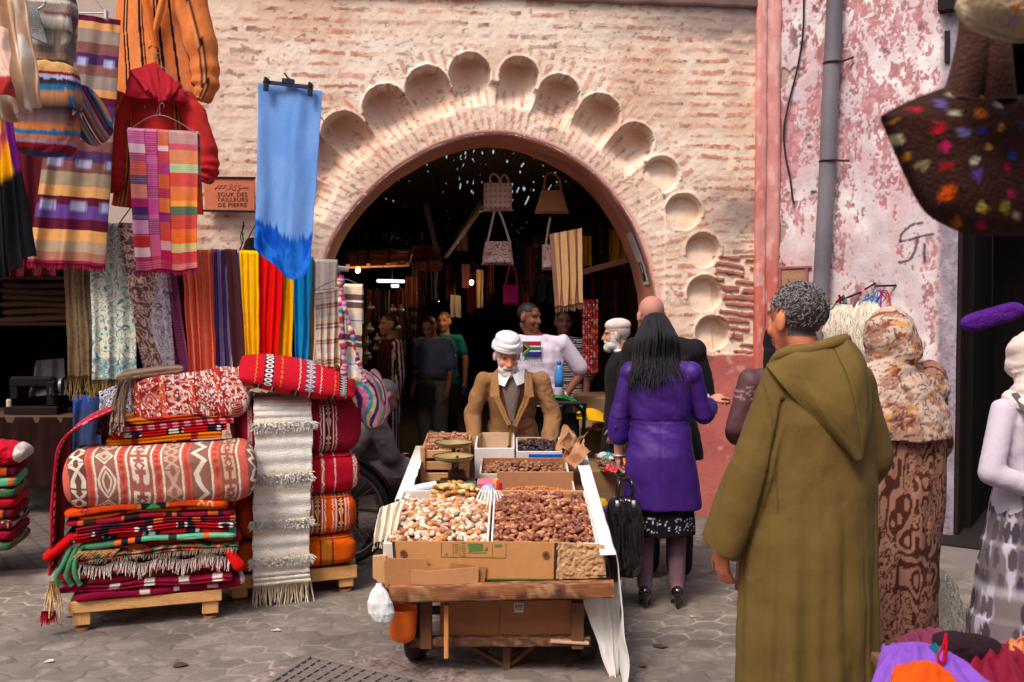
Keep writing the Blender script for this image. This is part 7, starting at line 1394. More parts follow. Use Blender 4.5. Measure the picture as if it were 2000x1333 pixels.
bx = thing('meter_plate', 'square brown wooden plate in a red plaster frame left of the downpipe', 'plate', rwp(1551, 582, -.02)); g = G(); q = [rwp(x, y, -.012) for x, y in ((1527, 527), (1574, 525), (1574, 584), (1528, 584))]; g.prism(q, rwn*.02, L(158, 118, 88)); g.build('board', WOOD, bx)
for a_, b_ in (((1524, 524), (1586, 522)), ((1577, 522), (1577, 590)), ((1524, 587), (1580, 588)), ((1525, 524), (1525, 588))): G().bar(rwp(*a_, -.015), rwp(*b_, -.015), .02, .018, L(150, 84, 90), tuple(rwn)).build('frame', WOOD, bx)
g = G()
for ln in ([(1540, 545), (1556, 570), (1562, 548)], [(1545, 572), (1550, 550), (1566, 566)], [(1538, 560), (1566, 556)]): g.tube([rwp(x, y, -.016) for x, y in ln], .003, 5, L(90, 56, 40))
g.build('scratched_star', PAINTM, bx)
g = G(); g.bar(rwp(1851, 62, -.02), rwp(1851, 124, -.02), .035, .02, L(40, 32, 36), tuple(rwn)); g.build('hinge', METAL, label='dark iron hinge plate high on the wall beside the doorway', cat='hinge')
HKG = 'iron hooks with coloured ribbons'
for lb, a_, b_ in (('left iron hook with a dark tassel of ribbons', (1644, 590), (1682, 571)), ('middle iron hook above the wool skeins', (1700, 566), (1709, 554)), ('right iron hook with a red bow', (1722, 560), (1750, 558))):
    g = G(); a1, b1 = rwp(*a_, -.16), rwp(*b_, -.0); g.tube([b1, (a1+b1)/2, a1], .008, 8, L(50, 40, 40)); g.build('wall_hook', METAL, label=lb, cat='hook', group=HKG, smooth=True)
rc = random.Random(5)
for lb, x, y, cols in (('cluster of black, red and teal ribbon ends on the left hook', 1650, 582, [(30, 24, 34), (150, 24, 30), (40, 150, 140), (40, 40, 90)]), ('blue and green strings tied round the wool skeins', 1706, 580, [(60, 110, 200), (30, 150, 110), (80, 140, 210)]), ('red and blue ribbon bow on the right hook', 1728, 572, [(206, 40, 30), (50, 60, 170), (40, 120, 200)])):
    g = G(); c = rwp(x, y, -.13)
    for i in range(11): g.tube(catmull([c, c+A(rc.uniform(-.04, .04), -.02, rc.uniform(-.05, .02)), c+A(rc.uniform(-.09, .07), -.02, rc.uniform(-.14, -.04))], 4), .0045, 5, lin(cols[i % len(cols)]))
    g.build('ribbons', CLOTH, label=lb, cat='ribbon', smooth=True)
def skein(label, top, w_, h_, col, seed, n=360, dep=.10, name='wool_skein'):
    g = G(); rr = random.Random(seed); c = np.array(top)
    for i in range(n):
        u = rr.uniform(-1, 1); d = rr.uniform(-1, 0); amp = math.sqrt(max(0, 1-u*u)); x = u*w_/2; pts = []
        for k in range(9):
            t = k/8; wid = math.sin(PI*min(1, t*1.15+.08))**.5; q = c+rwv*(x*wid+.010*math.sin(t*30+i))+(-rwn)*(dep*(.3+.7*-d)*amp*wid+.012*math.sin(t*25+i*2))+A(0, 0, -h_*t); pts.append(q)
        g.tube(pts, .0055, 4, lin(col)*rr.uniform(.72, 1.12), cap=False)
    return g.build(name, WOOL, label=label, cat='wool', group='undyed wool skeins on the wall hooks' if name == 'wool_skein' else None, smooth=True)
skein('left cream wool skein, bulging beside the grey haired man', rwp(1652, 596, -.12), .26, .52, (246, 232, 212), 3)
skein('middle cream wool skein under the green string', rwp(1704, 590, -.14), .26, .62, (250, 238, 220), 4)
skein('right cream wool skein sticking out past the flowered headscarf', rwp(1752, 606, -.12), .20, .75, (240, 226, 208), 5)
def fleece():
    g = G(); rr = random.Random(8); c = P(1826, 1240, 4.98)
    for i in range(1300):
        x, z = rr.uniform(-.15, .14), rr.uniform(0, .34); 
        if abs(x-.0) > .16-.12*(z/.34)**2: continue
        a = c+A(x, -.10*(1-(x/.17)**2)*(1-z*1.4), z); g.tube([a, a+A(.02*math.sin(i), -.02, -.03), a+A(.03*math.sin(i*1.7), -.012, -.075), a+A(.03*math.sin(i*2.3), -.0, -.10)], [.004, .004, .0035, .002], 4, L(206, 196, 180)*rr.uniform(.7, 1.15), cap=False)
    g.ell(c+A(0, .06, .15), (.15, .12, .19), col=L(150, 140, 126)); g.build('sheep_fleece', WOOL, label='shaggy cream fleece heaped at the foot of the peeling wall', cat='fleece', smooth=True)
fleece()
# felt bags close to the camera
def feltbag(name, label, outline, Yc, dep, bg, dots, seed, thick=.06):
    """outline: photo outline of the bag, filled as a soft pillow"""
    pts = catmull(outline+[outline[0]], 6)[:-1]; n = len(pts); m_ = 26; c = pts.mean(0); rr = random.Random(seed)
    V = []; C = []
    for side in (-1, 1):
        for j in range(m_):
            t = j/(m_-1); q = c+(pts-c)*t; b = math.sqrt(max(0, 1-t**3.2)); w3 = P(q[:, 0], q[:, 1], Yc); w3[:, 1] += side*thick*b+.006*(fbm(q[:, 0]*.01, q[:, 1]*.01, 3, seed)-.5); V.append(w3)
            cc = mix(lin(bg), lin(bg)*.6, fbm(q[:, 0]*.03, q[:, 1]*.03, 3, seed)); C.append((q, cc))
    for i, (dx, dy, dr, dc) in enumerate(dots):
        for q, cc in C: r = np.hypot((q[:, 0]-dx)*(.8+.4*(i % 3)/2), (q[:, 1]-dy))+6*(vn(q[:, 0]*.12, q[:, 1]*.12, i)-.5)*1.6; k = ss(dr*.92, dr*.6, r)[:, None]; cc[:] = cc*(1-k)+lin(dc)*k
    f = []
    for s_ in range(2):
        o = s_*m_*n
        for j in range(m_-1):
            for i in range(n): q = [o+j*n+i, o+j*n+(i+1) % n, o+(j+1)*n+(i+1) % n, o+(j+1)*n+i]; f.append(q if s_ else q[::-1])
    for i in range(n): f.append([(m_-1)*n+i, (m_-1)*n+(i+1) % n, (2*m_-1)*n+(i+1) % n, (2*m_-1)*n+i])
    return mk(name, np.vstack(V), f, np.vstack([c_ for _, c_ in C]), WOOL, label=label, cat='bag')
dots = [(1768, 222, 8, (190, 30, 60)), (1815, 212, 13, (110, 96, 170)), (1840, 194, 10, (190, 184, 160)), (1884, 192, 9, (190, 96, 30)), (1738, 245, 8, (206, 130, 40)), (1742, 277, 11, (214, 200, 160)), (1808, 262, 12, (196, 24, 50)), (1850, 272, 12, (110, 100, 160)), (1886, 266, 11, (30, 60, 170)), (1823, 298, 11, (206, 30, 110)), (1764, 314, 8, (220, 150, 40)), (1785, 330, 11, (150, 140, 100)), (1822, 334, 11, (190, 24, 40)), (1874, 322, 11, (196, 190, 170)), (1898, 298, 9, (206, 150, 60)), (1874, 350, 12, (96, 70, 160)), (1828, 384, 17, (226, 90, 20)), (1940, 388, 12, (190, 30, 100)), (1892, 412, 11, (206, 180, 90)), (1934, 412, 11, (150, 150, 60)), (1858, 438, 11, (200, 110, 20)), (1900, 442, 9, (190, 30, 90)), (1932, 336, 10, (150, 24, 60)), (1922, 262, 8, (200, 140, 50)), (1886, 234, 11, (200, 100, 40)), (1836, 232, 10, (206, 200, 176)), (1922, 218, 9, (190, 186, 170)), (1960, 192, 10, (90, 80, 140)), (1975, 285, 9, (180, 30, 60)), (1988, 330, 9, (110, 110, 150)), (1958, 430, 10, (190, 180, 150)), (1990, 392, 10, (190, 120, 30)), (1941, 313, 9, (30, 70, 170)), (1960, 256, 9, (60, 70, 90)), (2030, 250, 10, (200, 40, 60)), (2050, 340, 11, (210, 160, 60)), (2080, 200, 10, (60, 90, 170)), (2040, 420, 10, (196, 190, 160))]
fb = feltbag('felt_bag', 'dark brown felt bag dotted with bright coloured spots, hanging close at the upper right', [(1720, 228), (1760, 205), (1820, 180), (1860, 172), (1930, 186), (2000, 186), (2100, 180), (2180, 210), (2200, 260), (2170, 360), (2120, 420), (2040, 456), (1950, 462), (1880, 455), (1820, 425), (1790, 385), (1765, 330), (1738, 270)], 1.62, .06, (74, 46, 40), dots, 3)
for pts in (((1876, 200), (1890, 140), (1903, 60), (1905, -40), (1900, -120)), ((1948, 200), (1944, 120), (1940, 20), (1935, -60))):
    g = G(); a = catmull([P(x, y, 1.60) for x, y in pts], 8); g.tube(a, np.linspace(.030, .020, len(a)), 14, L(80, 52, 46)); g.build('handle', WOOL, fb, smooth=True)
feltbag('felt_bag', 'cream felt bag with orange and red spots cut by the top right corner', [(1872, 8), (1885, 32), (1915, 55), (1960, 72), (2020, 80), (2120, 60), (2160, 0), (2120, -90), (1990, -120), (1900, -80)], 1.45, .06, (222, 196, 158), [(1950, 36, 9, (216, 120, 50)), (1952, 56, 11, (170, 150, 170)), (1998, 54, 13, (200, 40, 40)), (1912, 12, 9, (230, 180, 120))], 7)
cushion('felt_roll', 'fuzzy violet felt roll hanging before the black doorway', 'felt', P(1938, 619, 2.6), (.165, .05, .050), roty(math.radians(-16)), lambda u, wv, Q: mix(L(98, 40, 150), L(70, 26, 120), fbm(u*6, wv*6, 3, 3)), p=5, seed=3, m=WOOL, lump=.004)
G().tube([P(1938, 605, 2.6), P(1940, 300, 2.5), P(1942, 40, 2.3)], .0015, 4, L(20, 16, 16)).build('string', RUBBER, label='thin black string holding the violet felt roll', cat='string')
# heap of scarves at the bottom right
tb2 = thing('display_table', 'low wooden table under the scarves at the bottom right corner', 'table', P(1930, 1500, 2.75)*A(1, 1, 0)); c = np.array(tb2.location)
G().box(c+A(0, 0, .60), (.52, .44, .03), None, L(120, 84, 60)).build('tabletop', WOOD, tb2)
for sx in (-.22, .22):
    for sy in (-.17, .17): G().box(c+A(sx, sy, .29), (.04, .04, .58), None, L(110, 76, 54)).build('leg', WOODZ, tb2)
def drape(label, pts, Y0, Y1, col, seed, amp=.03, cat='scarf', m=FINE, name='scarf', fq=5):
    (a, b, c_, d) = pts; u, v_ = UV(90, 70); A_, B_, C_, D_ = P(*a, Y1), P(*b, Y1), P(*c_, Y0), P(*d, Y0); U, V = u[..., None], v_[..., None]; Q = (A_*(1-U)+B_*U)*(1-V)+(D_*(1-U)+C_*U)*V
    r_ = np.abs(((u*fq+2.2*fbm(u*2, v_*2.5, 3, seed)) % 1)-.5)*2; Q[..., 2] += amp*(r_-.5)*1.2+.05*np.sin(PI*v_)*np.sin(PI*u)**.5; Q[..., 1] -= amp*.6*fbm(u*4, v_*4, 2, seed+1)
    cc = col(u, v_) if callable(col) else mix(lin(col), lin(col)*.8, fbm(u*5, v_*5, 2, seed)); return grid(name, Q, cc, m, label=label, cat=cat, solid=.004, group='scarves heaped at the bottom right')
drape('crinkled violet scarf draped over the corner of the scarf heap', [(1722, 1262), (1800, 1262), (1960, 1345), (1690, 1380)], 2.35, 2.75, (150, 92, 206), 3, .014, fq=5)
drape('bright orange scarf under the violet one', [(1745, 1302), (1830, 1300), (1900, 1380), (1730, 1400)], 2.25, 2.5, (246, 92, 14), 5, .01)
drape('mauve pink scarf at the back of the scarf heap', [(1745, 1252), (1850, 1240), (1880, 1290), (1780, 1296)], 2.6, 2.95, (140, 58, 92), 7, .02)
drape('glossy crimson scarf at the right of the scarf heap', [(1870, 1290), (1970, 1262), (2050, 1340), (1880, 1370)], 2.35, 2.75, (150, 20, 54), 9, .02, m=SATIN)
drape('red and orange shiny printed scarf at the right edge of the heap', [(1948, 1262), (2030, 1262), (2060, 1320), (1965, 1310)], 2.5, 2.8, lambda u, v: mix(L(190, 40, 40), L(236, 150, 90), fbm(u*6, v*6, 3, 3) > .5), 11, .015, m=SATIN)
drape('teal scarf scrap between mauve and violet scarves', [(1800, 1286), (1840, 1280), (1850, 1310), (1810, 1312)], 2.5, 2.65, (20, 110, 130), 13, .008)
pb = cushion('cloth_pouch', 'dark plum cloth pouch tied with a red cord on the scarf heap', 'pouch', P(1895, 1268, 2.62), (.18, .12, .075), rotz(-.15) @ roty(.12), lambda u, wv, Q: mix(L(52, 32, 40), L(38, 24, 30), fbm(u*5, wv*5, 3, 3)), p=4, seed=9, lump=.01)
for k in (0, 1): G().tube(catmull([P(1848, 1238, 2.50), P(1842+6*k, 1262, 2.47), P(1832+14*k, 1284, 2.46), P(1842, 1296, 2.46), P(1850-4*k, 1270, 2.47)], 6), .0035, 6, L(196, 14, 36)).build('cord', CLOTH, pb, smooth=True)
# torn posters on the jamb of the arch
po = thing('torn_poster', 'torn white paper notice with a dark portrait pasted inside the arch', 'poster', wp(sR-.002, 1.66, .2))
def poster():
    zt, zb_ = 2.28, 1.86; u, v_ = UV(40, 80); z = zt-(zt-zb_)*v_; s = np.interp(z, arch[::-1][:60, 1][np.argsort(arch[::-1][:60, 1])], arch[::-1][:60, 0][np.argsort(arch[::-1][:60, 1])]) if False else None
    a = arch[len(arch)//2:]; o = np.argsort(a[:, 1]); s = np.interp(z, a[o, 1], a[o, 0])-.014; t = .14+.26*u
    ok = np.ones(u.shape, bool); e = .10*fbm(v_*9, u*0+3, 3, 3); keep = (u > e) & (u < 1-.8*e-.25*(v_ > .55)*fbm(v_*12, u*0+8, 2, 5))
    c = mix(L(206, 200, 200), L(170, 164, 166), fbm(u*6, v_*9, 3, 3)); d = (v_ > .56) & (v_ < .94) & (u > .32) & (u < .80); c = mix(c, L(24, 48, 64), d*1.); c = mix(c, L(150, 170, 176), d*(np.hypot((u-.55)*1.1, v_-.68) < .10)*1.); c = mix(c, L(120, 110, 112), ((v_ > .10) & (v_ < .40) & ((v_*26) % 1 < .35) & (u > .2) & (u < .75))*.6)
    f = gfaces(40, 80); kf = keep.ravel()[f].all(1); mk('paper', wp(s, z, t).reshape(-1, 3), f[kf], c.reshape(-1, 3), CARD, po)
poster()
# ================================================================ IN THE PASSAGE
def bulb(px, py, Y, W_, label):
    q = P(px, py, Y); t = thing('light_bulb', label, 'bulb', q, 'bare bulbs in the passage'); G().ell(q, (.022, .022, .028)).build('glass', BULB, t, smooth=True); G().lathe(q+A(0, 0, .035), [(0, 0), (.016, 0), (.016, .05), (0, .05)], 12, L(60, 50, 44)).build('socket', METAL, t); G().tube([q+A(0, 0, .08), q+A(.02, .02, .5), q+A(0, 0, 3.55-q[2])], .004, 5, L(30, 26, 26)).build('cord', RUBBER, t)
    ld = bpy.data.lights.new('bulb_light', 'POINT'); ld.energy = W_; ld.color = (1, .62, .30); ld.shadow_soft_size = .04; lo = bpy.data.objects.new('bulb_light', ld); COL.objects.link(lo); lo.location = tuple(q+A(0, 0, -.06))
bulb(699, 528, 8.9, 7, 'bare glowing bulb nearest the left side of the arch'); bulb(921, 552, 10.6, 6, 'bare glowing bulb in the middle of the passage'); bulb(855, 586, 13.0, 9, 'small far bare bulb left of the middle one')
def mat_(label, pts, ny, col, th=.016, name='reed_screen'):
    a, b, c_, d = pts; g = G(); n = ny; rr = random.Random(4)
    for i in range(n):
        t = (i+.5)/n; p, q = a+(d-a)*t, b+(c_-b)*t; k = 5
        for j in range(k):
            if rr.random() < .93: g.bar(p+(q-p)*(j/k+.004), p+(q-p)*((j+1)/k-.004), np.linalg.norm(d-a)/n*.78, th, lin(col)*rr.uniform(.7, 1.2), bev=0)
    for t in (.03, .35, .66, .97): g.bar(a+(b-a)*t+A(0, 0, .02), d+(c_-d)*t+A(0, 0, .02), .03, .03, lin(col)*.5, bev=0)
    return g.build(name, WOOD, label=label, cat='screen')
mat_('sloping reed screen glowing orange above the left bulb', [P(672, 492, 12.0), P(808, 488, 12.0), P(800, 520, 9.2), P(676, 524, 9.2)], 34, (196, 130, 84))
fl = thing('strip_light', 'hanging strip light with white shades deep in the passage', 'lamp', P(766, 560, 12.4))
for a_, b_ in (((736, 549), (790, 550)), ((764, 559), (779, 559))): G().bar(P(*a_, 12.4), P(*b_, 12.4), .06, .04, L(220, 220, 226), bev=.01).build('tube', TUBE_L, fl)
G().tube([P(766, 545, 12.4), P(766, 505, 12.4)], .008, 6, L(150, 150, 150)).build('rod', METAL, fl)
def flatbag(label, box, Y, colf, straps=None, dep=.06, cat='bag', name='hanging_bag', top=1.0):
    x0, y0, x1, y1 = box; tl, tr, br, bl = P(x0+(x1-x0)*(1-top)/2, y0, Y), P(x1-(x1-x0)*(1-top)/2, y0, Y), P(x1, y1, Y), P(x0, y1, Y); root = thing(name, label, cat, (bl+br)/2)
    for s_ in (-1, 1):
        u, v_ = UV(50, 50); U, V = u[..., None], v_[..., None]; Q = (tl*(1-U)+tr*U)*(1-V)+(bl*(1-U)+br*U)*V; Q[..., 1] += s_*dep*(np.sin(PI*u)**.6)*(.25+.75*v_)*np.clip((1-v_)*9, 0, 1)+.006*(fbm(u*5, v_*5, 2, 3)-.5); grid('front_panel' if s_ < 0 else 'back_panel', Q, colf(u, v_), FINE, root, solid=.003)
    for st in straps or []: G().tube(catmull([P(x, y, Y) for x, y in st], 6), .011, 6, colf(np.array([[.5]]), np.array([[.1]]))[0, 0]*.9).build('strap', FINE, root, smooth=True)
    return root
flatbag('cream tote bag with rows of small dots and two loop handles', (945, 358, 1000, 412), 8.3, lambda u, v: mix(L(190, 160, 136), L(110, 84, 70), (np.hypot(((u*6) % 1)-.5, ((v*5) % 1)-.5) < .2)*.8), [((957, 362), (958, 345), (966, 340), (974, 348), (976, 362)), ((978, 362), (979, 348), (986, 342), (992, 350), (993, 362))])
def flor(u, v): return mix(L(176, 156, 150), L(130, 44, 44), (abs(((fbm(u*4, v*4, 3, 5)*6) % 1)-.5) < .16)*.9)
flatbag('wide patterned shoulder bag on long straps below the cream tote', (941, 472, 1004, 518), 8.3, flor, [((952, 474), (962, 430), (966, 412)), ((996, 474), (982, 430), (974, 412))], top=.8)
flatbag('fan shaped tan handbag hanging high at the right of the arch', (1044, 372, 1112, 418), 8.4, lambda u, v: mix(L(150, 112, 96), L(176, 120, 70), fbm(u*4, v*4, 3, 3)), [((1062, 374), (1066, 345), (1078, 338), (1092, 350), (1096, 374))], top=.6)
flatbag('narrow red flowered bag half behind the tan fringed scarf', (1059, 478, 1082, 528), 8.3, flor, [((1066, 480), (1072, 440), (1075, 425))])
flatbag('bright magenta bag on a long looped strap', (983, 557, 1013, 596), 8.7, lambda u, v: L(150, 24, 90)*np.ones(u.shape+(3,)), [((987, 558), (993, 530), (998, 517), (1006, 530), (1010, 558))])
sheet('scarf', 'tan and cream striped fringed scarf hanging on the right inside the arch', 'scarf', (1074, 458, 8.0), (1137, 446, 8.0), (1138, 592, 7.95), (1084, 600, 7.95), lambda u, v: stripes(u, [(2, (130, 92, 76)), (2, (176, 136, 96)), (1, (120, 84, 70)), (3, (186, 146, 104)), (1, (130, 90, 72)), (3, (176, 134, 92)), (1, (110, 74, 66)), (2, (180, 140, 100))]), nu=70, nv=160, freq=4, amp=.02, seed=50, frg=(.05, 50, (140, 104, 80), .003))
for k, (lb, bx_, cl) in enumerate([('ochre cloth panel right of the tan scarf', (1137, 460, 1155, 520), (150, 100, 30)), ('mustard yellow cloth panel close to the arch edge', (1190, 448, 1222, 516), (176, 120, 10)), ('brown cloth panel between the yellow ones', (1158, 455, 1186, 520), (70, 46, 40)), ('dark garment hanging left of the cream tote', (806, 480, 862, 530), (84, 40, 44)), ('cream cut out cloth tag hanging from the beam', (893, 455, 914, 490), (206, 160, 120)), ('dull green garment in the dark right of the bulb', (1010, 480, 1036, 570), (70, 60, 50)), ('orange brown panel behind the far bulb', (792, 540, 815, 600), (150, 90, 64)), ('pale door curtain behind the far bulb', (880, 576, 900, 620), (150, 140, 130)), ('navy garment behind the flag shirt man', (1046, 545, 1084, 592), (30, 40, 60)), ('rust garment beside the magenta bag', (1018, 570, 1034, 600), (130, 60, 40))]):
    x0, y0, x1, y1 = bx_; Y = 8.6+.35*k; sheet('garment', lb, 'garment', (x0, y0, Y), (x1, y0+2, Y), (x1, y1, Y), (x0, y1, Y), solid(cl), nu=30, nv=50, freq=2, amp=.03, seed=60+k)
rr = random.Random(2); cls = [(110, 40, 50), (150, 120, 40), (60, 50, 70), (140, 90, 60), (90, 30, 70), (120, 110, 100), (40, 50, 50), (150, 130, 30), (100, 50, 40), (70, 30, 40), (130, 60, 70), (90, 80, 60)]
wh = ['first', 'second', 'third', 'fourth', 'fifth', 'sixth', 'seventh', 'eighth', 'ninth', 'tenth', 'eleventh', 'twelfth']
for i in range(12):
    x = 690+9.0*i; h = rr.uniform(40, 80); Y = 10.8+.25*(i % 3)
    sheet('garment', wh[i]+' garment from the left in the far row left of the blue grey shirt man', 'garment', (x, 566+rr.uniform(-5, 5), Y), (x+8.5, 566, Y), (x+8, 566+h, Y), (x, 566+h, Y), solid(cls[i]), nu=18, nv=40, freq=1.5, amp=.03, seed=80+i, group='garments in a far row on the left of the passage')
for i in range(9):
    x = 1130+11*i; sheet('garment', wh[i]+' dark garment from the left in the row behind the skullcap man', 'garment', (x, 545+rr.uniform(-5, 5), 9.6), (x+10, 545, 9.6), (x+10, 620+rr.uniform(-15, 40), 9.6), (x, 625, 9.6), solid([(80, 26, 34), (60, 40, 40), (100, 50, 40), (50, 36, 50)][i % 4]), nu=18, nv=40, freq=1.5, amp=.03, seed=110+i, group='dark garments on the right of the passage')
rt = G(); rt.bar(P(1138, 532, 8.4), P(1226, 508, 8.4), .05, .05, L(110, 72, 54)); rt.build('pole', WOOD, label='slanting wooden pole under the yellow panels', cat='pole')
rt = G(); rt.bar(P(936, 413, 8.35), P(1003, 411, 8.35), .012, .012, L(150, 140, 130), bev=0); rt.build('rod', METAL, label='thin rod between cream tote and patterned bag', cat='rod')
for lb, (a_, b_) in (('long timber crossing high behind the bags', ((870, 500, 10.5), (945, 395, 8.5))), ('dark upright post left of the middle bulb', ((832, 400, 9.5), (860, 520, 9.5))), ('dark beam along the right side above the garments', ((1010, 545, 9.8), (1240, 538, 9.8)))):
    G().bar(P(*a_), P(*b_), .05, .05, L(52, 38, 32)).build('timber', WOOD, label=lb, cat='timber')
def beadc():
    g = G(); r_ = random.Random(6)
    for k in range(11):
        x = 1140+2.6*k
        for j in range(34): q = P(x+r_.uniform(-1, 1), 588+4.2*j, 8.6+.05*(k % 2)); g.ell(q, (.012, .012, .014), nu=8, nv=6, col=lin(r_.choice([(190, 30, 30), (150, 20, 30), (206, 90, 40), (180, 160, 170), (120, 16, 40)])))
    g.build('bead_curtain', PLASTIC, label='red and amber bead strings hanging beside the skullcap man', cat='bead curtain', smooth=True)
beadc()
def sparkle():
    r_ = random.Random(12)
    for i in range(16):
        q = P(r_.uniform(712, 790), r_.uniform(600, 700), 10.0+r_.uniform(0, .5)); g = G(); g.lathe(q, [(0, -.03), (.03, -.02), (.045, .0), (.03, .02), (.012, .03), (.012, .06), (0, .06)], 12, L(190, 180, 160)); g.build('tin_lantern', METAL, label=(wh[i] if i < 12 else ['thirteenth', 'fourteenth', 'fifteenth', 'sixteenth'][i-12])+' small tin lantern in the far display on the left', cat='lantern', group='small tin lanterns in the far left display', smooth=True)
sparkle()
# pushchair
ps = thing('pushchair', 'black pushchair with green trim beside the flag shirt man', 'pushchair', P(1080, 700, 7.35)*A(1, 1, 0)); c = np.array(ps.location)
g = G()
for k in range(14): pass
u, v_ = UV(40, 40); a1 = PI*u; Q = c+np.stack([-.24*np.cos(a1), -.05+.20*v_-.1, .86+.16*np.sin(a1)-.05*v_], -1); grid('canopy', Q, L(28, 26, 30)*np.ones(u.shape+(3,)), FINE, ps, solid=.01)
Q = c+np.stack([-.245*np.cos(a1), -.16+.02*v_, .862+.165*np.sin(a1)+.02*v_-.02], -1); grid('trim', Q, L(40, 150, 60)*np.ones(u.shape+(3,)), FINE, ps, solid=.006)
G().box(c+A(0, 0, .60), (.40, .08, .55), rotx(-.25), L(28, 26, 30), .03).build('backrest', FINE, ps); G().box(c+A(0, .18, .40), (.40, .40, .08), None, L(28, 26, 30), .03).build('seat', FINE, ps)
for sx in (-.22, .22):
    G().tube([c+A(sx, -.30, .98), c+A(sx, -.05, .60), c+A(sx, .35, .12)], .014, 8, L(50, 50, 54)).build('frame_tube', METAL, ps, smooth=True)
    for sy in (-.18, .34): G().lathe(c+A(sx, sy, .10), [(.04, -.02), (.09, -.02), (.09, .02), (.04, .02), (.04, -.02)], 24, L(30, 28, 30), roty(PI/2)).build('wheel', RUBBER, ps, smooth=True)
G().tube([c+A(-.22, -.30, .98), c+A(.22, -.30, .98)], .016, 8, L(34, 32, 34)).build('handlebar', RUBBER, ps, smooth=True)
q = P(1092, 735, 7.1); wb = thing('water_bottle', 'blue water bottle hooked on the pushchair', 'bottle', q); G().lathe(q, [(0, -.08), (.032, -.08), (.034, -.02), (.034, .03), (.022, .07), (.013, .085), (0, .085)], 20, L(60, 130, 200)).build('body', PLASTIC, wb, smooth=True); G().lathe(q+A(0, 0, .085), [(0, 0), (.015, 0), (.015, .025), (0, .025)], 14, L(30, 90, 190)).build('cap', PLASTIC, wb, smooth=True)
# slipper stall: stepped boxes with slippers
st2 = thing('slipper_stand', 'stepped wooden stand of slippers along the right side of the passage', 'stand', P(1170, 700, 7.3)*A(1, 1, 0)); c = np.array(st2.location)
for k, (dy, z_, w_) in enumerate([(-.75, .30, .42), (-.15, .52, .50), (.5, .74, .55), (1.1, .92, .6)]): G().box(c+A(.10+.03*k, dy, z_/2), (w_, .56, z_), rotz(.0), L(150, 116, 84)*(.9-.1*k), .01).build('step', WOOD, st2)
SLC = [('cyan and white', (40, 150, 180)), ('red sequined', (190, 40, 50)), ('orange', (206, 110, 30)), ('blue dotted', (50, 60, 150)), ('yellow', (214, 160, 20)), ('white', (200, 194, 190)), ('magenta', (150, 30, 90)), ('green', (40, 110, 60)), ('purple', (90, 50, 130)), ('brown', (110, 70, 50)), ('turquoise', (50, 140, 150)), ('crimson', (150, 20, 40))]
def slipper(q, ang, col, label):
    R = rotz(ang); t = thing('slipper', label, 'slipper', q, 'slippers on the stepped stand'); u, v_ = UV(24, 26); a1 = PI*u; y = v_*.15; w_ = .045*np.sqrt(np.clip(1-(v_)**2.4, 0, 1))+.004; Q = np.stack([-np.cos(a1)*w_, .0+y+.12, .012+np.sin(a1)*(.030*(1-v_**2)+.004)], -1) @ R.T+q; cc = mix(lin(col), L(220, 214, 206), (vn(u*14, v_*14, int(q[0]*99)) > .8)*.6); grid('upper', Q, cc, CLOTH, t, solid=.004)
    G().loft([(A(0, .13, 0), .042, .135), (A(0, .13, .014), .044, .138)], 26).v
    g = G(); g.loft([(A(0, .13, 0), .042, .135), (A(0, .13, .014), .044, .138)], 26, lin((150, 110, 80))); V, Fc, C = g.arr(); mk('sole', V @ R.T+q, Fc, C, RUBBER, t)
r_ = random.Random(3); n = 0
for k, (dy, z_, w_) in enumerate([(-.75, .30, .42), (-.15, .52, .50), (.5, .74, .55)]):
    for j in range(3):
        for i in range(4):
            cn, cc = SLC[(n*5+k) % 12]; x = -.15+.105*i+.10+.03*k; slipper(c+A(x, dy-.24+.16*j, z_+.003+.022*j), PI+r_.uniform(-.3, .6), cc, '%s slipper, %s in the %s row of the %s step' % (cn, ['first', 'second', 'third', 'last'][i], ['front', 'middle', 'back'][j], ['lowest', 'middle', 'upper'][k])); n += 1
u, v_ = UV(50, 40); Q = P(1180, 815, 7.3)+np.stack([(u-.5)*.42, .3*v_-.1, .06*np.sin(u*5)*v_-.05*u], -1); grid('cloth', Q, L(214, 160, 10)*np.ones(u.shape+(3,)), FINE, label='bright yellow cloth spread over the slipper stand', cat='cloth', solid=.005)
# wheel of the motorbike behind the poufs
mb = thing('bicycle', 'bicycle front wheel and fork showing behind the poufs', 'bicycle', P(672, 1058, 6.3)*A(1, 1, 0)); c = P(668, 975, 6.3); c[2] = .34; R_ = rotz(math.radians(-12))
def wring(r, rad, col, m_, nm, par): 
    return G().tube([c+R_ @ A(r*math.cos(t), 0, r*math.sin(t)) for t in np.linspace(0, 2*PI, 64, endpoint=False)], rad, 10, lin(col), closed=True).build(nm, m_, par, smooth=True)
ty = wring(.315, .024, (52, 46, 48), RUBBER, 'tyre', mb); wring(.285, .010, (150, 146, 150), METAL, 'rim', ty); g = G()
for k in range(28): t = k*2*PI/28; g.tube([c+R_ @ A(.02*math.cos(t+1), .02*(-1)**k, .02*math.sin(t+1)), c+R_ @ A(.285*math.cos(t), 0, .285*math.sin(t))], .0018, 4, L(150, 146, 150))
g.build('spokes', METAL, ty); G().lathe(c, [(0, -.05), (.025, -.05), (.025, .05), (0, .05)], 14, L(120, 116, 120), R_ @ rotx(PI/2)).build('hub', METAL, mb, smooth=True)
for sy in (-.05, .05): G().tube(catmull([c+R_ @ A(0, sy, 0), c+R_ @ A(.02, sy, .36), c+R_ @ A(.06, sy*.6, .60)], 5), .014, 8, L(30, 30, 34)).build('fork_leg', METAL, mb, smooth=True)
G().tube([c+R_ @ A(.36*math.cos(t), 0, .36*math.sin(t)) for t in np.linspace(-.6, 2.2, 30)], .02, 8, L(34, 32, 36)).build('mudguard', METAL, mb, smooth=True)
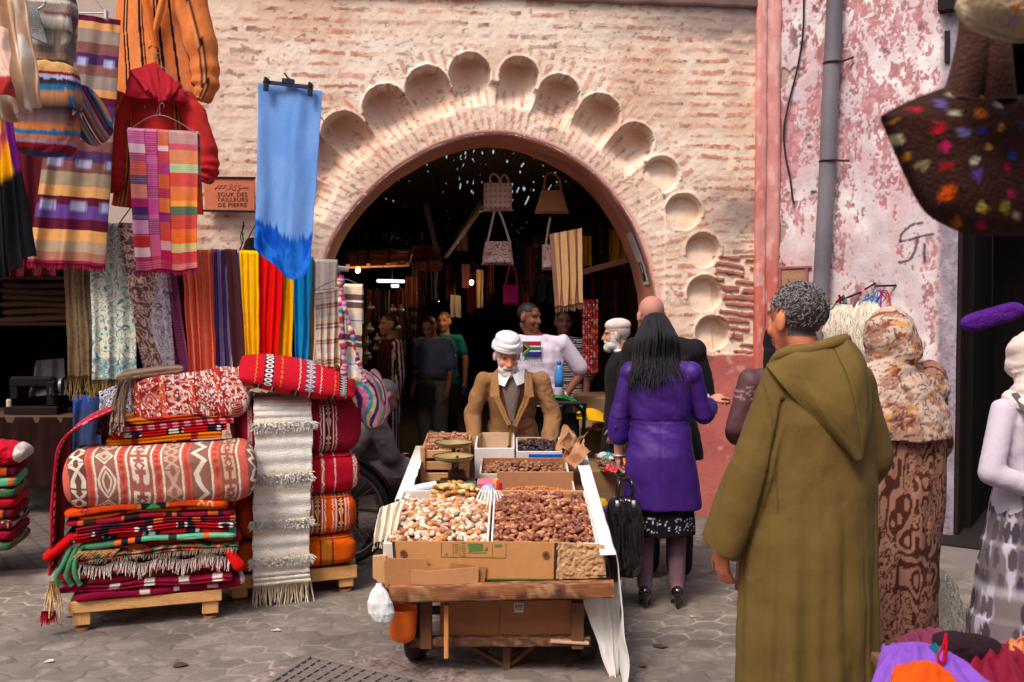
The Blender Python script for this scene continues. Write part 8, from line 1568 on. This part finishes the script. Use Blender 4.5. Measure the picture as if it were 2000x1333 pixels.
G().tube([c+R_ @ A(.06, 0, .60), c+R_ @ A(-.5, 0, .50), c+R_ @ A(-.9, .0, .2)], .018, 8, L(34, 32, 36)).build('frame_tube', METAL, mb, smooth=True)
# dense dim stock hanging from the passage ceiling
r_ = random.Random(41); PL = [(70, 34, 38), (50, 44, 40), (96, 60, 40), (60, 30, 50), (110, 90, 70), (40, 46, 56), (84, 26, 30), (120, 84, 50), (56, 60, 44)]
CN = ['wine', 'charcoal', 'rust', 'plum', 'beige', 'slate', 'dark red', 'tan', 'olive']
def stock(x0, x1, y0, y1, Y0, Y1, n, where):
    for i in range(n):
        x = x0+(x1-x0)*(i+r_.random())/n; w_ = r_.uniform(9, 20); y = y0+r_.uniform(-14, 14); h = (y1-y0)*r_.uniform(.6, 1.2); Y = r_.uniform(Y0, Y1); k = r_.randrange(9)
        c1_, c2_ = PL[k], PL[(k+3) % 9]; st = r_.random() < .5
        sheet('garment', '%s %s garment, %s from the left %s' % (CN[k], 'striped' if st else 'plain', (wh+['thirteenth', 'fourteenth'])[i], where), 'garment', (x, y, Y), (x+w_, y+1, Y), (x+w_*.9, y+h, Y), (x+w_*.1, y+h, Y), (lambda u, v, a=c1_, b=c2_: stripes((v*4) % 1, [(2, a), (1, b)])) if st else solid(c1_), nu=20, nv=36, freq=1.6, amp=.03, seed=200+i, group='dim garments hung in stock '+where)
stock(800, 960, 520, 590, 10.8, 12.0, 14, 'in the row behind the middle bulb'); stock(1000, 1130, 470, 560, 9.4, 10.4, 12, 'in the row over the flag shirt'); stock(690, 830, 600, 690, 11.2, 12.2, 12, 'in the row under the strip light'); stock(1120, 1235, 440, 520, 8.9, 9.3, 9, 'in the row right inside the arch')
# scraps lying on the paving
r_ = random.Random(77)
for i, (px, py, cl, lb) in enumerate([(130, 1142, (110, 30, 34), 'thin dark red scrap of yarn on the kerb left of the rug pile'), (95, 1292, (206, 190, 180), 'small white scrap on the paving at the bottom left'), (154, 1206, (50, 36, 36), 'dark shred of leather on the paving left of the stand'), (652, 1262, (170, 150, 110), 'dry straw bit on the paving before the right stand'), (540, 1232, (196, 186, 176), 'pale paper fleck between the stand and the drain'), (1290, 1262, (90, 66, 50), 'brown crushed date stone on the paving by the cart sheet'), (1352, 1205, (190, 180, 166), 'white paper scrap on the paving right of the black shoes'), (1252, 1300, (120, 90, 60), 'torn cardboard crumb on the paving at the bottom'), (352, 1300, (80, 60, 46), 'dark leaf on the paving at the bottom left'), (1112, 1302, (84, 40, 36), 'squashed dark fruit skin under the cart')]):
    q = PZ(px, py, .010); n = 9; a_ = np.sort(np.array([r_.uniform(0, 2*PI) for _ in range(n)])); rad = .014+.012*(i % 3); a0 = r_.uniform(0, 3)
    V = np.array([q+A(rad*(1.8 if i in (0, 2, 3) else 1)*math.cos(t+a0), rad*(.35 if i in (0, 2, 3) else .9)*math.sin(t+a0), .003*math.sin(3*t)) for t in a_]); G().prism(V, (0, 0, .0025), lin(cl)).build('litter_scrap', CARD, label=lb, cat='litter')
